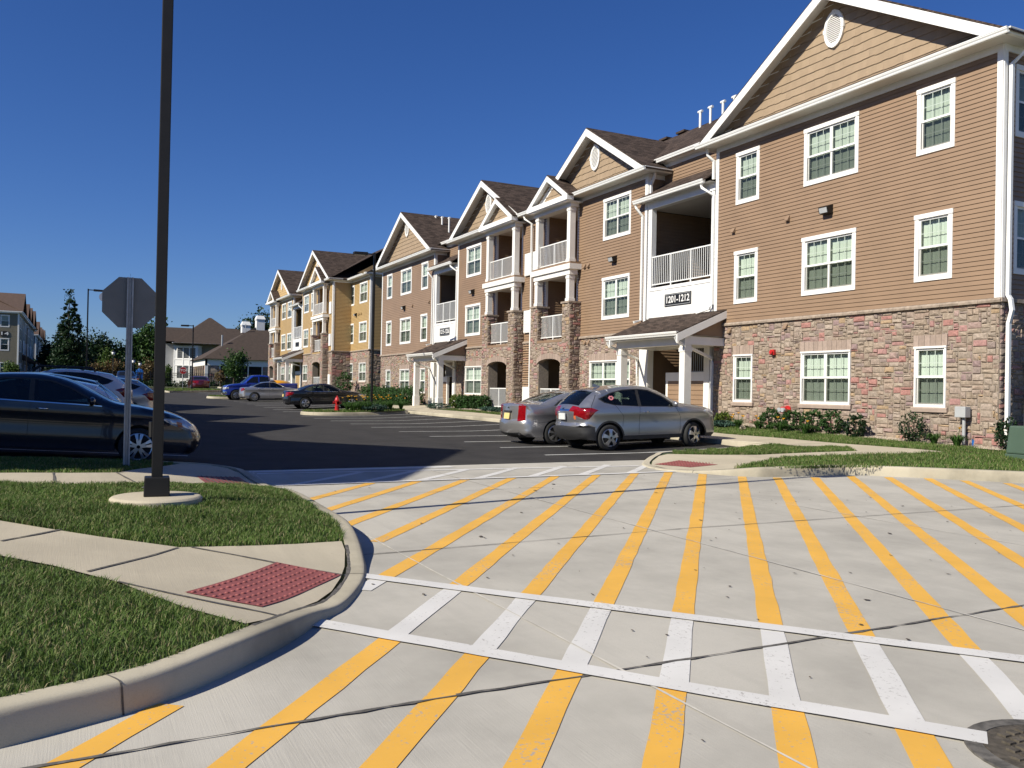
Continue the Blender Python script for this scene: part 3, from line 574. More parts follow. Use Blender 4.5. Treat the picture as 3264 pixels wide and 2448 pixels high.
def stonework(st, mo, u0, u1, z0, z1, holes=(), pred=None, c=(.074, .054), w0=0., seed=1, big=(2, 5, 1, 3), mort=True):
    r = random.Random(seed); nu = max(2, round((u1 - u0) / c[0])); nz = max(2, round((z1 - z0) / c[1])); cu = (u1 - u0) / nu; cz = (z1 - z0) / nz
    occ = [[False] * nz for _ in range(nu)]
    for i in range(nu):
        for j in range(nz):
            u, z = u0 + (i + .5) * cu, z0 + (j + .5) * cz
            if inh(holes, u, z) or (pred and pred(u, z)): occ[i][j] = True
    if mort: panel(mo, u0, u1, z0, z1, w0 + .004, holes)
    for j in range(nz):
        for i in range(nu):
            if occ[i][j]: continue
            W = r.randint(big[0], big[1]); H = r.choice([1, 2, 2, 3, 3][: big[3] + 2]) if big[3] >= 3 else r.randint(1, big[3])
            w = 0
            while w < W and i + w < nu and not occ[i + w][j]: w += 1
            h = 1
            while h < H and j + h < nz and all(not occ[i + q][j + h] for q in range(w)): h += 1
            for q in range(w):
                for t in range(h): occ[i + q][j + t] = True
            a, b, lo, hi = u0 + i * cu + .006, u0 + (i + w) * cu - .006, z0 + j * cz + .005, z0 + (j + h) * cz - .005
            f = r.uniform(.022, .055); e = .01; J = lambda s: r.uniform(-s, s)
            P = [(a, w0, lo), (b, w0, lo), (b, w0, hi), (a, w0, hi)]
            Q = [(a + e + J(.012), w0 + f * .6 + J(.012), lo + e + J(.006)), (b - e + J(.012), w0 + f * .6 + J(.012), lo + e + J(.006)), (b - e + J(.012), w0 + f * .6 + J(.012), hi - e + J(.006)), (a + e + J(.012), w0 + f * .6 + J(.012), hi - e + J(.006))]
            k = len(st.vs); cen = ((a + b) / 2 + J(.3) * (b - a), w0 + f, (lo + hi) / 2 + J(.25) * (hi - lo))
            st.vs.extend(st.p(*q) for q in P + Q + [cen])
            for x in range(4): y = (x + 1) % 4; st.fs.append((k + x, k + y, k + 4 + y, k + 4 + x)); st.fs.append((k + 4 + x, k + 4 + y, k + 8))
def window(par, fr, u0, u1, z0, z1, units=1, casing=.115, lites=(3, 2), blind=(1, 1), w=0., far=False):
    """outer size with casing; glazing sits in the wall opening, a blind hangs behind it"""
    b = MB(**fr); c = casing; a0, a1, b0, b1 = u0 + c, u1 - c, z0 + c * 1.15, z1 - c
    b.box(u0, u1, w - .02, w + .035, z0, b0); b.box(u0 - .012, u1 + .012, w - .02, w + .05, b1, z1); b.box(u0, a0, w - .02, w + .034, b0, b1); b.box(a1, u1, w - .02, w + .034, b0, b1)
    g = MB(**fr); bl = MB(**fr); sc = MB(**fr); f = .05; uw = (a1 - a0) / units
    for i in range(units):
        x0, x1 = a0 + i * uw, a0 + (i + 1) * uw; zm = (b0 + b1) / 2
        for (p, q, zz0, zz1, ww) in ((x0, x1, zm - .03, b1, w - .012), (x0, x1, b0, zm + .03, w - .032)):
            b.box(p, p + f, ww - .025, ww + .012, zz0, zz1); b.box(q - f, q, ww - .025, ww + .012, zz0, zz1); b.box(p + f, q - f, ww - .025, ww + .011, zz0, zz0 + f); b.box(p + f, q - f, ww - .025, ww + .011, zz1 - f, zz1)
            g.quad((p + f, ww, zz0 + f), (q - f, ww, zz0 + f), (q - f, ww, zz1 - f), (p + f, ww, zz1 - f))
            if not far or lites:
                nx, nz = lites
                for k in range(1, nx): x = p + f + (q - p - 2 * f) * k / nx; b.box(x - .009, x + .009, ww - .012, ww - .003, zz0 + f, zz1 - f)
                for k in range(1, nz): z = zz0 + f + (zz1 - zz0 - 2 * f) * k / nz; b.box(p + f, q - f, ww - .011, ww - .004, z - .009, z + .009)
        sc.quad((x0 + f * .6, w - .006, b0 + .02), (x1 - f * .6, w - .006, b0 + .02), (x1 - f * .6, w - .006, zm - .0), (x0 + f * .6, w - .006, zm))
    D = -.16
    b.quad((a0, w, b0), (a0, D, b0), (a0, D, b1), (a0, w, b1)); b.quad((a1, w, b0), (a1, D, b0), (a1, D, b1), (a1, w, b1)); b.quad((a0, w, b1), (a1, w, b1), (a1, D, b1), (a0, D, b1)); b.quad((a0, w, b0), (a1, w, b0), (a1, D, b0), (a0, D, b0))
    n = 14
    for k in range(n):                                  # blind made of vertical folds, lightly wavy
        x0 = a0 + (a1 - a0) * k / n; x1 = a0 + (a1 - a0) * (k + 1) / n; d0 = D + .03 + .012 * (k % 2); d1 = D + .03 + .012 * ((k + 1) % 2)
        bl.quad((x0, d0, b0), (x1, d1, b0), (x1, d1, b1), (x0, d0, b1))
    W = b.build('window', M['trim'], par); bl.build('blind', M['blind'], W); g.build('glass', M['glass'], W); sc.build('insect_screen', M['screen'], W)
    return W
def whole(u0, u1, z0, z1, c=.1): return (u0 + c, u1 - c, z0 + c, z1 - c)
GUT = [(0, 0), (.085, 0), (.1, .03), (.1, .05), (.125, .085), (.125, .105), (.135, .11), (.135, .135), (0, .135)]
def gutter(b, u0, u1, z, w0): b.extr([(w0 + p, z + q) for p, q in GUT], u0, u1)
def gable(B, Y, x0, x1, zg, slope, back, depth=.5, face_z=None, shake=None, vent=True, ov=.08, pent=True, fz=None, rk=.3):
    """front gable: roof planes, white rakes, shake face, oval louvre; zg = eave height at the front edge"""
    xc = (x0 + x1) / 2; za = zg + slope * (x1 - x0) / 2; Yf = Y - depth; r = MB()
    for xa in (x0 - ov, x1 + ov):
        zz = zg - slope * ov; P = [(xa, Yf, zz), (xc, Yf, za), (xc, back, za), (xa, back, zz)]
        r.slab(P if xa < xc else P[::-1], .055)
    t = MB(O=(0, Yf, 0))
    for s in (-1, 1):                                    # rake boards (front face and soffit)
        xa = x0 if s < 0 else x1
        prof = [(xa - .02 * s, zg - .055), (xc, za - .055), (xc, za - .055 - rk), (xa - .02 * s - s * rk / slope * .92, zg - .055 - .0)]
        t.extr(prof, -.012, .022, axis='w')
        t.face([(xa - s * .12, Yf + .02, zg - .09 + slope * .1), (xc, Yf + .02, za - .1), (xc, Y, za - .1), (xa - s * .12, Y, zg - .09 + slope * .1)])
        e = rk * .75                                     # frieze board against the face
        t.extr([(xa - s * .3, zg + slope * .3 - .1), (xc, za - .1), (xc, za - .1 - e), (xa - s * .3 - s * e / slope, zg + slope * .3 - .1)], -depth - .03, -depth + .005, axis='w')
    fb = MB(O=(0, Y, 0)); fz = fz or zg + .1
    siding(fb, x0, x1, fz, za - .1, ex=.25, dp=.022, tri=(x0 + .1 + (fz - zg) / slope, x1 - .1 - (fz - zg) / slope, fz, xc, za - .12), shake=True)
    if pent: r.slab([(x0, Yf, zg - .0), (x1, Yf, zg - .0), (x1 - .5, Y - .0, zg + .3), (x0 + .5, Y - .0, zg + .3)], .05)
    r.build('roof', M['roof'], B); t.build('rake_trim', M['trim'], B); fb.build('gable_shakes', shake or M['shake'], B)
    if vent:
        v = MB(); zc = za - 1.25 if vent is True else vent; ra, rb = .34, .5
        ring = [(math.cos(a), math.sin(a)) for a in np.linspace(0, 2 * math.pi, 28, endpoint=False)]
        for i in range(28):
            (c0, s0), (c1, s1) = ring[i], ring[(i + 1) % 28]
            P = lambda c, s, k, y: (xc + c * ra * k, Y - y, zc + s * rb * k)
            v.face([P(c0, s0, 1.05, .02), P(c1, s1, 1.05, .02), P(c1, s1, 1.05, .075), P(c0, s0, 1.05, .075)]); v.face([P(c0, s0, 1.05, .075), P(c1, s1, 1.05, .075), P(c1, s1, .8, .075), P(c0, s0, .8, .075)]); v.face([P(c0, s0, .8, .075), P(c1, s1, .8, .075), P(c1, s1, .8, .02), P(c0, s0, .8, .02)])
        for a in (0, math.pi / 2, math.pi, 1.5 * math.pi): cx, cz = xc + math.cos(a) * ra * .95, zc + math.sin(a) * rb * .95; v.hexa([(cx - .05, -(Y - .09), cz - .06), (cx + .05, -(Y - .09), cz - .06), (cx + .05, -(Y - .02), cz - .06), (cx - .05, -(Y - .02), cz - .06), (cx - .05, -(Y - .09), cz + .06), (cx + .05, -(Y - .09), cz + .06), (cx + .05, -(Y - .02), cz + .06), (cx - .05, -(Y - .02), cz + .06)])
        vb = v.build('gable_vent', M['trim'], B)
        lv = MB(O=(0, Y, 0))
        for k in range(-7, 8):
            z = zc + k * .054; hw = ra * .8 * math.sqrt(max(0, 1 - ((k * .054) / (rb * .8)) ** 2))
            if hw > .02: lv.quad((xc - hw, .062, z - .02), (xc + hw, .062, z - .02), (xc + hw, .028, z + .03), (xc - hw, .028, z + .03))
        lv.build('louvre', M['trim'], vb)
    return xc, za
def railing(b, fr, u0, u1, z0, z1, w, step=.115, posts=0):
    b.box(u0, u1, w - .022, w + .022, z1 - .045, z1); b.box(u0, u1, w - .018, w + .018, z0, z0 + .04)
    n = max(2, round((u1 - u0) / step))
    for k in range(n + 1): u = u0 + .01 + (u1 - u0 - .02) * k / n; b.box(u - .01, u + .01, w - .01, w + .01, z0 + .04, z1 - .045)
    for k in range(posts): u = u0 + (u1 - u0) * (k + 1) / (posts + 1); b.box(u - .025, u + .025, w - .026, w + .024, z0 - .1, z1 - .002)
def downspout(B, path, m='pvc', name='downspout'):
    b = MB(); b.tube(path, .058, 4); return b.build(name, M[m], B)
def walllight(B, x, Y, z, s=1.):
    b = MB(O=(0, Y, 0)); b.extr([(.02, z - .13), (.2, z - .1), (.24, z + .06), (.05, z + .13), (.02, z + .13)], x - .17 * s, x + .17 * s); o = b.build('wall_light', M['bronze'], B)
    b = MB(O=(0, Y, 0)); b.extr([(.203, z - .1), (.21, z - .1), (.247, z + .04), (.24, z + .04)], x - .14 * s, x + .14 * s); b.build('lens', M['grey'], o)
def hood(b, x, z): b.extr([(.02, z - .07), (.11, z - .07), (.11, z - .04), (.03, z + .09), (.02, z + .09)], x - .07, x + .07)
def tower(B, x0, x1, Yb, dz, sid, side_r=True, seed=3, cell=(.074, .054), Yt=None, shk=None, flip=1, back=20.6, gab=True, door=True):
    """three-storey balcony tower: stone piers and arch below, white posts and beams above, small gable"""
    Yt = Yt or Yb - .55; pw = .6; fr = dict(O=(0, Yt, 0)); Z = lambda z: z + dz; z0 = Z(.2)
    st = MB(**fr); mo = MB(**fr); xa, xb = x0 + pw + .22, x1 - pw - .1; xm = (xa + xb) / 2; hw = (xb - xa) / 2
    arch = lambda u, z: abs(u - xm) < hw and z < Z(2.78) + .2 * math.sqrt(max(0, 1 - ((u - xm) / hw) ** 2))
    ring = lambda u, z: abs(u - xm) < hw + .14 and Z(2.62) < z < Z(2.96) + .26 * math.sqrt(max(0, 1 - ((u - xm) / (hw + .14)) ** 2))
    stonework(st, mo, x0, x1, z0, Z(3.68), pred=lambda u, z: arch(u, z) or ring(u, z), seed=seed, c=cell, mort=False)
    for a, b in ((x0, xa), (xb, x1)): mo.quad((a, .004, z0), (b, .004, z0), (b, .004, Z(3.68)), (a, .004, Z(3.68)))
    mo.quad((xa, .004, Z(2.95)), (xb, .004, Z(2.95)), (xb, .004, Z(3.68)), (xa, .004, Z(3.68)))
    for a, b in ((x0, x0 + pw), (x1 - pw, x1)): stonework(st, mo, a, b, Z(3.68), Z(5.3), seed=seed + 1, c=cell)
    for a, sg in ((x0, -1), (x1, 1), (x0 + pw, 1), (x1 - pw, -1)):        # pier flanks
        sf = MB(O=(a, Yt if sg > 0 else Yt + .55, 0), ang=math.pi / 2 * sg); lo = z0 if a in (x0, x1) else Z(3.68)
        stonework(sf, mo, 0, .55, lo, Z(5.3), seed=seed + 2, c=cell, mort=False); st.vs, st.fs = st.vs + sf.vs, st.fs + [tuple(i + len(st.vs) for i in f) for f in sf.fs]
        mo.quad((a, 0.004, lo), (a, -.55, lo), (a, -.55, Z(5.3)), (a, 0.004, Z(5.3)))
    for a in (xa, xb): mo.quad((a, .0, z0), (a, -.5, z0), (a, -.5, Z(2.95)), (a, .0, Z(2.95)))
    st.build('stone_piers', M['stone'], B); mo.build('pier_core', M['mortar'], B)
    v = MB(**fr); nb = 9
    for k in range(nb):
        t0, t1 = -hw - .13 + (2 * hw + .26) * k / nb, -hw - .13 + (2 * hw + .26) * (k + 1) / nb
        c0, c1 = (lambda t: Z(2.72) + .26 * math.sqrt(max(0, 1 - (t / (hw + .14)) ** 2))), None
        v.hexa([(xm + t0 + .006, -.2, c0(t0)), (xm + t1 - .006, -.2, c0(t1)), (xm + t1 - .006, .06, c0(t1)), (xm + t0 + .006, .06, c0(t0)), (xm + t0 + .006, -.2, c0(t0) + .24), (xm + t1 - .006, -.2, c0(t1) + .24), (xm + t1 - .006, .06, c0(t1) + .24), (xm + t0 + .006, .06, c0(t0) + .24)])
    v.build('arch_trim', M['vous'], B)
    cp = MB(**fr)
    for a, b in ((x0, x0 + pw), (x1 - pw, x1)): cp.box(a - .05, b + .05, -.6, .07, Z(5.3), Z(5.38))
    cp.build_each('pier_cap', M['ledge'], B)
    t = MB(**fr); q0, q1 = x0 + .18, x0 + .44; s0, s1 = x1 - .44, x1 - .18
    for a, b in ((q0, q1), (s0, s1)):
        for lo, hi in ((5.38, 6.52), (7.06, 9.4)):
            t.box(a, b, -.32, -.06, Z(lo), Z(hi)); t.box(a - .025, b + .025, -.345, -.035, Z(lo), Z(lo) + .14); t.box(a - .02, b + .02, -.34, -.04, Z(hi) - .16, Z(hi) - .06)
    t.box(x0 + .1, x1 - .1, -.42, -.03, Z(6.52), Z(6.74)); t.box(x0 - .02, x1 + .02, -.56, .05, Z(6.74), Z(6.97)); t.box(x0 + .1, x1 - .1, -.42, -.02, Z(9.4), Z(9.56)); t.box(x0 - .02, x1 + .02, -.56, .02, Z(9.56), Z(9.62))
    for zz in (6.76, 9.57): pass
    t.build('balcony_frame', M['post'], B)
    d = MB(**fr); d.box(x0 + .02, x1 - .02, -2.9, .0, Z(6.975), Z(7.055)); d.cut(); d.box(x0 + pw, x1 - pw, -2.9, -.0, Z(3.69), Z(3.80)); d.build_each('deck_edge', M[sid], B)
    rl = MB(**fr); railing(rl, fr, x0 + pw - .02, x1 - pw + .02, Z(3.92), Z(4.9), -.2, posts=1); rl.cut(); railing(rl, fr, q1, s0, Z(7.13), Z(8.06), -.2, posts=1); rl.cut(); railing(rl, fr, xa, xb, Z(.75), Z(1.68), -.12, posts=1); rl.build_each('railing', M['pvc'], B)
    # balcony rooms behind the facade
    rm = MB(); Yk = Yb + 2.3; a, b = x0 + .3, x1 - .3
    for lo, hi in ((.3, 3.6), (3.78, 6.6), (7.05, 9.5)):
        rm.face([(a, Yk, Z(lo)), (b, Yk, Z(lo)), (b, Yk, Z(hi)), (a, Yk, Z(hi))]); rm.cut()
    rm.build_each('balcony_back_wall', M[sid], B)
    sw = MB()
    for xx, an in ((a, math.pi / 2), (b, -math.pi / 2)):
        s_ = MB(O=(xx, Yb if an > 0 else Yk, 0), ang=an); [siding(s_, 0, 2.3, Z(lo), Z(hi)) for lo, hi in ((3.8, 6.6), (7.05, 9.5))]; sw.fs += [tuple(i + len(sw.vs) for i in f) for f in s_.fs]; sw.vs += s_.vs
        sw.face([(xx, Yb, Z(.2)), (xx, Yk, Z(.2)), (xx, Yk, Z(3.7)), (xx, Yb, Z(3.7))]); sw.cut()
    sw.build_each('balcony_side_wall', M[sid], B)
    ce = MB(); [(ce.face([(a, Yt + .1, Z(h)), (b, Yt + .1, Z(h)), (b, Yk, Z(h)), (a, Yk, Z(h))]), ce.cut()) for h in (3.62, 6.6, 9.5)]; ce.build_each('balcony_ceiling', M['soffit'], B)
    tr = MB(O=(0, Yb, 0))
    for lo, hi in ((3.8, 6.6), (7.05, 9.5)):
        for xx in (a, b): tr.box(xx - .07, xx + .07, -.1, .012, Z(lo), Z(hi)); tr.cut()
    tr.build_each('corner_board', M['trim'], B)
    if door:
        for lo in (3.8, 7.05):
            dr = MB(O=(0, Yk, 0)); u = xm - .25; dr.box(u - .55, u + .55, .005, .03, Z(lo), Z(lo) + 2.15); dr.box(u - .46, u + .46, .03, .05, Z(lo), Z(lo) + 2.05); o = dr.build('balcony_door', M['trim'], B)
            dr = MB(O=(0, Yk, 0)); dr.box(u - .3, u + .3, .05, .055, Z(lo) + .9, Z(lo) + 1.9); dr.build('door_glass', M['dglass'], o)
    if gab: gable(B, Yt + .05, x0 - .08, x1 + .08, Z(9.9), .62, Yb + 2., depth=.3, vent=False, pent=False, shake=shk, fz=Z(9.86), rk=.24); bm_ = MB(O=(0, Yt - .25, 0)); bm_.box(x0 - .1, x1 + .1, -.3, .03, Z(9.62), Z(9.84)); bm_.box(x0 + .0, x1 - .0, -.3, -.02, Z(9.58), Z(9.62)); bm_.build('gable_beam', M['trim'], B)
def entry(B, x0, x1, Y, dz, sid, mir=False, sign=None, px=None, posts=True):
    """recessed stair hall: white panel and railing over a portico with two posts"""
    Z = lambda z: z + dz; fr = dict(O=(0, Y, 0)); xm = (x0 + x1) / 2
    X = (lambda a, b: (x0 + x1 - b, x0 + x1 - a)) if mir else (lambda a, b: (a, b))
    a, b = x0 + .08, x1 - .1
    p = MB(**fr); p.box(a, b, -.12, .0, Z(4.3), Z(5.45)); p.box(a, b, -.1, .022, Z(5.33), Z(5.45))
    for f in (0, .27, .73, 1): u = a + .06 + (b - a - .12) * f; p.box(u - .06, u + .06, .0, .02, Z(4.3), Z(5.33))
    p.box(a, a + .22, -.2, .01, Z(5.45), Z(8.4)); p.box(b - .14, b, -.2, .01, Z(5.45), Z(8.4)); p.box(a - .05, b + .05, -.25, .03, Z(8.4), Z(8.62)); p.box(a - .06, b + .06, -.2, .05, Z(8.62), Z(8.68)); p.build('entry_panel', M['trim'], B)
    rl = MB(**fr); railing(rl, fr, a + .22, b - .14, Z(5.55), Z(6.62), -.06, posts=2); rl.build('railing', M['pvc'], B)
    g = MB(O=(0, Y - .27, 0)); gutter(g, x0 - .45, x1 - .28, Z(8.65), 0); g.build('gutter', M['pvc'], B)
    so_ = MB(); so_.face([(x0 - .3, Y - .3, Z(8.67)), (x1, Y - .3, Z(8.67)), (x1, Y + .0, Z(8.67)), (x0 - .3, Y, Z(8.67))]); so_.face([(x0, Y + .02, Z(8.42)), (x1, Y + .02, Z(8.42)), (x1, Y + 5.0, Z(8.42)), (x0, Y + 5.0, Z(8.42))]); so_.build('soffit', M['soffit'], B)
    r = MB(); r.slab([(x0 - .42, Y - .36, Z(8.78)), (x1 - .2, Y - .36, Z(8.78)), (x1 - .02, Y + .78, Z(9.5)), (x0 + .02, Y + .78, Z(9.5))], .05); r.cut()
    px = px or xm + .63; L, Rr = px - 2.25, px + 1.95
    r.slab([(L, Y - 2.0, Z(3.5)), (Rr, Y - 2.0, Z(3.5)), (Rr, Y - .0, Z(4.34)), (L, Y - .0, Z(4.34))], .06); r.slab([(x0, Y, Z(4.34)), (min(x1, Rr), Y, Z(4.34)), (min(x1, Rr), Y + .3, Z(4.42)), (x0, Y + .3, Z(4.42))], .05)
    r.build_each('roof', M['roof'], B)
    uw = MB(O=(0, Y + .75, 0)); siding(uw, x0, x1, Z(9.3), Z(10.1)); uw.build('siding', M[sid], B)
    ub = MB(O=(0, Y + .75, 0)); ub.box(x0, x1, -.05, .03, Z(10.08), Z(10.25)); gutter(ub, x0 - .1, x1 + .1, Z(10.24), .3); ub.quad((x0, 0, Z(10.24)), (x1, 0, Z(10.24)), (x1, .34, Z(10.24)), (x0, .34, Z(10.24))); ub.build('eave_trim', M['trim'], B)
    # hall
    hm = MB(); hm.face([(x0, Y + 5.0, Z(0)), (x1, Y + 5.0, Z(0)), (x1, Y + 5.0, Z(9)), (x0, Y + 5.0, Z(9))]); hm.face([(x0, Y, Z(5.3)), (x1, Y, Z(5.3)), (x1, Y + 5.0, Z(5.3)), (x0, Y + 5.0, Z(5.3))]); hm.build('stair_hall', M['dark'], B)  # hall shade put into the near-black colour of back wall and floor
    sw = MB(O=(x0, Y - .0, 0), ang=math.pi / 2); siding(sw, 0.02, 5.0, Z(5.4), Z(8.4)); siding(sw, 0.02, 5.0, Z(.4), Z(4.3)); sw.cut(); s2 = MB(O=(x1, Y + 5.0, 0), ang=-math.pi / 2); siding(s2, 0, 5.0, Z(.4), Z(9.2)); sw.fs += [tuple(i + len(sw.vs) for i in f) for f in s2.fs]; sw.vs += s2.vs
    sw.build_each('hall_side_wall', M[sid], B)
    # ground-level screen wall, stair rail, pilasters
    h0, h1 = X(x0 + 1.37, x1 - .45); hw = MB(O=(0, Y + .02, 0)); hw.box(h0 - .06, h1 + .06, -.12, .03, Z(2.0), Z(2.3)); hw.box(h0 - .05, h0 + .06, -.1, .024, Z(.4), Z(2.0)); hw.box(h1 - .06, h1 + .05, -.1, .024, Z(.4), Z(2.0)); hw.build('screen_wall_trim', M['trim'], B)
    hs_ = MB(O=(0, Y + .02, 0)); siding(hs_, h0 + .06, h1 - .06, Z(.4), Z(2.0), ex=.16, dp=.022); hs_.build('screen_wall', M['siding'] if sid != 'siding_y' else M['siding_y'], B)
    sr = MB(O=(0, Y + .6, 0)); railing(sr, None, h0 + .05, h1, Z(2.32), Z(3.5), 0); sr.build('stair_railing', M['pvc'], B)
    pl = MB(**fr)
    for u0, u1 in ((x0 - .3, x0 + .25), (x1 - .45, x1 - .16)):
        pl.box(u0, u1, -.2, .06, Z(.4), Z(3.2)); pl.box(u0 - .02, u1 + .02, -.2, .08, Z(.4), Z(1.0)); pl.cut()
    pl.box(x0 - .3, x1 - .05, -.3, .02, Z(3.14), Z(3.4)); pl.build_each('pilaster', M['post'], B)
    # portico
    for u in (px - 1.93, px + 1.7):
        q = MB(O=(0, Y - 1.6, 0)); gz = float(HR(u, Y - 1.5)) - .05
        q.box(u - .135, u + .135, -.27, 0, gz, Z(3.15)); q.box(u - .16, u + .16, -.295, .025, gz, gz + .62); q.box(u - .155, u + .155, -.29, .02, Z(2.9), Z(3.03)); q.build('portico_post', M['post'], B)
    t = MB(O=(0, Y - 1.6, 0)); t.box(px - 2.08, px + 1.86, -.28, .02, Z(3.13), Z(3.42)); t.box(px - 2.08, px + 1.86, -.01, .3, Z(3.36), Z(3.39)); gutter(t, L + .02, Rr - .02, Z(3.40), .3)
    for xx in (px - 2.08, px + 1.62): t.box(xx, xx + .24, -1.6, -.28, Z(3.14), Z(3.4))
    t.build('portico_beam', M['trim'], B)
    gb = MB(); rk = MB()
    for xx in (L + .15, Rr - .15):
        gb.face([(xx, Y - 1.75, Z(3.42)), (xx, Y, Z(3.42)), (xx, Y, Z(4.27)), (xx, Y - 1.75, Z(3.52))]); gb.cut(); rk.cut()
        rk.hexa([(xx + .13 - .02, 2.0 - Y, Z(3.2)), (xx + .13 + .03, 2.0 - Y, Z(3.2)), (xx + .13 + .03, -Y, Z(4.06)), (xx + .13 - .02, -Y, Z(4.06)), (xx + .11, 2.0 - Y, Z(3.46)), (xx + .16, 2.0 - Y, Z(3.46)), (xx + .16, -Y, Z(4.3)), (xx + .11, -Y, Z(4.3))])
    gb.build_each('portico_gable', M[sid], B); rk.build_each('portico_rake', M['trim'], B)
    c = MB(); c.face([(L, Y - 1.9, Z(3.43)), (Rr, Y - 1.9, Z(3.43)), (Rr, Y, Z(3.43)), (L, Y, Z(3.43))]); c.build('portico_ceiling', M['soffit'], B)
    if sign is not None:
        u = a + (b - a) * .495; sg = MB(**fr); sg.box(u - .75, u + .75, .0, .03, Z(4.69), Z(5.13)); s_ = sg.build('number_sign', M['black'], B)
        bd = MB(**fr)
        for q in ((u - .72, u + .72, .03, .033, Z(4.715), Z(4.73)), (u - .72, u + .72, .03, .033, Z(5.09), Z(5.105)), (u - .72, u - .705, .03, .033, Z(4.73), Z(5.09)), (u + .705, u + .72, .03, .033, Z(4.73), Z(5.09))): bd.box(*q)
        bd.build('sign_border', M['grey'], s_)
        if sign: text_part(sign, .34, 'sign_number', M['trim'], s_, (u, Y - .034, Z(4.91)), 0., 1.3)
    # downspouts
    downspout(B, [(x0 - .35, Y - .3, Z(8.62)), (x0 - .33, Y - .28, Z(8.5)), (x0 - .22, Y - .06, Z(8.2)), (x0 - .22, Y - .06, Z(4.3)), (x0 - .2, Y - .4, Z(4.2))])
    downspout(B, [(x1 - .4, Y - .33, Z(8.62)), (x1 - .4, Y - .3, Z(8.5)), (x1 - .06, Y - .06, Z(8.2)), (x1 - .06, Y - .06, Z(4.55)), (x1 - .15, Y - .12, Z(4.42)), (x1 - .6, Y - .3, Z(4.3))])
    downspout(B, [(Rr - .12, Y - 1.98, Z(3.36)), (Rr - .1, Y - 1.9, Z(3.2)), (min(Rr - .1, x1), Y - .1, Z(2.75)), (min(Rr - .1, x1) - .02, Y - .07, Z(2.6)), (min(Rr - .1, x1) - .02, Y - .07, Z(.6))])
    downspout(B, [(L + .12, Y - 1.98, Z(3.36)), (L + .14, Y - 1.9, Z(3.2)), (x0 - .35, Y - .12, Z(2.85)), (x0 - .35, Y - .1, Z(.6))])
def facade(B, x0, x1, Y, dz, sid, wins, z0=.2, seed=1, cell=(.074, .054), hoods=(), lights=(), extra=(), fz=9.62, ends=(True, True), stone_holes=(), led=True, top=None):
    """one flat pavilion front: stone base, ledge, siding, frieze; wins = (u0,u1,level,units)"""
    Z = lambda z: z + dz; fr = dict(O=(0, Y, 0)); LV = {3: (7.69, 9.37), 2: (4.48, 6.18), 1: (1.32, 2.84)}; hs_ = []; hw = []
    for (u0, u1, lv, n) in wins:
        lo, hi = LV[lv]; (hs_ if lv == 1 else hw).append(whole(u0, u1, Z(lo), Z(hi), .035 if lv == 1 else .1))
    st = MB(**fr); mo = MB(**fr)
    lint = [(u0 - .03, u1 + .03, Z(2.84), Z(3.12)) for (u0, u1, lv, n) in wins if lv == 1]; sill = [(u0 - .06, u1 + .06, Z(1.2), Z(1.32)) for (u0, u1, lv, n) in wins if lv == 1]
    stonework(st, mo, x0, x1, Z(z0), Z(3.8), holes=hs_ + list(stone_holes), pred=lambda u, z: inh(lint, u, z) or inh(sill, u, z) or inh(extra, u, z), seed=seed, c=cell)
    st.build('stone_base', M['stone'], B); mo.build('stone_backing', M['mortar'], B)
    vb = MB(**fr); sb = MB(**fr)
    for (a, b, c, d) in lint:
        n = max(3, round((b - a) / .17))
        for k in range(n): u = a + (b - a) * k / n; vb.box(u + .004, u + (b - a) / n - .004, -.02, .05 + random.uniform(-.004, .006), c + .004, d)
        vb.cut()
    for (a, b, c, d) in sill: sb.extr([(-.05, c), (.08, c), (.09, d - .03), (.07, d), (-.05, d + .005)], a, b); sb.cut()
    vb.build_each('lintel', M['vous'], B); sb.build_each('stone_sill', M['cast'], B)
    if led:
        l = MB(**fr); n = max(1, round((x1 - x0) / .5))
        for k in range(n): l.extr([(-.02, Z(3.79)), (.09 + random.uniform(-.006, .006), Z(3.79)), (.1, Z(3.84)), (.06, Z(3.89)), (-.02, Z(3.9))], x0 - (.06 if k == 0 and ends[0] else 0) + (x1 - x0) * k / n + .002, x0 + (x1 - x0) * (k + 1) / n + (.06 if k == n - 1 and ends[1] else 0) - .002)
        l.build('stone_ledge', M['ledge'], B)
    s = MB(**fr); siding(s, x0, x1, Z(3.9), Z(fz), holes=hw + list(extra))
    s.build('siding', M[sid], B)
    t = MB(**fr)
    if ends[0]: t.box(x0 - .012, x0 + .13, -.05, .032, Z(3.9), Z(fz)); t.cut()
    if ends[1]: t.box(x1 - .13, x1 + .012, -.05, .032, Z(3.9), Z(fz)); t.cut()
    t.build_each('corner_board', M['trim'], B); t = MB(**fr); t.box(x0, x1, -.05, .034, Z(fz), Z(fz) + .17); t.build('frieze_board', M['trim'], B)
    for (u0, u1, lv, n) in wins:
        lo, hi = LV[lv]; window(B, fr, u0, u1, Z(lo), Z(hi), n, casing=.115 if lv > 1 else .05, w=.0 if lv > 1 else .02)
    for (x, z) in lights: walllight(B, x, Y, Z(z))
    if hoods:
        h = MB(**fr); [(hood(h, x, Z(z)), h.cut()) for x, z in hoods]; h.build_each('vent_hood', M['siding_d'] if sid != 'siding_y' else M['siding_y'], B)
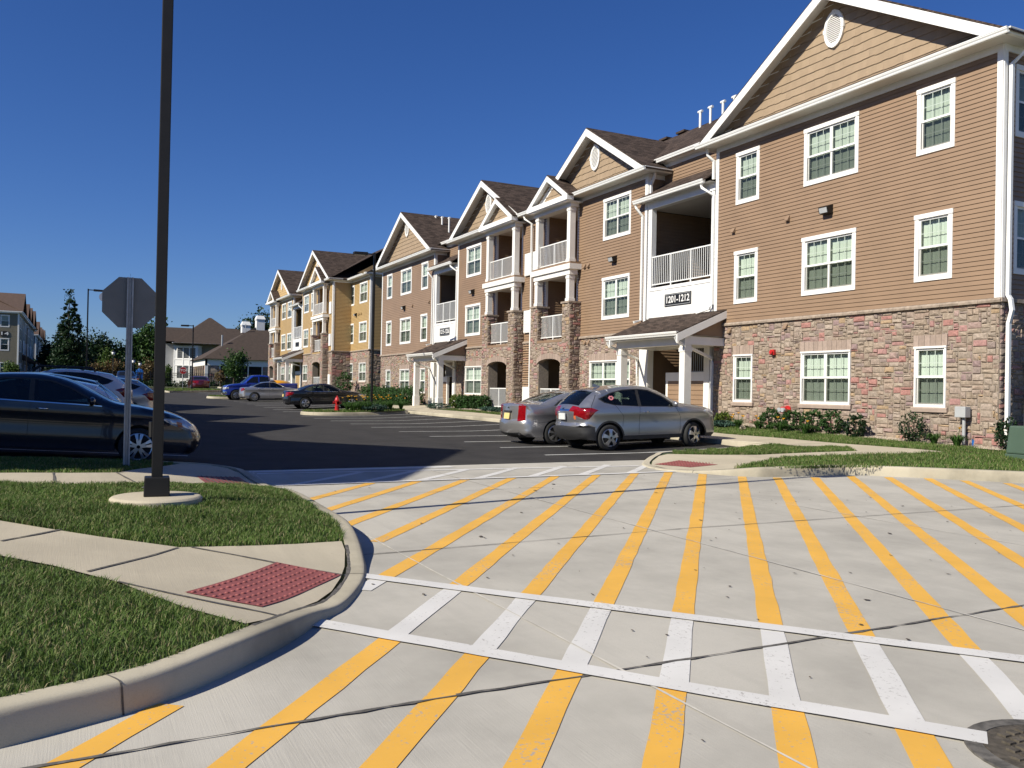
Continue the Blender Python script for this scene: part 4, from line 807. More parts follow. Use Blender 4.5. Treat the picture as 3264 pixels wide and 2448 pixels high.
def eave(B, x0, x1, Y, dz, ovl=.5, ovr=.5, retl=None, retr=None):
    """gutter, fascia and soffit of a pavilion front; returns along the sides"""
    z = 9.775 + dz; g = MB(O=(0, Y - .5, 0)); gutter(g, x0 - ovl, x1 + ovr, z, -.05)
    if retr: q = MB(O=(x1 + ovr - .09, Y - .5, 0), ang=math.pi / 2); gutter(q, 0, retr, z, 0.); g.fs += [tuple(i + len(g.vs) for i in f) for f in q.fs]; g.vs += q.vs
    if retl: q = MB(O=(x0 - ovl + .09, Y - .5 + retl, 0), ang=-math.pi / 2); gutter(q, 0, retl, z, 0.); g.fs += [tuple(i + len(g.vs) for i in f) for f in q.fs]; g.vs += q.vs
    g.build('gutter', M['pvc'], B)
    s = MB(); zz = z + .004; s.face([(x0 - ovl, Y - .47, zz), (x1 + ovr, Y - .47, zz), (x1 + ovr, Y + .02, zz), (x0 - ovl, Y + .02, zz)])
    if retr: s.face([(x1, Y, zz + .001), (x1 + ovr, Y, zz + .001), (x1 + ovr, Y + retr, zz + .001), (x1, Y + retr, zz + .001)])
    if retl: s.face([(x0 - ovl, Y, zz + .001), (x0, Y, zz + .001), (x0, Y + retl, zz + .001), (x0 - ovl, Y + retl, zz + .001)])
    s.build('soffit', M['soffit'], B)
def sidewall(B, x, y0, y1, dz, sid, facing=1, wins=(), stone=True, low=None, z0=.2, seed=9, top=9.62, cell=(.074, .054)):
    fr = dict(O=(x, y0 if facing > 0 else y1, 0), ang=math.pi / 2 * facing); Z = lambda z: z + dz; L = y1 - y0
    LV = {3: (7.69, 9.37), 2: (4.48, 6.18), 1: (1.32, 2.84)}; hs_ = [whole(u0, u1, Z(LV[l][0]), Z(LV[l][1]), .1 if l > 1 else .035) for u0, u1, l, n in wins]
    if low:
        s = MB(**fr); siding(s, 0, L, Z(low), Z(top)); s.build('siding', M[sid], B); t = MB(**fr); t.box(0, .13, -.05, .032, Z(low), Z(top)); t.box(0, L, -.05, .034, Z(top), Z(top) + .17); t.build('corner_board', M['trim'], B); return
    st = MB(**fr); mo = MB(**fr)
    stonework(st, mo, 0, L, Z(z0), Z(3.8), holes=[h for h in hs_ if h[3] < Z(3.8)], seed=seed, c=cell); st.build('stone_base', M['stone'], B); mo.build('stone_backing', M['mortar'], B)
    l = MB(**fr); l.box(-.06, L, -.02, .09, Z(3.8), Z(3.89)); l.build('stone_ledge', M['ledge'], B)
    s = MB(**fr); siding(s, 0, L, Z(3.9), Z(top), holes=[h for h in hs_ if h[3] > Z(3.8)]); s.build('siding', M[sid], B)
    t = MB(**fr); t.box(0, .13, -.05, .032, Z(3.9), Z(top)); t.box(0, L, -.05, .034, Z(top), Z(top) + .17); t.build('corner_board', M['trim'], B)
    for u0, u1, l, n in wins: window(B, fr, u0, u1, Z(LV[l][0]), Z(LV[l][1]), n, casing=.115 if l > 1 else .05)
def vents(B, pts, hgt=.5, tee=True):
    for (x, y, z) in pts:
        b = MB(); b.tube([(x, y, z - 1.3), (x, y, z + hgt)], .055, 8)
        if tee: b.tube([(x - .13, y, z + hgt), (x + .13, y, z + hgt)], .06, 8)
        b.build('vent_pipe', M['pvc'], B)
# ------------------------------------------------------------------ tan apartment house along the right
B1 = thing('apartment_building', 'long tan apartment house with stone base and white trim, right beside the crossing', 'building', (-35, 19, 0))
Yf = 19.0
# near pavilion
facade(B1, -22.9, -12.86, Yf, 0, 'siding', [(-21.92, -20.85, 3, 1), (-18.98, -16.99, 3, 2), (-15.14, -14.07, 3, 1), (-21.94, -20.86, 2, 1), (-19.0, -17.03, 2, 2), (-15.16, -14.09, 2, 1), (-21.88, -21.0, 1, 1), (-18.96, -17.14, 1, 2), (-15.1, -14.2, 1, 1)], z0=.1, seed=11,
       hoods=[(-19.59, 6.86), (-22.0, 6.88), (-19.6, 3.62), (-22.1, 3.62)], lights=[(-18.03, 6.84)])
eave(B1, -22.9, -12.86, Yf, 0, .5, .45, retr=8, retl=1.2)
gable(B1, Yf, -23.35, -12.45, 9.91, .58, 26, vent=11.96)
sidewall(B1, -12.86, Yf, 27, 0, 'siding', 1, [(.42, 1.5, 3, 1), (.42, 1.5, 2, 1), (4.2, 5.3, 3, 1), (4.2, 5.3, 2, 1)], seed=5)
sidewall(B1, -22.9, Yf, Yf + .75, 0, 'siding', -1, low=8.9, seed=6)
downspout(B1, [(-12.5, 19.35, 9.76), (-12.52, 19.33, 9.6), (-12.76, 19.16, 9.3), (-12.76, 19.14, 3.95), (-12.7, 19.14, 3.85), (-12.66, 19.14, 3.6), (-12.74, 19.14, 3.3), (-12.74, 19.14, .4)])
downspout(B1, [(-23.1, 18.72, 9.78), (-23.1, 18.75, 9.55), (-22.97, 18.92, 9.35), (-22.97, 18.92, 8.75)])
# entry one, middle pavilions, entry two, far pavilion
entry(B1, -26.84, -22.9, Yf, 0, 'siding', sign='1201-1212', px=-24.24)
facade(B1, -44.9, -26.84, Yf, 0, 'siding', [(-29.86, -27.9, 3, 2), (-29.87, -27.91, 2, 2), (-30.7, -27.75, 1, 3), (-43.7, -41.77, 3, 2), (-43.74, -41.76, 2, 2), (-43.58, -41.42, 1, 2)], seed=12,
       extra=[(-34.7, -31.85, .2, 9.55), (-40.0, -37.0, .2, 9.55)], stone_holes=[(-34.7, -31.85, .2, 3.8), (-40.0, -37.0, .2, 3.8)], lights=[(-29.0, 6.85), (-42.75, 6.85)], hoods=[(-31.25, 6.83), (-30.95, 6.83), (-31.1, 3.62), (-30.8, 3.62)])
eave(B1, -44.9, -26.84, Yf, 0, .5, .5, retr=1.6, retl=1.6)
gable(B1, Yf, -34.75, -26.35, 9.91, .60, 24.3, vent=11.25); gable(B1, Yf, -45.35, -36.5, 9.91, .575, 24.3, vent=11.25)
tower(B1, -35.0, -31.55, Yf, 0, 'siding', seed=21); tower(B1, -40.3, -36.75, Yf, 0, 'siding', seed=31)
sw_ = MB(O=(0, Yf, 0)); siding(sw_, -36.72, -35.02, .3, 3.9, dp=.07); sw_.build('siding', M['siding'], B1)
for i, (z0, z1) in enumerate(((.9, 1.75), (4.3, 5.35), (7.0, 8.05))):
    g = MB(O=(0, Yf, 0))
    for u in ((-36.62, -35.92), (-35.78, -35.1)):
        g.box(u[0], u[1], .02, .1, z0, z1)
        for k in range(14): z = z0 + .05 + (z1 - z0 - .1) * k / 13; g.box(u[0] + .04, (u[0] + u[1]) / 2 - .015, .1, .112, z - .012, z + .012); g.box((u[0] + u[1]) / 2 + .015, u[1] - .04, .1, .112, z - .012, z + .012)
    g.build('wall_grille', M['pvc'], B1)
downspout(B1, [(-36.1, 18.55, 9.78), (-36.1, 18.6, 9.6), (-35.85, 18.85, 9.35), (-35.85, 18.88, 5.5), (-35.85, 18.88, 3.9), (-35.85, 18.88, .6)])
sidewall(B1, -26.84, Yf, Yf + .75, 0, 'siding', 1, low=8.9, seed=7); sidewall(B1, -44.9, Yf, Yf + .75, 0, 'siding', -1, low=8.9, seed=8)
downspout(B1, [(-26.55, 19.1, 9.78), (-26.6, 19.1, 9.6), (-26.75, 19.08, 9.35), (-26.75, 19.08, 9.0)])
entry(B1, -48.46, -44.9, Yf, 0, 'siding_d', mir=True, sign='1215-1226', px=-45.4)
facade(B1, -58.44, -48.46, Yf, 0, 'siding_d', [(-57.36, -56.25, 3, 1), (-54.5, -52.45, 3, 2), (-50.66, -49.53, 3, 1), (-57.36, -56.25, 2, 1), (-54.5, -52.45, 2, 2), (-50.66, -49.53, 2, 1), (-57.2, -56.22, 1, 1), (-54.34, -52.5, 1, 2), (-50.55, -49.66, 1, 1)], seed=13, z0=.4,
       hoods=[(-52.2, 6.86), (-49.3, 6.86)], lights=[(-53.7, 6.84)])
eave(B1, -58.44, -48.46, Yf, 0, .5, .5, retr=1.6, retl=6); gable(B1, Yf, -58.9, -48.0, 9.91, .57, 26, vent=11.96)
sidewall(B1, -48.46, Yf, Yf + .75, 0, 'siding_d', 1, low=8.9, seed=9); sidewall(B1, -58.44, Yf, 27, 0, 'siding_d', -1, seed=10)
mr = MB(); zr = 9.91 + .6 * 5.85
for (xa, xb, ye) in ((-59.0, -48.46, 18.6), (-48.46, -44.9, 19.38), (-44.9, -26.84, 18.6), (-26.84, -22.9, 19.38), (-22.9, -12.6, 18.6)):
    mr.slab([(xa, ye, 9.88 + .6 * (ye - 18.55)), (xb, ye, 9.88 + .6 * (ye - 18.55)), (xb if xb < -13 else -18.4, 24.4, zr), (xa, 24.4, zr)], .05)
mr.slab([(-59.0, 24.4, zr), (-18.4, 24.4, zr), (-12.6, 31, zr - 3.9), (-59.0, 31, zr - 3.9)], .05); mr.slab([(-12.6, 18.6, 9.9), (-12.6, 31, zr - 3.9), (-18.4, 24.4, zr)], .05)
mr.build('roof', M['roof'], B1)
cw = MB(); cw.face([(-58.4, 30.5, 0), (-12.9, 30.5, 0), (-12.9, 30.5, 9.6), (-58.4, 30.5, 9.6)])
for x in (-58.42, -12.88): cw.face([(x, 27, 0), (x, 30.5, 0), (x, 30.5, 9.8), (x, 27, 9.8)])
cw.face([(-58.42, 18.9, 9.8), (-58.42, 30.5, 9.8), (-58.42, 24.4, 13.2)])
cw.build('rear_wall', M['siding'], B1)
rv = MB()
for x in np.arange(-36, -31.5, 1.3): rv.box(x, x + .6, -24.6, -24.2, zr - .02, zr + .07)
rv.build('ridge_vent', M['roof_far'], B1)
vents(B1, [(-29.98, 23.9, 13.3), (-29.3, 23.9, 13.3), (-28.5, 23.9, 13.3), (-27.8, 23.9, 13.3)], .5); vents(B1, [(-53.1, 20.8, 12.35), (-52.0, 20.8, 12.1), (-50.8, 20.8, 11.85)], .55)
al = MB(O=(0, Yf, 0)); al.box(-20.15, -19.99, .04, .12, 2.78, 2.94); al.lathe([(.06, 0), (.06, -.06), (.001, -.065)], (-20.07, Yf - .12, 2.86), 10, 'y'); al.build('fire_alarm', M['red'], B1)
fc = MB(); fc.lathe([(.13, 0), (.13, -.03), (.05, -.03), (.05, -.14), (.1, -.14), (.1, -.24), (.001, -.24)], (-19.45, Yf - .03, 1.12), 14, 'y'); o = fc.build('fire_connection', M['red'], B1)
fc = MB(); [fc.lathe([(.07, -.24), (.07, -.31), (.001, -.31)], (-19.45 + s * .07, Yf - .03, 1.12), 10, 'y') for s in (-1, 1)]; fc.build('hose_cap', M['grey'], o)
# ------------------------------------------------------------------ yellow apartment house beyond
B2 = thing('apartment_building', 'yellow apartment house with stone base beyond the tan one', 'building', (-82, 19, .8))
DZ = .78; CE = (.13, .095)
facade(B2, -72.3, -66.4, 20.6, DZ, 'siding_y', [(-71.9, -70.75, 3, 1), (-69.2, -67.1, 3, 2), (-71.9, -70.75, 2, 1), (-69.2, -67.1, 2, 2), (-71.75, -70.75, 1, 1), (-69.0, -67.1, 1, 2)], seed=41, cell=CE, lights=[(-70.1, 6.86)], hoods=[(-69.5, 6.86), (-69.1, 6.86), (-68.7, 6.86)], ends=(False, True))
eave(B2, -72.3, -66.4, 20.6, DZ, .0, .45, retr=6); sidewall(B2, -66.4, 20.6, 28, DZ, 'siding_y', 1, seed=42, cell=CE, wins=[(2.5, 3.6, 3, 1), (2.5, 3.6, 2, 1)])
sidewall(B2, -71.6, 19.0, 20.6, DZ, 'siding_y', 1, seed=43, cell=CE)
facade(B2, -82.4, -71.6, 19.0, DZ, 'siding_y', [(-81.85, -79.95, 3, 2), (-79.1, -78.0, 3, 1), (-81.85, -79.95, 2, 2), (-79.1, -78.0, 2, 1), (-81.75, -80.0, 1, 2)], seed=44, cell=CE, extra=[(-76.4, -73.0, .2, 9.55 + DZ)], stone_holes=[(-76.4, -73.0, .2, 4.6)])
eave(B2, -82.4, -71.6, 19.0, DZ, .5, .45, retr=1.2, retl=1.6); gable(B2, 19.0, -82.85, -71.2, 9.91 + DZ, .53, 26, shake=M['shake_y'], vent=11.4 + DZ)
tower(B2, -76.75, -72.65, 19.0, DZ, 'siding_y', seed=51, cell=CE, shk=M['shake_y'])
gr = MB(O=(0, 19., 0)); [gr.box(-72.5, -71.85, .02, .09, z + DZ, z + 1. + DZ) for z in (.9, 4.3, 7.)]; gr.build('wall_grille', M['pvc'], B2)
entry(B2, -86.4, -82.4, 19.0, DZ, 'siding_y', sign='', px=-83.7)
facade(B2, -97.5, -86.4, 19.0, DZ, 'siding_y', [(-91.7, -89.75, 3, 2), (-89.0, -87.05, 3, 2), (-91.7, -89.75, 2, 2), (-89.0, -87.05, 2, 2), (-91.6, -89.8, 1, 2), (-88.9, -87.1, 1, 2)], seed=45, cell=CE, extra=[(-95.3, -92.7, .2, 9.55 + DZ)], stone_holes=[(-95.3, -92.7, .2, 4.6)])
eave(B2, -97.5, -86.4, 19.0, DZ, .5, .5, retr=1.6, retl=6); gable(B2, 19.0, -97.95, -86.0, 9.91 + DZ, .52, 26, shake=M['shake_y'], vent=11.4 + DZ)
tower(B2, -95.7, -92.3, 19.0, DZ, 'siding_y', seed=61, cell=CE, shk=M['shake_y'])
sidewall(B2, -86.4, 19.0, 19.75, DZ, 'siding_y', 1, low=8.9, seed=46, cell=CE); sidewall(B2, -82.4, 19.0, 19.75, DZ, 'siding_y', -1, low=8.9, seed=47, cell=CE); sidewall(B2, -97.5, 19, 28, DZ, 'siding_y', -1, seed=48, cell=CE)
mr = MB(); z0 = 9.88 + DZ; zr2 = zr + DZ
for (xa, xb, ye) in ((-98.0, -86.4, 18.6), (-86.4, -82.4, 19.38), (-82.4, -71.3, 18.6)): mr.slab([(xa, ye, z0 + .6 * (ye - 18.55)), (xb, ye, z0 + .6 * (ye - 18.55)), (xb, 24.4, zr2), (xa, 24.4, zr2)], .05)
mr.slab([(-72.2, 20.15, z0), (-65.9, 20.15, z0), (-65.9, 26, z0 + 3.5), (-72.2, 26, z0 + 3.5)], .05); mr.slab([(-98, 24.4, zr2), (-71.3, 24.4, zr2), (-71.3, 31, zr2 - 3.9), (-98, 31, zr2 - 3.9)], .05); mr.slab([(-72.2, 26, z0 + 3.5), (-65.9, 26, z0 + 3.5), (-65.9, 31, z0), (-72.2, 31, z0)], .05)
mr.build('roof', M['roof'], B2)
cw = MB(); cw.face([(-97.5, 30.5, 0), (-66.4, 30.5, 0), (-66.4, 30.5, 10.4), (-97.5, 30.5, 10.4)])
for x in (-97.48, -66.42): cw.face([(x, 28, 0), (x, 30.5, 0), (x, 30.5, 10.6), (x, 28, 10.6)]); cw.face([(x, 19.5, 10.6), (x, 30.5, 10.6), (x, 25, 13.8)])
cw.build('rear_wall', M['siding_y'], B2)
rv = MB(); [rv.box(x, x + .7, -24.75, -24.05, zr2 - .02, zr2 + .1) for x in np.arange(-71, -66, 1.0)]
# ------------------------------------------------------------------ vehicles: silhouette + width function; local x forward, y left, z up
def smooth(pts, k=5): return spline(pts, k)
def car(spec, label, cat, loc, head, pitch=0., name='parked_car', group=None, fine=True, roll=0.):
    P = [np.array(q) for q in smooth(spec['top'], 6 if fine else 3)]; n = len(P); A = np.array(P)
    Wm, zb, wb, rw = spec['W'] / 2, spec['belt'], spec['wb'], spec['rw']; xr, xf = A[:, 0].min(), A[:, 0].max(); xc = (xr + xf) / 2; L = xf - xr
    d = np.gradient(A, axis=0); d /= np.linalg.norm(d, axis=1)[:, None]; nor = np.c_[-d[:, 1], d[:, 0]]
    def w0(x, z):
        t = abs(x - xc) / (L / 2); w = Wm * (1 - spec.get('taper', .09) * t ** 4)
        if z > zb: w -= (z - zb) * spec.get('tumble', .34)
        w -= max(0, .42 - z) * .12 + .02 * (max(0, zb - .12 - z) / .5) ** 2 * 0
        return w + .014 * math.exp(-((z - (zb - .14)) / .05) ** 2) - .012 * math.exp(-((z - (zb - .34)) / .13) ** 2)
    seg0, seg1 = A[:-1], A[1:]; sd = seg1 - seg0; sl = (sd ** 2).sum(1) + 1e-9
    rr_ = .07 + spec.get('endr', .2) * np.abs(nor[:-1, 0]) ** 1.6
    if spec.get('sharp_top'): rr_ = np.minimum(rr_, .09)
    def W(x, z):
        p = np.array((x, z)); t = np.clip(((p - seg0) * sd).sum(1) / sl, 0, 1); q = np.hypot(*(p - (seg0 + sd * t[:, None])).T); i = int(np.argmin(q)); dd = q[i]; r = rr_[i]
        w = w0(x, z)
        if dd < r: w -= r * (1 - math.sqrt(max(0, 1 - ((r - dd) / r) ** 2)))
        return w
    # side sheet outline: top silhouette + underside with wheel arches
    ra = spec.get('arch', rw + .055); arcs = []
    def arch(cx):
        a0 = math.asin(max(-1, min(1, (spec['sill'] - rw) / ra))); return [(cx + ra * math.cos(a), rw + ra * math.sin(a)) for a in np.linspace(a0, math.pi - a0, 15)]
    under = [tuple(P[-1])] + [q for q in arch(wb / 2) ] + [q for q in arch(-wb / 2)] + [tuple(P[0])]
    pts = [tuple(q) for q in P] + under[1:-1]
    out = []
    for i in range(len(pts)):
        p, q = np.array(pts[i]), np.array(pts[(i + 1) % len(pts)]); m = max(1, int(np.linalg.norm(q - p) / .12)) if i >= n - 1 else 1
        out += [tuple(p + (q - p) * t) for t in np.linspace(0, 1, m, endpoint=False)]
    st = .055 if fine else .13
    gx, gz = np.meshgrid(np.arange(xr, xf, st), np.arange(.15, 2.1, st)); gx = gx.ravel(); gz = gz.ravel(); k = inpoly(out, gx, gz); vs = [Vector(q) for q in out] + [Vector((a, b)) for a, b in zip(gx[k], gz[k])]
    edges = []
    regs = [(nm, [tuple(q) for q in pl]) for nm, pl in spec['side']]
    if spec.get('clad'):
        for cx in (-wb / 2, wb / 2): regs.append(('trim', [(cx + (ra + .045) * math.cos(a), rw + (ra + .045) * math.sin(a)) for a in np.linspace(0, 2 * math.pi, 40, endpoint=False)]))
        regs += [('trim', [(-9, -.2), (9, -.2), (9, spec['clad']), (-9, spec['clad'])]), ('trim', [(-9, -.2), (xr + .5, -.2), (xr + .36, spec['clad_r']), (-9, spec['clad_r'])])]
    for nm, pl in regs:
        b = len(vs); vs += [Vector(q) for q in pl]; edges += [(b + i, b + (i + 1) % len(pl)) for i in range(len(pl))]
    cv, _, cf, *_ = delaunay_2d_cdt(vs, edges, [list(range(len(out)))], 1, 1e-4)
    cv = [(v.x, v.y) for v in cv]; ce_ = np.array([[sum(cv[i][0] for i in f) / len(f), sum(cv[i][1] for i in f) / len(f)] for f in cf]); kk = inpoly(out, ce_[:, 0], ce_[:, 1]); cf = [f for f, q in zip(cf, kk) if q]; yw = [W(*v) for v in cv]; cen = np.array([[sum(cv[i][0] for i in f) / len(f), sum(cv[i][1] for i in f) / len(f)] for f in cf])
    catg = np.full(len(cf), 'body', dtype=object)
    for nm, pl in regs: catg[inpoly(pl, cen[:, 0], cen[:, 1])] = nm
    if False:
        for i, c in enumerate(cen):
            if catg[i] == 'body' and (min(math.hypot(c[0] - wb / 2, c[1] - rw), math.hypot(c[0] + wb / 2, c[1] - rw)) < ra + .045 or c[1] < spec['clad'] or (c[0] < xr + .42 and c[1] < spec['clad_r'])): catg[i] = 'trim'
    bag = {}
    def add(c, pts): 
        mb = bag.setdefault(c, MB()); mb.face(pts)
    for f, c in zip(cf, catg):
        for s in (1, -1):
            e = .006 if c == 'glass' else 0
            q = [(cv[i][0], s * (yw[i] - e), cv[i][1]) for i in f]; add(c, q if s < 0 else q[::-1])
    # cross strips over the silhouette
    fr = [-1, -.93, -.86, -.7, -.5, -.25, 0, .25, .5, .7, .86, .93, 1] if fine else [-1, -.88, -.5, 0, .5, .88, 1]
    rows = []
    for i in range(n):
        w = W(*A[i]); cr = spec.get('crown', .035) + .05 * abs(nor[i, 0]) ** 2
        rows.append([(A[i, 0] + nor[i, 0] * cr * (1 - f * f), w * f, A[i, 1] + nor[i, 1] * cr * (1 - f * f)) for f in fr])
    for i in range(n - 1):
        mx, mz = (A[i] + A[i + 1]) / 2
        for j in range(len(fr) - 1):
            fa = abs(fr[j] + fr[j + 1]) / 2; c = spec['strip'](mx, mz, fa) or 'body'
            add(c, [rows[i][j], rows[i][j + 1], rows[i + 1][j + 1], rows[i + 1][j]])
    root = thing(name, label, cat, loc, group, rot=(roll, -pitch, head))
    mats = {'body': spec['paint'], 'glass': M[spec.get('glass', 'tglass')], 'trim': M['plastic'], 'tail': M['tail'], 'head': M['clear'], 'amber': M['amber'], 'chrome': M['chrome'], 'grille': M['black'], 'clear': M['amber'], 'bumper': spec['paint']}
    nms = {'body': 'body', 'glass': 'window_glass', 'trim': 'lower_trim', 'tail': 'taillight', 'head': 'headlight', 'amber': 'side_marker', 'clear': 'reversing_light', 'chrome': 'chrome_trim', 'grille': 'grille'}
    for c, mb in bag.items():
        if c in ('tail', 'head', 'amber', 'clear'):               # left and right lamp
            for s in (1, -1):
                h = MB(); 
                for f in mb.fs:
                    q = [mb.vs[i] for i in f]
                    if sum(v[1] for v in q) * s > 0: h.face(q)
                h.build(nms[c], mats[c], root, smooth=True, merge=.002, org=(0, 0, 0))
        else: mb.build(nms[c], mats[c], root, smooth=True, sharp=40, merge=.002, org=(0, 0, 0))
    # floor and wheel housings
    u = MB(); fw = Wm - .2
    u.box(xr + .25, xf - .25, -fw, fw, spec['sill'] + .02, spec['sill'] + .12)
    for cx in (-wb / 2, wb / 2): u.box(cx - ra - .03, cx + ra + .03, -fw, fw, .3, rw + ra + .02)
    u.build('underbody', M['rubber'], root, org=(0, 0, 0))
    # wheels
    ns = spec.get('spokes', 5); rim = spec.get('rim', rw * .68); tr = Wm - .02
    tm = MB(); wd = .21
    tm.lathe([(rim, -wd + .02), (rw - .03, -wd), (rw, -wd + .03), (rw, -.03), (rw - .012, -.012), (rw - .05, 0), (rim + .01, -.004), (rim, -.015)], (0, 0, 0), 32 if fine else 18, 'y')
    rm = MB(); rm.lathe([(rim - .0, -.14), (rim, -.012), (rim - .012, -.004), (rim - .025, -.012), (rim - .03, -.1)], (0, 0, 0), 32 if fine else 18, 'y'); rm.fs = [f for f in rm.fs if len(f) == 4]
    rm.lathe([(.03, -.028), (.055, -.03), (.06, -.06), (.001, -.06)], (0, 0, 0), 10, 'y')
    sw = spec.get('spoke_w', .05)
    for i in range(ns):
        for tw in (spec.get('twin', (0,))):
            a = 2 * math.pi * i / ns + tw + .3; ca, sa = math.cos(a), math.sin(a); pr = [(.03, sw * .55, -.03), (rim * .55, sw * .42, -.026), (rim - .01, sw * .75, -.008)]
            for (r0, h0, y0), (r1, h1, y1) in zip(pr[:-1], pr[1:]):
                q = lambda r, h, y: (r * ca - h * sa, y, r * sa + h * ca)
                rm.hexa([q(r0, -h0, y0 - .03), q(r1, -h1, y1 - .03), q(r1, h1, y1 - .03), q(r0, h0, y0 - .03), q(r0, -h0, y0), q(r1, -h1, y1), q(r1, h1, y1), q(r0, h0, y0)])
    # hexa works in frame (u, w, z): w is -y for ang 0, so flip y once
    b0 = MB(); b0.vs = [(v[0], v[1], v[2]) for v in rm.vs]; b0.fs = rm.fs; rm = b0
    hub = MB(); hub.lathe([(rim - .005, -.13), (rim - .02, -.1), (.12, -.085), (.001, -.08)], (0, 0, 0), 20, 'y')  # black disc closing the wheel behind the spokes
    first = None
    for cx in (wb / 2, -wb / 2):
        for s in (1, -1):
            o = bpy.data.objects.new('wheel', first.data) if first else tm.build('wheel', M['rubber'], root, smooth=True, sharp=40, org=(0, 0, 0))
            if first: col.objects.link(o); o.parent = root
            o.location = (cx, s * tr, rw); o.rotation_euler = (0, 0, 0 if s > 0 else math.pi)
            if cx > 0 and spec.get('steer'): o.rotation_euler.z += spec['steer']
            if first:
                for ch in first.children: c = ch.copy(); col.objects.link(c); c.parent = o
            else:
                ORG[o] = Vector(); rm.build('rim', M['alloy'], o, smooth=True, sharp=30); hub.build('back_disc', M['black'], o, smooth=True, sharp=30); first = o
    # mirrors, handles, seams, seats
    mx, mz = spec['mirror']
    for s in (1, -1):
        mb = MB(); yy = s * (W(mx, mz) + .1); mb.ball((mx, yy, mz + .03), (.075, 0, .075), 12, 7); mb.vs = [(mx + (v[0] - mx) * .8, yy + (v[1] - yy) * 1.5, v[2]) for v in mb.vs]; mb.tube([(mx + .03, s * W(mx, mz - .03), mz - .02), (mx, yy, mz + .01)], .025, 6); mb.build('side_mirror', spec['paint'] if not spec.get('clad') else spec['paint'], root, smooth=True, org=(0, 0, 0))
    if fine and spec.get('strip_c'):
        cm = MB(); Q = [np.array(q) for q in spec['strip_c']]
        for a, b in zip(Q[:-1], Q[1:]):
            for s in (1, -1): cm.face([(p[0], s * (W(p[0], p[1] + dz) + .004), p[1] + dz) for p, dz in ((a, -.009), (b, -.009), (b, .009), (a, .009))])
        cm.build('window_trim', M['chrome'], root, org=(0, 0, 0))
    if fine:
        for hx, hz in spec['handles']:
            for s in (1, -1):
                mb = MB(); y = s * (W(hx, hz) + .018); mb.tube([(hx - .09, y, hz + .004), (hx, y + s * .012, hz), (hx + .09, y, hz)], .015, 6, rs=[.008, .016, .012]); mb.build('door_handle', M[spec.get('handle_m', 'chrome')] if spec.get('handle_m') else spec['paint'], root, smooth=True, org=(0, 0, 0))
        sm = MB()
        for ln in spec['seams']:
            Q = [np.array(q) for q in ln]; R_ = []
            for a, b in zip(Q[:-1], Q[1:]): R_ += [a + (b - a) * t for t in np.linspace(0, 1, max(2, int(np.linalg.norm(b - a) / .05)), endpoint=False)]
            R_.append(Q[-1])
            for a, b in zip(R_[:-1], R_[1:]):
                t = (b - a) / (np.linalg.norm(b - a) + 1e-9); q = np.array([-t[1], t[0]]) * .004
                for s in (1, -1): sm.face([(p[0], s * (W(*p) + .0015), p[1]) for p in (a - q, b - q, b + q, a + q)])
        sm.build('door_seam', M['black'], root, org=(0, 0, 0))
    if spec.get('seats'):
        for sx, sy in spec['seats']:
            s_ = MB(); z = spec['sill'] + .12
            s_.hexa([(sx - .2, sy - .24, z + .3), (sx + .3, sy - .24, z + .3), (sx + .3, sy + .24, z + .3), (sx - .2, sy + .24, z + .3), (sx - .36, sy - .2, z + .88), (sx - .22, sy - .2, z + .88), (sx - .22, sy + .2, z + .88), (sx - .36, sy + .2, z + .88)])
            s_.hexa([(sx - .38, sy - .12, z + .92), (sx - .28, sy - .12, z + .92), (sx - .28, sy + .12, z + .92), (sx - .38, sy + .12, z + .92), (sx - .4, sy - .1, z + 1.1), (sx - .32, sy - .1, z + 1.1), (sx - .32, sy + .1, z + 1.1), (sx - .4, sy + .1, z + 1.1)])
            s_.build('seat', M['seat'], root, bevel=.03, org=(0, 0, 0))
        s_ = MB(); s_.box(xr + .5, xf - 1.0, -Wm + .22, Wm - .22, spec['sill'] + .12, zb - .22); s_.build('cabin_floor', M['seat'], root, org=(0, 0, 0))
    if spec.get('plate'):
        px, pz, pm, fx = spec['plate']; px -= .078; mb = MB(); mb.hexa([(px - .012, -.155, pz - .08), (px + .012, -.155, pz - .08), (px + .012, .155, pz - .08), (px - .012, .155, pz - .08), (px - .012 + fx, -.155, pz + .08), (px + .012 + fx, -.155, pz + .08), (px + .012 + fx, .155, pz + .08), (px - .012 + fx, .155, pz + .08)])
        pt = mb.build('number_plate', M[pm], root, org=(0, 0, 0))
    return root, W
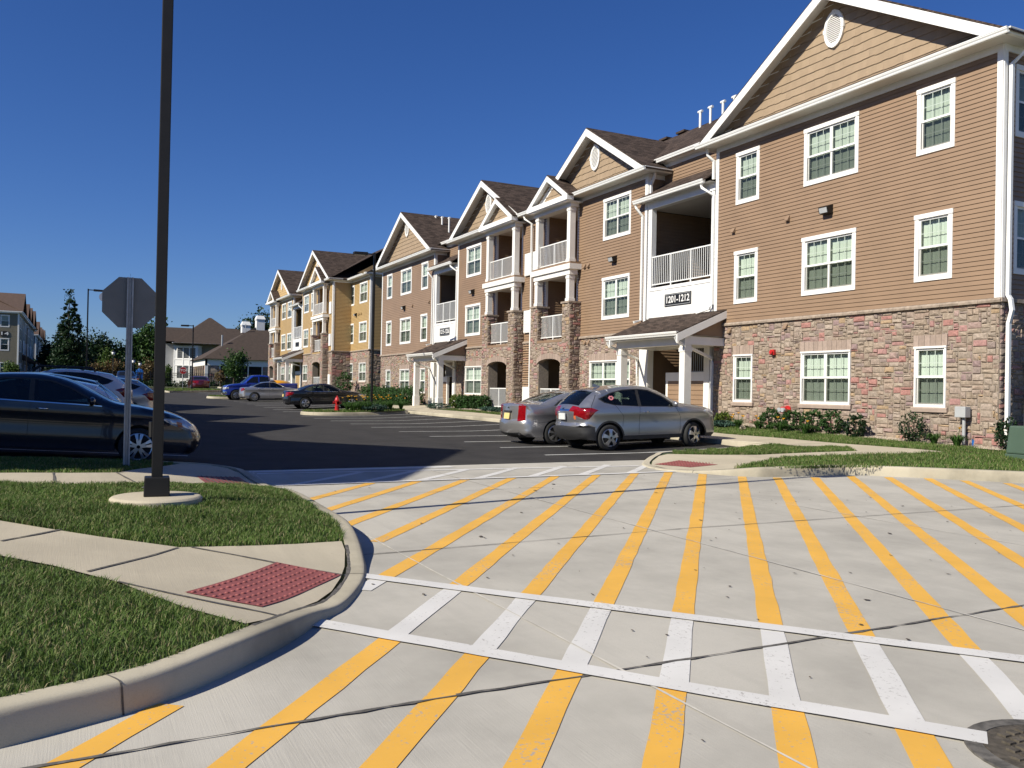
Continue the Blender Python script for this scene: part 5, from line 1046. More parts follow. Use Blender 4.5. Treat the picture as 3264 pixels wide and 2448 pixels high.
# --- spec sheets
def strip_sedan(xr, xf, ws, rw_, tail=None, head=None, lowr=.42, lowf=.42, grille=None):
    def f(x, z, a):
        if ws[0] < x < ws[1] and z > ws[2] and a < .89: return 'glass'
        if rw_[0] < x < rw_[1] and z > rw_[2] and a < .88: return 'glass'
        if x < xr + .55:
            if tail and tail(z, a, x): return tail(z, a, x)
            if z < lowr: return 'trim'
        if x > xf - .8:
            if head and head(z, a, x): return head(z, a, x)
            if grille and grille(z, a): return 'grille'
            if z < lowf - .12: return 'trim'
    return f
S_HRV = dict(W=1.772, belt=1.06, wb=2.61, rw=.328, sill=.27, taper=.11, tumble=.36, endr=.26, clad=.37, clad_r=.60, rim=.225, spokes=5, spoke_w=.075, steer=.28, mirror=(.62, 1.11), paint=M['grey_p'],
    top=[(-1.98, .30), (-2.06, .42), (-2.09, .58), (-2.04, .72), (-2.06, .86), (-2.05, 1.0), (-1.97, 1.12), (-1.74, 1.33), (-1.56, 1.455), (-1.5, 1.49), (-1.15, 1.55), (-.7, 1.6), (-.3, 1.605), (.02, 1.57), (.42, 1.42), (.84, 1.195), (1.1, 1.135), (1.5, 1.08), (1.85, 1.01), (2.06, .92), (2.15, .78), (2.185, .62), (2.19, .48), (2.15, .36), (2.05, .27)],
    side=[('trim', [(.78, 1.065), (-.4, 1.09), (-1.16, 1.135), (-1.44, 1.2), (-1.59, 1.3), (-1.2, 1.455), (-.85, 1.525), (-.4, 1.542), (-.08, 1.515), (.34, 1.35)]), ('glass', [(.68, 1.08), (-.36, 1.105), (-.38, 1.515), (-.1, 1.49), (.3, 1.335)]), ('glass', [(-.46, 1.108), (-1.15, 1.15), (-1.42, 1.215), (-1.54, 1.3), (-1.2, 1.43), (-.85, 1.5), (-.46, 1.518)]),
          ('tail', [(-1.62, 1.02), (-1.72, .97), (-1.86, .80), (-1.95, .79), (-2.08, .9), (-2.08, 1.08), (-1.8, 1.08)]), ('head', [(1.6, .96), (1.98, .78), (2.2, .74), (2.15, .9), (1.85, 1.02)])],
    strip=strip_sedan(-2.09, 2.19, (.05, .84, 1.2), (-2.0, -1.57, 1.13), tail=lambda z, a, x: ('tail' if (.97 < z < 1.09 and a > .48) or (.88 < z < 1.09 and a > .8) else ('clear' if .8 < z < .88 and a > .86 else None) if z < .97 and a > .5 else ('chrome' if .985 < z < 1.02 and a < .48 else None)), head=lambda z, a, x: 'head' if .76 < z < .93 and a > .55 else None, lowr=.60, grille=lambda z, a: .5 < z < .72 and a < .5),
    handles=[(-.24, .95)], handle_m='chrome', seams=[[(.7, 1.07), (.86, .8), (.84, .5), (.8, .38)], [(-.41, 1.1), (-.43, .7), (-.45, .38)], [(-1.15, 1.15), (-.9, .85), (-.93, .6)], [(-1.6, 1.4), (-1.8, 1.12), (-1.9, .78)], [(-1.98, .62), (-1.7, .6)]], seats=[(-.15, .37), (-.15, -.37), (-1.0, .37), (-1.0, -.37)], plate=(-2.10, .86, 'plate_w', .0))
def sedan(paint, L=4.86, W=1.85, H=1.465, wb=2.776, tailf=None, side=None, **k):
    s = H / 1.465; f = L / 4.86
    top = k.pop('top', [(-2.22, .26), (-2.38, .36), (-2.43, .55), (-2.40, .8), (-2.37, .97), (-2.30, 1.035), (-2.05, 1.06), (-1.72, 1.09), (-1.35, 1.25), (-.98, 1.385), (-.75, 1.435), (-.3, 1.465), (-.02, 1.445), (.28, 1.37), (.64, 1.2), (.98, 1.055), (1.45, 1.0), (1.95, .9), (2.28, .74), (2.41, .54), (2.42, .40), (2.36, .28), (2.25, .22)])
    top = [(x * f, z * s) for x, z in top]
    sd = [('glass', [(.72, 1.01), (-.27, 1.02), (-.28, 1.375), (-.04, 1.36), (.26, 1.26)]), ('glass', [(-.35, 1.022), (-1.15, 1.04), (-1.42, 1.085), (-1.25, 1.2), (-.98, 1.3), (-.7, 1.36), (-.35, 1.378)])]
    sd = [('trim', [(.8, 1.0), (-.3, 1.01), (-1.2, 1.03), (-1.48, 1.08), (-1.27, 1.22), (-.98, 1.325), (-.7, 1.385), (-.3, 1.4), (-.02, 1.385), (.3, 1.275)])] + sd
    sd = k.pop('glassp', sd) + (side or [('tail', [(-2.05, .95), (-2.12, .8), (-2.42, .74), (-2.42, .97), (-2.2, .99)]), ('head', [(1.8, .82), (2.0, .68), (2.34, .56), (2.38, .66), (2.15, .8), (1.95, .86)])])
    tf = tailf or (lambda z, a, x: 'tail' if .74 < z < .96 and a > .6 and x < -2.2 * f else None)
    d = dict(strip_c=[(x * f, z) for x, z in ((.76, .995), (.2, 1.005), (-.3, 1.01), (-.8, 1.015), (-1.2, 1.03), (-1.42, 1.068))], W=W, belt=1.0, wb=wb, rw=.325, sill=.24, paint=paint, top=top, side=sd, rim=.225, spokes=10, spoke_w=.045, mirror=(.6, 1.04), taper=.12,
             strip=strip_sedan(top[2][0], top[20][0], (.0, .98 * f, 1.065), (-1.68 * f, -1.0 * f, 1.1), tail=tf, head=lambda z, a, x: 'head' if .58 < z < .74 and a > .6 else None, lowr=.36, grille=lambda z, a: .42 < z < .66 and a < .5),
             handles=[(-.14, .9), (-1.05, .91)], seams=[[(.74, 1.0), (.8, .7), (.76, .3)], [(-.31, 1.02), (-.33, .7), (-.33, .3)], [(-1.25, 1.05), (-1.05, .8), (-1.02, .55)]])
    d.update(k); return d
def z_at(x, y): return float(T(x, y))
HD = math.pi / 2                                         # nose towards the house
hrv, Wh = car(S_HRV, 'silver crossover with a pink lip sticker in its rear side window', 'car', (-19.08, 13.2, z_at(-19.08, 13.2)), HD, pitch=.028)
b = MB()                                                 # emblem, sticker, aerial, wiper, handle scoop
for (y0, y1, z0, z1) in ((-.045, -.03, 1.035, 1.095), (.03, .045, 1.035, 1.095), (-.03, .03, 1.06, 1.07)): b.hexa([(-2.125 - .03, y0, z0), (-2.09, y0, z0), (-2.09, y1, z0), (-2.125 - .03, y1, z0), (-2.12, y0, z1), (-2.06, y0, z1), (-2.06, y1, z1), (-2.12, y1, z1)])
b.build('emblem', M['chrome'], hrv, org=(0, 0, 0))
b = MB(); cx, cz = -1.22, 1.32
lip = [(-.085, 0), (-.05, .04), (-.02, .055), (0, .04), (.02, .055), (.05, .04), (.085, 0), (.045, -.045), (0, -.06), (-.045, -.045)]
inn = [(-.04, .0), (-.02, .012), (0, .008), (.02, .012), (.04, 0), (.02, -.014), (0, -.018), (-.02, -.014)]
mrg = lambda q, s: (cx + q[0] * s, -(Wh(cx + q[0] * s, cz + q[1] * s) + .003), cz + q[1] * s)
for i in range(10):
    a, c = lip[i], lip[(i + 1) % 10]; b.face([mrg(a, 1.), mrg(c, 1.), mrg(c, .42), mrg(a, .42)])
b.build('lip_sticker', M['pink'], hrv, org=(0, 0, 0))
b = MB(); b.extr([(-1.25, 1.585), (-1.05, 1.60), (-1.22, 1.67), (-1.28, 1.67)], -.02, .02, axis='w'); b.build('roof_aerial', M['grey_p'], hrv, smooth=False, org=(0, 0, 0))
S_CTS = sedan(M['silver'], L=4.86, W=1.84, H=1.46, wb=2.88, top=[(-2.2, .24), (-2.36, .34), (-2.41, .55), (-2.39, .66), (-2.36, .74), (-2.33, 1.0), (-2.28, 1.115), (-2.02, 1.125), (-1.78, 1.13), (-1.4, 1.27), (-1.0, 1.40), (-.75, 1.435), (-.3, 1.46), (-.02, 1.44), (.28, 1.365), (.64, 1.2), (.98, 1.07), (1.45, 1.02), (1.95, .94), (2.28, .8), (2.41, .56), (2.42, .40), (2.36, .28), (2.25, .22)],
    side=[('tail', [(-2.27, 1.09), (-2.29, .68), (-2.45, .66), (-2.45, 1.14)])], tailf=lambda z, a, x: ('tail' if (.67 < z < 1.09 and a > .87 and x < -2.2) or (1.10 < z < 1.125 and x < -2.27) else None), spokes=7, spoke_w=.05, seams=[[(-1.98, .62), (-1.5, .66)], [(-1.1, 1.05), (-1.0, .8), (-1.02, .55)]], handles=[(-.85, .92)], plate=(-2.4, .80, 'plate_y', .025))
cts, Wc = car(S_CTS, 'silver saloon with upright red tail lamps and a cream number plate', 'car', (-21.35, 13.05, z_at(-21.35, 13)), HD, pitch=.028)
b = MB(); b.hexa([(-2.46, -.2, .90), (-2.38, -.2, .90), (-2.38, .2, .90), (-2.46, .2, .90), (-2.45, -.21, .945), (-2.37, -.21, .945), (-2.37, .21, .945), (-2.45, .21, .945)]); b.build('boot_handle', M['plastic'], cts, org=(0, 0, 0))
b = MB(); b.lathe([(.055, -.0), (.055, .012), (.001, .014)], (0, 0, 0), 14, 'y'); b.vs = [(-2.40 - v[1], v[0], 1.01 + v[2] * .8) for v in b.vs]; b.build('emblem', M['chrome'], cts, org=(0, 0, 0))
b = MB(); [b.tube([(-2.38, s * .55, .32), (-2.2, s * .55, .33)], .035, 8) for s in (-1, 1)]; b.build('exhaust_tip', M['chrome'], cts, org=(0, 0, 0))
alt, _ = car(sedan(M['blk'], wb=2.78, glass='tglass', spokes=5, twin=(-.16, .16), spoke_w=.045, plate=(-2.43, .78, 'plate_y', .01), seats=[(-.2, .37), (-.2, -.37)]), 'black saloon parked nose to the house behind the red hydrant', 'car', (-51.8, 13.4, z_at(-51.8, 13.4)), HD, pitch=.02)
b = MB(); b.box(-.9, .95, .905, .918, .4, .425); b.box(-.9, .95, -.918, -.905, .4, .425); b.build('side_moulding', M['chrome'], alt, org=(0, 0, 0))
bmw, _ = car(sedan(M['silver'], L=4.52, W=1.81, H=1.42, wb=2.76, spokes=10, spoke_w=.035), 'silver saloon with round arched roof parked in front of the blue pickup', 'car', (-65.3, 12.9, z_at(-65.3, 12.9)), HD, pitch=.02)
S_RAM = dict(W=1.98, belt=1.28, wb=3.5, rw=.39, sill=.42, taper=.05, tumble=.26, endr=.12, crown=.02, rim=.22, spokes=8, arch=.47, paint=M['blue_p'], mirror=(1.0, 1.36), glass='dglass',
    top=[(-2.9, .5), (-2.96, .7), (-2.95, 1.0), (-2.93, 1.27), (-2.88, 1.29), (-1.8, 1.29), (-.86, 1.29), (-.84, 1.34), (-.8, 1.7), (-.74, 1.84), (-.5, 1.9), (.0, 1.93), (.42, 1.9), (.62, 1.83), (.9, 1.58), (1.2, 1.33), (1.35, 1.29), (1.9, 1.24), (2.4, 1.13), (2.58, 1.0), (2.62, .75), (2.64, .55), (2.55, .42)],
    side=[('glass', [(1.05, 1.33), (.12, 1.33), (.12, 1.8), (.45, 1.78), (.68, 1.66)]), ('glass', [(.02, 1.33), (-.68, 1.33), (-.66, 1.76), (-.4, 1.8), (.02, 1.82)]), ('tail', [(-2.86, 1.2), (-2.86, .92), (-2.97, .92), (-2.97, 1.2)]), ('head', [(2.3, 1.02), (2.3, .86), (2.63, .82), (2.63, 1.0)]), ('chrome', [(2.45, .68), (2.4, .46), (2.66, .42), (2.66, .7)])],
    strip=strip_sedan(-2.96, 2.64, (.6, 1.24, 1.32), (-.86, -.76, 1.4), tail=lambda z, a, x: 'tail' if .92 < z < 1.2 and a > .88 else None, head=lambda z, a, x: 'head' if .82 < z < 1.0 and a > .55 else ('chrome' if .45 < z < .7 else None), grille=lambda z, a: .72 < z < 1.05 and a < .5), handles=[(.25, 1.16)], seams=[[(1.1, 1.3), (1.1, .5)], [(.07, 1.3), (.07, .5)], [(-.78, 1.28), (-.78, .5)]])
ram, _ = car(S_RAM, 'bright blue pickup truck parked with its chrome nose towards the drive', 'pickup', (-69.3, 12.6, z_at(-69.3, 12.6)), -HD, name='pickup_truck', pitch=-.02)
ld = thing('cargo_load', 'rounded yellow load in the bed of the blue pickup', 'cargo', (-69.3, 13.9, z_at(-69.3, 12.6) + 1.2)); b = MB(); b.lathe([(.75, 0), (.74, .1), (.62, .24), (.4, .32), (.001, .35)], (-69.3, 14.1, z_at(-69.3, 12.6) + 1.24), 20); b.vs = [(v[0], 14.1 + (v[1] - 14.1) * 1.3, v[2]) for v in b.vs]; b.build('cover', M['yel_p'], ld, smooth=True); b = MB(); b.tube([(-68.5, 13.3, z_at(-69.3, 12.6) + 1.36), (-69.3, 13.35, z_at(-69.3, 12.6) + 1.5), (-70.1, 13.3, z_at(-69.3, 12.6) + 1.36)], .02, 5); b.build('strap', M['black'], ld)
red, _ = car(sedan(M['maroon'], L=4.7, glass='dglass'), 'dark red saloon seen from behind beside the far lamp post', 'car', (-95.8, 11.35, z_at(-95.8, 11.3)), math.pi, fine=False)
acc, Wa = car(sedan(M['navy'], glass='tglass', handle_m='chrome', spokes=5, twin=(-.2, .2), spoke_w=.042, rim=.24, seats=[(-.2, .37), (-.2, -.37), (-1.05, .37), (-1.05, -.37)],
    side=[('head', [(1.72, .84), (1.9, .74), (2.28, .62), (2.38, .62), (2.3, .76), (2.1, .85)]), ('tail', [(-2.05, .95), (-2.12, .8), (-2.42, .74), (-2.42, .97)])]), 'dark blue saloon in the shade behind the stop sign post', 'car', (-17.42, -.42, z_at(-16.8, -.4) - .02), HD, pitch=-.055)
b = MB(); b.face([(p[0], -(Wa(*p) + .003), p[1]) for p in ((1.98, .80), (2.08, .78), (2.1, .7), (2.02, .7))]); b.build('side_marker', M['amber'], acc, org=(0, 0, 0))
b = MB(); b.hexa([(2.42, -.16, .42), (2.47, -.16, .42), (2.47, .16, .42), (2.42, .16, .42), (2.42, -.16, .58), (2.47, -.16, .58), (2.47, .16, .58), (2.42, .16, .58)]); b.build('front_plate', M['plate_w'], acc, org=(0, 0, 0))
def suv(paint, L=4.6, H=1.7, **k):
    f = L / 4.3; s = H / 1.605; d = dict(S_HRV); d['top'] = [(x * f, z * s) for x, z in S_HRV['top']]; d['side'] = [(n, [(x * f, z * s) for x, z in p]) for n, p in S_HRV['side']]; d['wb'] = 2.66 * f / 1.03; d['paint'] = paint; d['steer'] = 0; d['clad'] = 0; d['belt'] = 1.06 * s; d['W'] = 1.84; d['seats'] = None
    d['strip'] = strip_sedan(-2.09 * f, 2.19 * f, (.05 * f, .84 * f, 1.2 * s), (-2.0 * f, -1.57 * f, 1.13 * s), tail=lambda z, a, x: 'tail' if .8 * s < z < 1.09 * s and a > .72 else None, head=lambda z, a, x: 'head' if .72 * s < z < .9 * s and a > .55 else None, lowr=.45, grille=lambda z, a: .5 * s < z < .75 * s and a < .5)
    d['handles'] = [(.16, .93 * s), (-.8, .97 * s)]; d['plate'] = None; d['mirror'] = (.62 * f, 1.11 * s); d.update(k); return d
wsu, _ = car(suv(M['white_p'], 4.4, 1.4, glass='dglass'), 'white crossover with a big tail lamp backed in next to the dark blue saloon', 'car', (-20.3, -1.28, z_at(-20.3, -1.3) - .02), -HD, pitch=.05)
bsu, _ = car(suv(M['blk'], 4.5, 1.47, glass='dglass'), 'black crossover backed in beyond the white crossover', 'car', (-23.4, -1.28, z_at(-23.3, -1.3)), -HD, pitch=.05)
vsu, _ = car(suv(M['white_p'], 4.6, 1.6, glass='dglass'), 'white car with a roof rack beyond the black crossover', 'car', (-29.8, -.7, z_at(-29, -.75) + .06), -HD, fine=False)
b = MB(); [b.tube([(-1.2, s * .6, 1.54), (-1.1, s * .6, 1.68), (.3, s * .6, 1.7), (.5, s * .6, 1.56)], .025, 6) for s in (-1, 1)]; b.box(-.9, -.82, -.6, .6, 1.67, 1.7); b.box(.1, .18, -.6, .6, 1.68, 1.71); b.build('roof_rack', M['black'], vsu, org=(0, 0, 0))
gsu, _ = car(suv(M['silver'], 4.6, 1.5, glass='dglass'), 'silver wagon parked beyond the tall white car', 'car', (-32.2, .2, z_at(-32, -.2)), -HD, fine=False)
dsu, _ = car(suv(M['blk'], 4.9, 1.85, glass='dglass', W=1.95), 'black off-roader facing the camera at the far end of the lot', 'car', (-97.6, 4.5, z_at(-97, 4.5)), 0., fine=False)
# ------------------------------------------------------------------ plants
def leafmesh(name, C, S, m, par=None, org=None, up=0.):
    """one mesh of many small leaf faces at centres C with sizes S"""
    n = len(C); a = rng.normal(size=(n, 3)); a[:, 2] += up; a /= np.linalg.norm(a, axis=1)[:, None]; b = rng.normal(size=(n, 3)); b -= (a * b).sum(1)[:, None] * a; b /= np.linalg.norm(b, axis=1)[:, None]; c = np.cross(a, b)
    S = np.asarray(S)[:, None]; V = np.stack([C - b * S, C + c * S * .55, C + b * S, C - c * S * .55], 1); o0 = np.array(org if org is not None else (ORG[par] if par else (0, 0, 0))); V = (V - o0).reshape(-1, 3)
    me = bpy.data.meshes.new(name); me.vertices.add(n * 4); me.vertices.foreach_set('co', V.ravel()); me.loops.add(n * 4); me.loops.foreach_set('vertex_index', np.arange(n * 4)); me.polygons.add(n); me.polygons.foreach_set('loop_start', np.arange(n) * 4)
    me.update(calc_edges=True); me.materials.append(m); o = bpy.data.objects.new(name, me); col.objects.link(o)
    if par: o.parent = par; ORG[o] = ORG[par]
    else: o.location = o0
    return o
def clumps(c, r, n, k, sd, shell=.55):
    """leaf centres gathered in k clumps on and in an ellipsoid"""
    d = rng.normal(size=(k, 3)); d /= np.linalg.norm(d, axis=1)[:, None]; q = d * (shell + (1 - shell) * rng.random((k, 1))) * rng.uniform(.75, 1.12, (k, 1)); i = rng.integers(0, k, n)
    return np.array(c) + (q[i] + rng.normal(size=(n, 3)) * sd * rng.uniform(.5, 1.2, (k, 1))[i]) * np.array(r)
def shrub(label, x, y, r, h, m='shrub', name='shrub', group='shrubs along the house', n=1300, ls=.035, z=None, cat='shrub', tight=.1):
    z = float(HR(x, y)) if z is None else z; t = thing(name, label, cat, (x, y, z), group)
    P = clumps((x, y, z + h * .48), (r * .92, r * .92, h * .5), n, 130, tight, .8); P = P[P[:, 2] > z - .02]
    leafmesh('foliage', P, rng.uniform(.6, 1.3, len(P)) * ls, M[m], t)
    b = MB(); [b.tube([(x, y, z - .05), (x + random.uniform(-.6, .6) * r, y + random.uniform(-.6, .6) * r, z + h * .7)], .012, 5) for _ in range(5)]; b.build('stem', M['bark'], t)
    return t
def lily(label, x, y, z=None, r=.34, h=.5, n=110, flowers=4, group='day lilies', wd=.02):
    z = float(HR(x, y)) if z is None else z; t = thing('day_lily', label, 'plant', (x, y, z), group); b = MB()
    for _ in range(n):
        a = random.uniform(0, 6.28); L = random.uniform(.5, 1.1); ca, sa = math.cos(a), math.sin(a); q = (-sa * wd / 2, ca * wd / 2); pr = None; R_ = r * L; hh = h * random.uniform(.7, 1.1)
        for s in np.linspace(0, 1, 5):
            d = .05 + R_ * s ** 1.3; zz = z + hh * (2.3 * s - 1.75 * s * s); k = 1 - s * .85; p = (x + ca * d + q[0] * k, y + sa * d + q[1] * k, zz), (x + ca * d - q[0] * k, y + sa * d - q[1] * k, zz)
            if pr: b.face([pr[0], pr[1], p[1], p[0]])
            pr = p
    b.build('leaves', M['lily'], t)
    f = MB(); st = MB()
    for _ in range(flowers):
        a = random.uniform(0, 6.28); d = random.uniform(.05, r * .8); X, Y, Z = x + math.cos(a) * d, y + math.sin(a) * d, z + h * random.uniform(.95, 1.3); st.tube([(x, y, z + .1), (X, Y, Z)], .006, 4)
        for k in range(6): u = k * 1.047; f.face([(X, Y, Z - .02), (X + math.cos(u - .4) * .035, Y + math.sin(u - .4) * .035, Z + .015), (X + math.cos(u) * .06, Y + math.sin(u) * .06, Z + .045), (X + math.cos(u + .4) * .035, Y + math.sin(u + .4) * .035, Z + .015)])
    if flowers: f.build('flower', M['flower'], t); st.build('flower_stem', M['lily'], t)
    return t
def tree(label, x, y, z, h, cr, m, cb=.3, n=4200, k=70, ls=.16, sd=.17, shape='round', name='tree', cat='tree', group=None, tr=.16):
    t = thing(name, label, cat, (x, y, z), group); b = MB(); hh = h * (1 - cb)
    b.tube([(x, y, z - .2), (x + random.uniform(-.1, .1), y, z + h * cb), (x, y + random.uniform(-.2, .2), z + h * .75), (x, y, z + h * .94)], tr, 8, rs=[tr, tr * .8, tr * .4, tr * .12])
    for _ in range(9):
        a = random.uniform(0, 6.28); s = random.uniform(cb, .75); e = cr * random.uniform(.5, .85) * ((1.05 - s) if shape == 'cone' else 1); zz = z + h * s
        b.tube([(x, y, zz), (x + math.cos(a) * e * .5, y + math.sin(a) * e * .5, zz + h * .06), (x + math.cos(a) * e, y + math.sin(a) * e, zz + h * .13)], tr * .3, 5, rs=[tr * .35, tr * .2, tr * .06])
    b.build('trunk', M['bark'], t)
    if shape == 'cone':
        s = 1 - np.sqrt(rng.random(k * 2)) ; a = rng.random(k * 2) * 6.28; R_ = cr * (1 - s) ** .85 * rng.uniform(.55, 1.08, k * 2) + .1; Q = np.c_[x + np.cos(a) * R_, y + np.sin(a) * R_, z + h * cb + hh * s * 1.0]
        i = rng.integers(0, k * 2, n); P = Q[i] + rng.normal(size=(n, 3)) * np.array([.42, .42, .3]) * cr / 2.7 * (1.1 - s[i])[:, None]
        # open leader at the top
        q = np.c_[x + rng.normal(size=130) * .22, y + rng.normal(size=130) * .22, z + h * (.86 + rng.random(130) * .15)]; P = np.r_[P, q]
    else:
        P = clumps((x, y, z + h * cb + hh * .5), (cr, cr, hh * .52), n, k, sd)
    leafmesh('crown', P, rng.uniform(.5, 1.25, len(P)) * ls, M[m], t); return t
# beds in front of the tan house
sheet('gravel_bed', [(-22.2, 18.3), (-18, 18.42), (-13.2, 18.48), (-12.3, 18.6), (-12.3, 18.97), (-22.2, 18.97)], HR, .012, M['gravelbase'], .4)
sheet('gravel_bed', [(-41.3, 17.55), (-27.3, 17.55), (-27.3, 18.95), (-41.3, 18.95)], HR, .012, M['gravelbase'], .5)
def pebbles(poly, n, h, name='gravel', sz=.026):
    a = np.array(poly); b = MB()
    x = rng.uniform(a[:, 0].min(), a[:, 0].max(), n); y = rng.uniform(a[:, 1].min(), a[:, 1].max(), n); k = inpoly(poly, x, y); x, y = x[k], y[k]; z = h(x, y) + .01
    for X, Y, Z in zip(x, y, z):
        s = sz * random.uniform(.6, 1.5); t = random.uniform(0, 3.14); c, d = math.cos(t) * s, math.sin(t) * s; i = len(b.vs)
        b.vs += [(X + c, Y + d, Z), (X - d * .7, Y + c * .7, Z), (X - c, Y - d, Z), (X + d * .7, Y - c * .7, Z), (X + c * .2, Y + d * .2, Z + s * .8)]; b.fs += [(i, i + 1, i + 4), (i + 1, i + 2, i + 4), (i + 2, i + 3, i + 4), (i + 3, i, i + 4)]
    return tag(b.build(name, M['gravel']), kind='stuff')
pebbles([(-22.2, 18.3), (-18, 18.42), (-13.2, 18.48), (-12.3, 18.6), (-12.3, 18.97), (-22.2, 18.97)], 5200, HR)
pebbles([(-41.3, 17.55), (-27.3, 17.55), (-27.3, 18.95), (-41.3, 18.95)], 5000, HR, sz=.035)
G1 = 'clipped shrubs in front of the stone wall'
for lb, x, y, r, h, mm in (('round dark shrub under the red fire hose connection, first of the clipped row', -19.5, 18.35, .35, .66, 'shrub'), ('round dark shrub left of the wide ground floor window', -18.72, 18.4, .34, .64, 'shrub'), ('round dark shrub below the left half of the wide ground floor window', -18.0, 18.45, .35, .68, 'shrub'), ('round dark shrub below the right half of the wide ground floor window', -17.3, 18.5, .35, .68, 'shrub'), ('darkest clipped shrub at the right end of the row by the gravel', -16.5, 18.5, .34, .62, 'tree_d')): shrub(lb, x, y, r, h, mm, group=G1, n=3800, ls=.024, tight=.06)
shrub('lone upright open shrub on the gravel below the right window', -14.78, 18.5, .32, .72, group=None, n=1000, m='tree_d', tight=.16, ls=.03)
shrub('golden green shrub beside the white portico downspout', -21.55, 18.3, .3, .42, 'shrub_y', group=None, n=1500); shrub('leafy rambling shrub at the corner downspout beside the green cabinet', -12.45, 18.75, .3, .75, 'tree_d', group=None, n=900)
shrub('low blue green juniper at the foot of the golden shrub', -21.2, 17.95, .45, .2, 'juniper', 'juniper', None, 1500); 
for i, (x, y, r, lb) in enumerate(((-20.5, 18.0, .36, 'day lily with yellow flowers right of the golden shrub'), (-19.8, 18.15, .4, 'day lily with yellow flowers before the first clipped shrub'), (-18.85, 18.1, .42, 'day lily tuft before the second clipped shrub'), (-17.95, 18.15, .42, 'day lily tuft with one bloom before the window shrubs'), (-14.15, 18.5, .34, 'low day lily tuft at the gravel edge left of the grey post'), (-13.5, 18.45, .4, 'day lily tuft at the foot of the grey utility post'))): lily(lb, x, y, None, r * .85, .36, 150, (5, 4, 2, 2, 0, 1)[i])
shrub('pale flowering clump low by the sidewalk', -20.1, 17.8, .1, .16, 'gravel', 'plant', None, 120, .02, cat='plant')
G2 = 'clipped shrubs before the middle house front'
for x, r, lb in ((-42.75, .36, 'golden round shrub beside the far portico post'), (-41.9, .36, 'clipped shrub next to the golden one by the far portico'), (-41.05, .36, 'clipped shrub below the double window left of the arch'), (-40.2, .35, 'clipped shrub just left of the left arch'), (-39.3, .37, 'clipped shrub before the white railing of the left arch')): shrub(lb, x, 18.15, r + .06, .74, 'shrub_y' if x < -42.5 else 'shrub', group=G2, n=2200, ls=.045)
for x in (-37.9, -36.8, -33.5, -32.2): shrub('low juniper mound on the gravel of the middle bed', x, 17.9, .6, .22, 'juniper', 'juniper', 'low junipers of the middle bed', 1100, .04)
shrub('spreading juniper on the grass edge left of the far portico', -43.6, 17.5, .75, .3, 'juniper', 'juniper', None, 1300, .04)
G3 = 'hedge shrubs before the far stone front'
for i, x in enumerate(np.arange(-57.5, -48.6, 1.1)): shrub('dense dark hedge shrub in the row left of the far portico', x, 17.8, .75, 1.1, group=G3, n=1300, ls=.055)
shrub('tall ragged shrub at the corner of the yellow house', -69.2, 19.4, .8, 1.8, group=None, n=900, ls=.08); 
# islands in the asphalt
def isl(poly, lab, h=.15):
    P = spline(poly, 4, True); f = lambda x, y: T(x, y) + h
    kerb('kerb', poly + [poly[0]], f, 1, k=4); 
    A = np.array(P); c = A.mean(0); sheet('lawn_soil', [tuple(c + (q - c) * .96) for q in A], lambda x, y: T(x, y) + h + .02, 0, M['soil'], .6)
    return [tuple(c + (q - c) * .95) for q in A]
I1 = isl([(-42.7, 15.4), (-42.7, 13), (-42.7, 11.3), (-43.3, 10.4), (-44.2, 10.2), (-45.2, 10.5), (-45.7, 11.4), (-45.7, 13), (-45.7, 15.4)], 'island')
hI = lambda x, y: T(x, y) + .17
blades('grass', I1, hI, 7000, .1, .03)
for i in range(13):
    x, y = -43.1 - (i % 3) * .75 - random.uniform(0, .3), 12.75 + (i // 3) * .62
    if abs(x + 44.2) < .35 and abs(y - 13.9) < .35: continue
    lily('day lily in the kerbed island between hydrant and lamp post', x, y, float(hI(x, y)), .5, .62, 90, 3, 'day lilies of the kerbed island', .035)
shrub('blue green juniper spreading at the lamp post foot in the kerbed island', -43.2, 13.75, .7, .38, 'juniper', 'juniper', None, 1500, .05, z=float(hI(-43.2, 13.7)))
I2 = isl([(-71.0, 15.4), (-71.0, 11), (-71.4, 9.6), (-72.4, 9.2), (-73.2, 9.8), (-73.5, 11), (-73.5, 15.4)], 'island'); blades('grass', I2, hI, 5000, .12, .05)
I3 = isl([(-85.0, 7.6), (-87, 7.2), (-91, 7.4), (-93, 9), (-93, 12), (-91, 13), (-89, 12), (-86, 9.4)], 'island'); blades('grass', I3, hI, 6000, .12, .06)
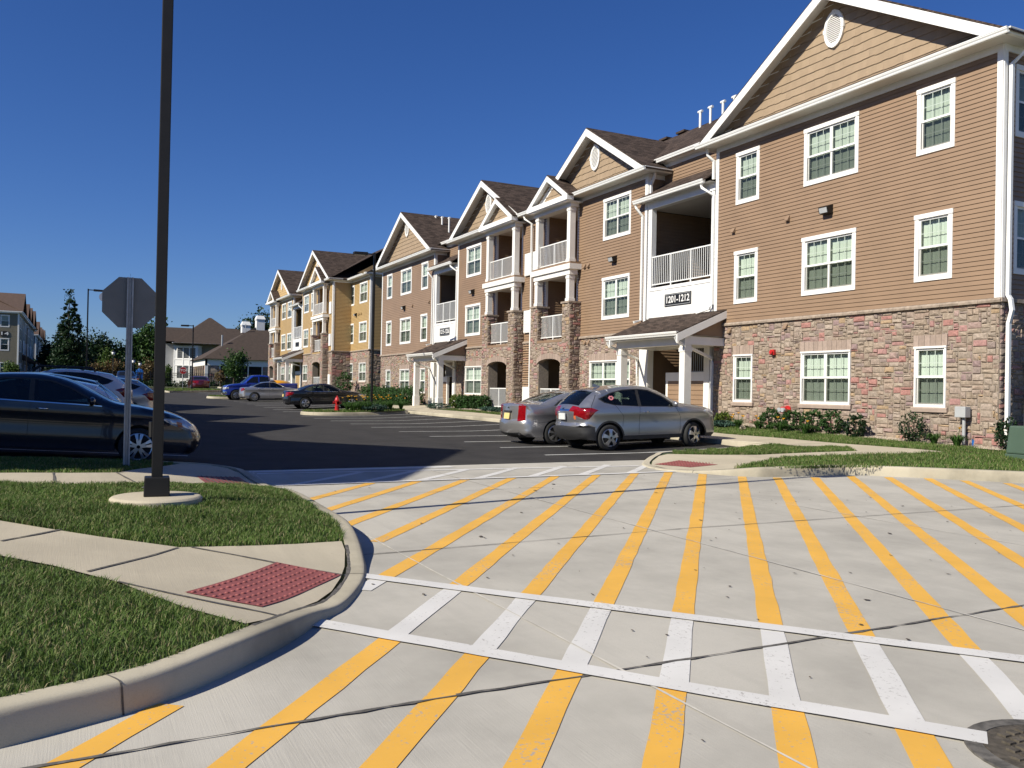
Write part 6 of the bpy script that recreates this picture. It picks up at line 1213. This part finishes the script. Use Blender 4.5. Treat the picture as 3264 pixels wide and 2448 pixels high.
# ------------------------------------------------------------------ lamps, signs, hydrant, utilities
def lamp(label, x, y, z, h, arm, hd=0., wd=.11, disc=.46, dz=.08, group='tall parking lot lamp posts'):
    t = thing('street_lamp', label, 'lamp post', (x, y, z), group); b = MB(O=(x, y, 0), ang=hd)
    b.lathe([(disc, -.4), (disc, dz - .025), (disc - .02, dz - .006), (disc - .04, dz), (.001, dz)], (x, y, z), 40); b.build('concrete_base', M['walk'], t, smooth=True, sharp=30)
    b = MB(O=(x, y, z), ang=hd); b.box(-wd / 2, wd / 2, -wd / 2, wd / 2, dz, h); b.build('pole', M['bronze'], t, bevel=.008)
    b = MB(O=(x, y, z), ang=hd); s = wd * 1.17; b.hexa([(-s, -s, dz), (s, -s, dz), (s, s, dz), (-s, s, dz), (-s * .96, -s * .96, dz + .2), (s * .96, -s * .96, dz + .2), (s * .96, s * .96, dz + .2), (-s * .96, s * .96, dz + .2)]); c = b.build('base_cover', M['bronze'], t, bevel=.012)
    b = MB(O=(x, y, z), ang=hd); b.lathe([(.008, -.004), (.008, .004)], tuple(b.p(0, s + .003, dz + .09)), 8); b.box(-.006, .006, s - .01, s + .006, dz + .085, dz + .097); b.build('screw', M['galv'], c)
    b = MB(O=(x, y, z), ang=hd); b.tube([(0, wd / 2 + .002, dz + .62), (.0, wd / 2 + .004, dz + .78)], .035, 8, loc=True); b.build('hand_hole_cover', M['bronze'], t)
    b = MB(O=(x, y, z), ang=arm); b.box(.05, .42, -.035, .035, h - .12, h - .05); b.build('arm', M['bronze'], t)
    b = MB(O=(x, y, z), ang=arm); b.hexa([(.4, -.17, h - .17), (1.15, -.17, h - .17), (1.15, .17, h - .17), (.4, .17, h - .17), (.4, -.15, h - .01), (1.13, -.15, h - .03), (1.13, .15, h - .03), (.4, .15, h - .01)]); l = b.build('lamp_head', M['bronze'], t, bevel=.015)
    b = MB(O=(x, y, z), ang=arm); b.box(.5, 1.08, -.13, .13, h - .178, h - .172); b.build('lens', M['grey'], l)
    return t
lamp('tall dark square lamp post on a round concrete base in the left foreground grass', -9.9, .78, .25, 8.35, math.pi / 2, hd=R(-4))
lamp('lamp post standing in the plants of the kerbed island', -44.2, 13.9, .44, 8.25, -math.pi / 2, disc=.35)
lamp('lamp post left of the stop sign back, arm to the right', -80, .68, .65, 8.7, math.pi / 2, disc=.35)
lamp('lamp post next to the far red stop sign', -90.2, 10.1, 1.1, 6.35, -math.pi / 2, disc=.3)
lamp('lamp post in front of the left row of houses', -120, -5.5, 1.3, 6.75, math.pi / 2, disc=.3); lamp('far lamp post beside the second left house', -150, -5.4, 1.45, 6.6, math.pi / 2, disc=.3)
def pedlamp(label, x, y, z, h):
    t = thing('lantern_post', label, 'lantern', (x, y, z), 'lantern posts by the pool fence'); b = MB(); b.tube([(x, y, z), (x, y, z + .5), (x, y, z + h - .5)], .06, 8, rs=[.1, .06, .05]); b.build('post', M['black'], t)
    b = MB(); b.lathe([(.08, h - .5), (.17, h - .42), (.2, h - .12), (.1, h - .1)], (x, y, z), 10); b.build('globe', M['trim'], t, smooth=True); b = MB(); b.lathe([(.24, h - .12), (.1, h), (.02, h + .1)], (x, y, z), 10); b.build('cap', M['black'], t)
pedlamp('lantern post left of the stop sign pole before the dark trees', -118, 3.95, 1.2, 4.4); pedlamp('lantern post right behind the stop sign pole', -118, 6.27, 1.25, 3.4); pedlamp('lantern post above the blue play tower', -121, 7.2, 1.3, 3.1); pedlamp('lantern post beside the small tree before the club house', -112, 18.35, 1.3, 4.2)
def octo(b, c, r, t0, t1, axis='x'):
    pts = [(math.cos(math.pi / 8 + k * math.pi / 4) * r, math.sin(math.pi / 8 + k * math.pi / 4) * r) for k in range(8)]; i = len(b.vs)
    for tt in (t0, t1): b.vs += [(c[0] + tt, c[1] + p[0], c[2] + p[1]) for p in pts]
    b.fs += [tuple(range(i, i + 8)), tuple(range(i + 15, i + 7, -1))] + [(i + k, i + (k + 1) % 8, i + 8 + (k + 1) % 8, i + 8 + k) for k in range(8)]
def stopsign(label, x, y, z, h, r, face, post_w=.045, lean=0.):
    t = thing('stop_sign', label, 'stop sign', (x, y, z), 'stop signs'); f = face; zc = z + h - r
    b = MB(); P = [(-post_w, 0), (-post_w * .5, .03), (post_w * .5, .03), (post_w, 0), (post_w * .55, .012), (post_w * .45, .036), (-post_w * .45, .036), (-post_w * .55, .012)]
    i = len(b.vs); P = [(-post_w, .0), (-post_w * .55, .0), (-post_w * .4, .035), (post_w * .4, .035), (post_w * .55, .0), (post_w, .0), (post_w, .006), (post_w * .6, .006), (post_w * .45, .042), (-post_w * .45, .042), (-post_w * .6, .006), (-post_w, .006)]
    for zz, ly in ((z - .4, 0), (z + h - .03, lean)): b.vs += [(x - f * (.05 - w * 1.) + 0, y + u + ly, zz) for u, w in P]
    n = len(P); b.fs += [(k, (k + 1) % n, n + (k + 1) % n, n + k) for k in range(n)] + [tuple(range(n, 2 * n))]; b.build('post', M['galv'], t)
    b = MB(); 
    for k in range(int(h / .025)):
        zz = z + .05 + k * .025; yy = y + lean * (zz - z) / h
        b.face([(x - f * .007 - f * .0, yy - .004, zz - .004), (x - f * .007, yy + .004, zz - .004), (x - f * .007, yy + .004, zz + .004), (x - f * .007, yy - .004, zz + .004)])
    b.vs = [(v[0] + (-f) * .0, v[1], v[2]) for v in b.vs]; b.build('bolt_holes', M['black'], t)
    b = MB(); octo(b, (x, y + lean * .9, zc), r * 1.0, 0, f * .004); s = b.build('sign_plate', M['signback'], t)
    b = MB(); octo(b, (x, y + lean * .9, zc), r * .995, f * .0045, f * .006); b.build('white_border', M['trim'], s); b = MB(); octo(b, (x, y + lean * .9, zc), r * .94, f * .0065, f * .008); b.build('red_face', M['red'], s)
    text_part('STOP', r * .82, 'sign_lettering', M['trim'], s, (x + f * .010, y + lean * .9, zc), math.pi / 2 * f, .82)
    return t
stopsign('stop sign seen from its grey back, on a perforated post left of the lamp post', -14.1, .68, .34, 2.78, .405, -1)
stopsign('red stop sign facing the camera before the white club house', -91, 9.33, 1.05, 2.3, .38, 1, .04)
hy = thing('fire_hydrant', 'red fire hydrant on the grass tip of the kerbed island', 'hydrant', (-44.0, 12.0, .36)); x, y, z = hy.location
b = MB(); b.lathe([(.16, 0), (.16, .05), (.11, .06), (.105, .48), (.14, .49), (.14, .53), (.12, .55), (.1, .64), (.05, .70), (.035, .71), (.035, .76), (.001, .77)], (x, y, z), 20); b.build('barrel', M['red'], hy, smooth=True, sharp=35)
for dx, dy, r in ((0, -.22, .055), (0, .22, .055), (.2, 0, .08)):
    b = MB(); b.tube([(x, y, z + .4), (x + dx, y + dy, z + .4)], r, 10); b.tube([(x + dx * .8, y + dy * .8, z + .4), (x + dx, y + dy, z + .4)], r * 1.25, 6); b.build('hose_outlet', M['red'], hy)
b = MB(); b.tube([(x + .16, y - .16 + .04 * k, z + .3 - .05 * math.sin(k * .39)) for k in range(9)], .01, 5); b.build('chain', M['galv'], hy)
tb = thing('utility_cabinet', 'green utility cabinet on the grass at the right picture edge', 'utility cabinet', (-11.1, 17.8, .28), rot=None); b = MB()
b.hexa([(-11.55, -17.28, .2), (-10.5, -17.28, .2), (-10.5, -18.3, .2), (-11.55, -18.3, .2), (-11.55, -17.28, .42), (-10.5, -17.28, .42), (-10.5, -18.3, .42), (-11.55, -18.3, .42)]); b.build('base', M['green_box'], tb, bevel=.015)
b = MB(); b.hexa([(-11.54, -17.29, .425), (-10.51, -17.29, .425), (-10.51, -18.29, .425), (-11.54, -18.29, .425), (-11.5, -17.34, 1.0), (-10.54, -17.34, 1.0), (-10.54, -18.25, 1.0), (-11.5, -18.25, 1.0)]); b.build('housing', M['green_box'], tb, bevel=.03)
up = thing('utility_post', 'grey conduit post with a small square box before the stone wall', 'utility post', (-13.62, 18.85, .43)); b = MB(); b.tube([(-13.62, 18.85, .3), (-13.62, 18.85, 1.12)], .04, 10); b.build('conduit', M['grey'], up, smooth=True, sharp=40); b = MB(); b.box(-13.78, -13.5, -18.92, -18.72, 1.1, 1.36); b.build('box', M['grey'], up, bevel=.015)
fl = MB(); fl.tube([(-13.25, 18.62, .42), (-13.25, 18.62, .62)], .004, 4); 
tf = tag(fl.build('marker_flag', M['galv'], org=(-13.25, 18.62, .42)), 'small blue marker flag at the corner of the stone wall', 'flag'); fl = MB(); fl.face([(-13.25, 18.62, .5), (-13.2, 18.6, .44), (-13.17, 18.6, .58), (-13.24, 18.62, .62)]); fl.build('flag_cloth', M['blue'], tf)
gm = thing('gas_meter', 'bank of grey gas meters with pipes on the shaded right end wall', 'gas meter', (-12.8, 20.2, .4)); b = MB()
for yy in (19.62, 20.4): b.tube([(-12.62, yy, .3), (-12.62, yy, 2.72), (-12.62, yy + .5, 2.75)], .03, 8)
for zz in (.95, 1.65, 2.35): b.tube([(-12.62, 19.62, zz + .12), (-12.62, 20.1, zz + .12)], .022, 8)
b.build('pipe', M['grey'], gm, smooth=True, sharp=40)
for zz in (.75, 1.4, 2.1):
    b = MB(); b.box(-12.74, -12.46, -20.12, -19.84, zz, zz + .3); m_ = b.build('meter', M['galv'], gm, bevel=.05)
b = MB(); b.extr([(.02, 6.7), (.2, 6.74), (.24, 6.9), (.05, 6.97)], 0, .3); b.O = Vector((0, 0, 0))
# ------------------------------------------------------------------ houses on the left side (facing +Y)
def rowhouse(label, x1, L, yf, dz, wm, rm, gs, near=False, sign=None, det=True, cuty=None):
    B = thing('apartment_building', label, 'building', (x1 - L / 2, yf, dz)); Z = lambda z: z + dz; x0 = x1 - L; yb = yf - 12
    F = dict(O=(0, yf, 0), ang=math.pi); Er = dict(O=(x1, yb, 0), ang=math.pi / 2); El = dict(O=(x0, yf, 0), ang=-math.pi / 2); LV = ((7.69, 9.37), (4.48, 6.18), (1.25, 2.9)); wn = []
    for g, hw in gs:
        for du in (-2.6, .4): wn += [(-(x1 - g) + du, -(x1 - g) + du + 1.9, a, b_) for a, b_ in LV] if det else []
    w = MB(**F); panel(w, -x1, -x0, Z(-.6), Z(9.8), 0., [(a + .05, b_ - .05, Z(c) + .05, Z(d) - .05) for a, b_, c, d in wn]); w.build('front_wall', wm, B)
    w = MB(**Er); ew = [(9.8, 10.9, a, b_) for a, b_ in LV] + [(5.5, 6.6, a, b_) for a, b_ in LV]; siding(w, 0, 12, Z(-.6), Z(9.8), [(a + .06, b_ - .06, Z(c) + .06, Z(d) - .06) for a, b_, c, d in ew], ex=.14 if near else .25); w.build('end_wall', wm, B)
    for a, b_, c, d in ew: window(B, Er, a, b_, Z(c), Z(d), 1, lites=(1, 1))
    w = MB(**El); panel(w, 0, 12, Z(-.6), Z(9.8), 0.); w.build('end_wall', wm, B); w = MB(); w.face([(x0, yb, Z(-.6)), (x1, yb, Z(-.6)), (x1, yb, Z(9.8)), (x0, yb, Z(9.8))]); w.build('rear_wall', wm, B)
    for a, b_, c, d in wn: window(B, F, a, b_, Z(c), Z(d), 2, lites=(1, 1))
    t = MB(**Er); t.box(-.02, .14, -.05, .04, Z(-.5), Z(9.7)); t.box(11.86, 12.05, -.05, .05, Z(-.5), Z(9.7)); t.box(-.4, 12.4, .3, .42, Z(9.78), Z(9.92)); t.box(0, 12, -.02, .3, Z(9.62), Z(9.78)); t.build('trim', M['trim'], B); t = MB(**F); t.box(-x1 - .4, -x0 + .4, .38, .5, Z(9.78), Z(9.92)); t.box(-x1, -x0, -.02, .38, Z(9.6), Z(9.78))
    for g, hw in gs: t.box(-(x1 - g) - hw, -(x1 - g) - hw + .2, -.02, .06, Z(0), Z(9.6)); t.box(-(x1 - g) + hw - .2, -(x1 - g) + hw, -.02, .06, Z(0), Z(9.6))
    t.build('trim', M['trim'], B)
    r = MB(); za = Z(9.9); r.slab([(x1 + .4, yf + .45, za), (x0 - .4, yf + .45, za), (x0 - .4, yf - 6, za + 3.5), (x1 - 5, yf - 6, za + 3.5), ], .06); r.slab([(x0 - .4, yf - 6, za + 3.5), (x0 - .4, yb - .4, za), (x1 + .4, yb - .4, za), (x1 - 5, yf - 6, za + 3.5)], .06)
    gw = MB()
    for i, (g, hw) in enumerate(gs):
        xg = x1 - g; zz = za + hw * .585
        for s in (-1, 1): P = [(xg + s * (hw + .35), yf + .5, za - .2 * 0), (xg, yf + .5, zz), (xg, yf - 6.5, zz), (xg + s * (hw + .35), yf - 6.5, za)]; r.slab(P if s > 0 else P[::-1], .07)
        gw.face([(xg - hw, yf + .02, Z(9.8)), (xg + hw, yf + .02, Z(9.8)), (xg, yf + .02, zz - .1)])
    r.build('roof', rm, B); gw.build('gable_wall', wm, B)
    s = MB(**F)                                        # porch roofs and balconies
    for i in range(len(gs) - 1):
        u = -(x1 - (gs[i][0] + gs[i + 1][0]) / 2); s.hexa([(u - 2, 0, Z(3.5)), (u + 2, 0, Z(3.5)), (u + 2, 2.2, Z(2.9)), (u - 2, 2.2, Z(2.9)), (u - 2, 0, Z(4.3)), (u + 2, 0, Z(4.3)), (u + 2, 2.2, Z(3.1)), (u - 2, 2.2, Z(3.1))])
    s.build('porch_roof', rm, B); s = MB(**F)
    for i in range(len(gs) - 1):
        u = -(x1 - (gs[i][0] + gs[i + 1][0]) / 2); [s.box(u + q - .12, u + q + .12, 1.8, 2.05, Z(-.3), Z(3.0)) for q in (-1.8, 1.8)]; s.box(u - 1.7, u + 1.7, .0, .1, Z(4.4), Z(6.4))
    s.build('porch', M['trim'], B)
    if sign:
        q = MB(**Er); q.box(9.85, 10.75, .02, .07, Z(6.45), Z(7.15)); o = q.build('number_sign', M['black'], B); text_part(sign, .62, 'sign_number', M['trim'], o, (x1 + .075, yb + 10.3, Z(6.8)), math.pi / 2, .9)
    return B
GS = [(5.0, 5.0), (18.0, 4.3), (27.4, 4.5), (39.6, 5.2)]
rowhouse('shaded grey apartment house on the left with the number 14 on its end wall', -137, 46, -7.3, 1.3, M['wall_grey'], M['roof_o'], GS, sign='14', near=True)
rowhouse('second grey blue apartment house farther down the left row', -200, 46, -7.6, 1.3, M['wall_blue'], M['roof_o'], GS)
rowhouse('apartment house outside the frame on the left whose gables shade the lot', -11.6, 46, -8.9, .15, M['siding'], M['roof'], GS, det=True)
# ------------------------------------------------------------------ club house, fence, hedge, play tower
CH = thing('club_house', 'white and brown club house with hipped roofs and two white chimneys', 'building', (-140, 18, 1.5)); FX = lambda X: dict(O=(X, 0, 0), ang=math.pi / 2)
b = MB(**FX(-153.2)); b.box(12.8, 26, -6, 0, 1.2, 8.4); b.build('rear_wing_wall', M['wall_lite'], CH); b = MB(O=(0, 12.75, 0)); b.box(-158, -153.3, -.3, .02, 1.2, 8.6); b.build('side_wall', M['wall_grey'], CH)
bw = []; 
for zlo, zhi in ((5.98, 7.66), (2.7, 4.68)):
    for y0, y1 in ((14.62, 15.38), (15.55, 16.28), (16.48, 17.22)): bw.append((y0, y1, zlo, zhi))
FB = dict(O=(-152, 14.1, 0), ang=R(60)); q_ = lambda y: (y - 14.1) / .866
bw = [(q_(a), q_(b_), c, d) for a, b_, c, d in bw]
b = MB(**FB); panel(b, 0, 3.98, 1.2, 7.95, 0., bw); [b.quad((u, 0, 1.2), (u, -1.6, 1.2), (u, -1.6, 7.95), (u, 0, 7.95)) for u in (0, 3.98)]; b.box(-.1, 4.1, -1.6, .08, 7.9, 8.05)
for y in (14.1, 15.38, 16.3, 17.25): b.box(q_(y), q_(y) + .17, 0, .05, 1.2, 7.9)
b.box(0, 3.98, .0, .045, 5.72, 5.86); b.box(0, 3.98, .0, .045, 4.74, 4.88); b.build('bay', M['trim'], CH)
for y0, y1, a, c in bw:
    g = MB(**FB); g.quad((y0, -.05, a), (y1, -.05, a), (y1, -.05, c), (y0, -.05, c)); w_ = g.build('window', M['dark_glass'], CH); m_ = MB(**FB)
    for k in (1, 2, 3): y = y0 + (y1 - y0) * k / 4; m_.box(y - .015, y + .015, -.045, -.02, a, c)
    for k in (1, 2, 3, 4): z = a + (c - a) * k / 5; m_.box(y0, y1, -.044, -.021, z - .015, z + .015)
    m_.build('glazing_bars', M['grey'], w_)
r = MB()
def hip(X0, X1, y0, y1, z0, zr, ra, rb, Xr): # ridge along y from ra to rb
    r.slab([(X0, y0, z0), (X0, y1, z0), (Xr, rb, zr), (Xr, ra, zr)], .08); r.slab([(X1, y1, z0), (X1, y0, z0), (Xr, ra, zr), (Xr, rb, zr)], .08); r.slab([(X1, y0, z0), (X0, y0, z0), (Xr, ra, zr)], .08); r.slab([(X0, y1, z0), (X1, y1, z0), (Xr, rb, zr)], .08)
hip(-149.6, -160, 13.7, 27, 8.4, 11.4, 18.9, 24.5, -154.5); hip(-151, -168, 14.6, 25.5, 9.0, 13.3, 20.2, 20.6, -158); hip(-151.5, -160, 12.5, 20, 8.7, 11.2, 13.0, 19, -155.5)
hip(-127.6, -142.5, 15.6, 33, 5.35, 10.35, 23.6, 25.6, -135); r.build('roof', M['roof_far'], CH)
b = MB(**FX(-150)); b.box(13.6, 21.5, .2, .32, 8.3, 8.46); b.build('gutter', M['trim'], CH)
b = MB(**FX(-128)); b.box(16.0, 33, -.3, .0, 4.4, 5.35); b.box(16, 16.4, -.3, -.02, 1.4, 4.4)
for y in np.arange(18, 33, 1.95): b.box(y - .06, y + .06, -.25, -.05, 1.4, 4.4)
b.box(17.9, 33, -.22, -.08, 2.75, 2.83); b.build('porch_front', M['trim'], CH)
b = MB(**FX(-128.3)); b.quad((16.4, 0, 1.4), (33, 0, 1.4), (33, 0, 4.4), (16.4, 0, 4.4)); b.build('glazed_front', M['dark_glass'], CH)
b = MB(**FX(-128.6)); b.box(16.1, 33, -12, 0, 1.3, 5.3); b.build('wing_wall', M['dark'], CH)
st = MB(**FX(-128.1)); mo = MB(**FX(-128.1)); stonework(st, mo, 16.4, 17.9, 1.4, 4.4, c=(.2, .15), seed=3); stonework(st, mo, 23.9, 25.6, 1.4, 4.4, c=(.2, .15), seed=4); s2 = MB(O=(0, 16.0, 0)); m2 = MB(O=(0, 16.0, 0))
for x in np.arange(-141, -128.5, 2.4): stonework(s2, m2, x, x + .8, 1.4, 4.4, c=(.2, .15), seed=5)
st.fs += [tuple(i + len(st.vs) for i in f) for f in s2.fs]; st.vs += s2.vs; mo.fs += [tuple(i + len(mo.vs) for i in f) for f in m2.fs]; mo.vs += m2.vs
st.build('stone_pillars', M['stone'], CH); mo.build('stone_backing', M['mortar'], CH)
b = MB(O=(0, 16.0, 0)); b.box(-142, -128, -.3, .02, 4.4, 5.3); b.build('porch_side', M['trim'], CH)
for y0, y1, zb_, zt_ in ((22.0, 23.2, 9.6, 11.3), (24.1, 25.3, 9.7, 12.3)):
    b = MB(**FX(-134.6)); b.box(y0, y1, -1.3, 0, zb_, zt_ - .55); b.hexa([(y0 - .1, .1, zt_ - .55), (y1 + .1, .1, zt_ - .55), (y1 + .1, -1.4, zt_ - .55), (y0 - .1, -1.4, zt_ - .55), (y0 + .12, -.15, zt_), (y1 - .12, -.15, zt_), (y1 - .12, -1.15, zt_), (y0 + .12, -1.15, zt_)]); c_ = b.build('chimney', M['trim'], CH)
    b = MB(**FX(-134.6)); b.box(y0 - .06, y1 + .06, -1.36, .06, zt_ - .72, zt_ - .6); b.build('chimney_band', M['trim'], c_)
b = MB(**FX(-134.7)); b.box(23.2, 24.1, -.6, -.3, 9.4, 10.3); b.build('parapet', M['trim'], CH)
b = MB(); b.tube([(-131, 18.65, 7.3), (-131, 18.65, 8.9)], .13, 8); b.tube([(-134, 22.4, 9.4), (-134, 22.4, 10.9)], .07, 6); b.build('vent_pipe', M['galv'], CH)
fe = thing('iron_fence', 'black iron picket fence round the pool behind the hedge', 'fence', (-118, 8, 1.2)); b = MB(**FX(-118))
for y in np.arange(-4, 31, .13): b.box(y - .012, y + .012, -.012, .012, 1.3, 3.12)
b.box(-4, 31, -.02, .02, 3.0, 3.05); b.box(-4, 31, -.02, .02, 2.75, 2.8); b.box(-4, 31, -.02, .02, 1.5, 1.55); b.build('picket_panel', M['black'], fe)
for y in np.arange(-4, 31.1, 2.45): b = MB(**FX(-118)); b.box(y - .05, y + .05, -.05, .05, 1.2, 3.25); b.build('post', M['black'], fe)
for i, y in enumerate(np.arange(4.5, 30, 1.25)):
    t = thing('hedge', 'low dark hedge shrub in the row before the iron fence', 'hedge', (-117, y, 1.25), 'hedge row before the fence'); P = clumps((-117, y, 1.65), (.55, .72, .45), 420, 40, .2, .6); leafmesh('foliage', P, rng.uniform(.06, .13, len(P)), M['tree_d'], t)
pt = thing('play_tower', 'blue play tower behind the iron fence', 'play equipment', (-121, 7.1, 1.4)); b = MB(**FX(-121)); [b.box(y - .06, y + .06, -.06 + w_, .06 + w_, 1.4, 3.4) for y in (6.85, 7.5) for w_ in (0, -.7)]; b.box(6.8, 7.55, -.7, 0.02, 2.3, 2.9); b.hexa([(6.7, .1, 3.1), (7.65, .1, 3.1), (7.65, -.8, 3.1), (6.7, -.8, 3.1), (7.1, -.3, 3.6), (7.25, -.3, 3.6), (7.25, -.4, 3.6), (7.1, -.4, 3.6)]); b.build('frame', M['blue'], pt); b = MB(**FX(-120.8)); b.box(6.7, 7.1, -.2, .1, 1.7, 2.3); b.build('panel', M['orange'], pt)
# ------------------------------------------------------------------ trees in the distance
tree('tall dark pointed tree with a thin leader behind the parked cars', -100, -.76, 1.0, 10.1, 1.75, 'tree_d', .08, 12000, 170, .14, shape='cone', name='conifer_tree')
for lb, x, y, h, cr, m, n, ls in (
    ('broad dark tree right of the pointed tree and the lamp post', -165, 2.6, 8.6, 2.5, 'tree_d', 3600, .26), ('dark tree left of the pointed tree by the left houses', -165, -4.2, 6.8, 1.7, 'tree_d', 2000, .28), ('dark round tree at the left of the stop sign pole', -165, 5.9, 7.2, 2.0, 'tree_m', 2400, .28),
    ('dark tree between the broad tree and the stop sign', -170, 4.2, 6.4, 1.9, 'tree_d', 1800, .28), ('tall leafy tree behind the lamp post pole', -165, 11.8, 11.2, 2.6, 'tree_m', 3800, .3), ('tree right of the stop sign pole with gaps to the sky', -165, 9.4, 9.4, 1.8, 'tree_m', 2400, .3), ('dark tree low between the sign pole and the tall leafy tree', -172, 8.0, 7.0, 1.8, 'tree_d', 2000, .28),
    ('dark tree behind the right chimney of the club house', -180, 33.2, 14.4, 3.0, 'tree_d', 3400, .34), ('dark tree between the two chimneys of the club house', -180, 30.4, 13.6, 2.4, 'tree_d', 2600, .34), ('dark tree at the far end behind the left houses', -172, -2.2, 6.8, 2.2, 'tree_d', 2400, .28), ('dark tree behind the pointed tree', -150, .2, 5.6, 2.4, 'tree_d', 2600, .26),
    ('bright green tree left of the stop sign pole', -128, 3.5, 4.6, .95, 'tree_l', 1500, .17), ('dark rounded tree beside the far lantern', -128, 5.7, 3.4, 1.1, 'tree_d', 1500, .17)):
    tree(lb, x, y, 1.4, h, cr * 1.12, m, .06, int(n * 1.7), 90, ls, .2)
for lb, x, y, h, cr, m in (('russet small tree below the bright green tree', -126, 4.3, 3.3, 1.15, 'tree_o'), ('russet small tree right of the blue play tower', -126, 8.4, 3.2, 1.1, 'tree_o'), ('russet small tree left of the lantern post', -125, 2.2, 2.6, 1.1, 'tree_o'), ('olive small tree under the pointed tree', -122, .4, 2.7, 1.2, 'tree_l'), ('yellow green small tree before the end wall of house 14', -125, -7.3, 2.7, .95, 'tree_l'), ('golden shrubby tree at the corner of the white bay', -126, 11.0, 2.6, .5, 'tree_l'), ('olive small tree right of the pointed tree', -124, 1.3, 2.4, .9, 'tree_o')):
    tree(lb, x, y, 1.35, h, cr, m, .15, 2200, 50, .14, .22)
tree('young green tree before the long roof of the club house', -112, 17.45, 1.3, 5.1, 1.45, 'tree_m', .18, 2600, 60, .16, .2)
tree('small red leaved tree left of the young green tree', -113, 16.0, 1.3, 2.2, .7, 'tree_o', .3, 500, 20, .12, .25)
P = np.c_[rng.uniform(-200, -184, 26000), rng.uniform(-8, 40, 26000), np.zeros(26000)]; top = 6.2 + 1.6 * np.sin(P[:, 1] * .9) + 1.0 * np.sin(P[:, 1] * 2.3 + 1); P[:, 2] = 1.2 + (top - 1.2) * rng.random(26000) ** .7
tag(leafmesh('far_wood', P, rng.uniform(.2, .5, len(P)), M['tree_d'], org=(-190, 10, 1.2)), kind='stuff')
# far lawn strip and walk by the fence
sheet('far_lawn', [(-114.2, -3), (-114.2, 32), (-122, 32), (-122, -3)], lambda x, y: T(x, y) + .08, 0, M['soil'], 2.)
mbk = MB(); ribbon(mbk, (-114.1, -3), (-114.1, 32), .3, T, .12, 2); struct(mbk, 'far_kerb', M['walk'])
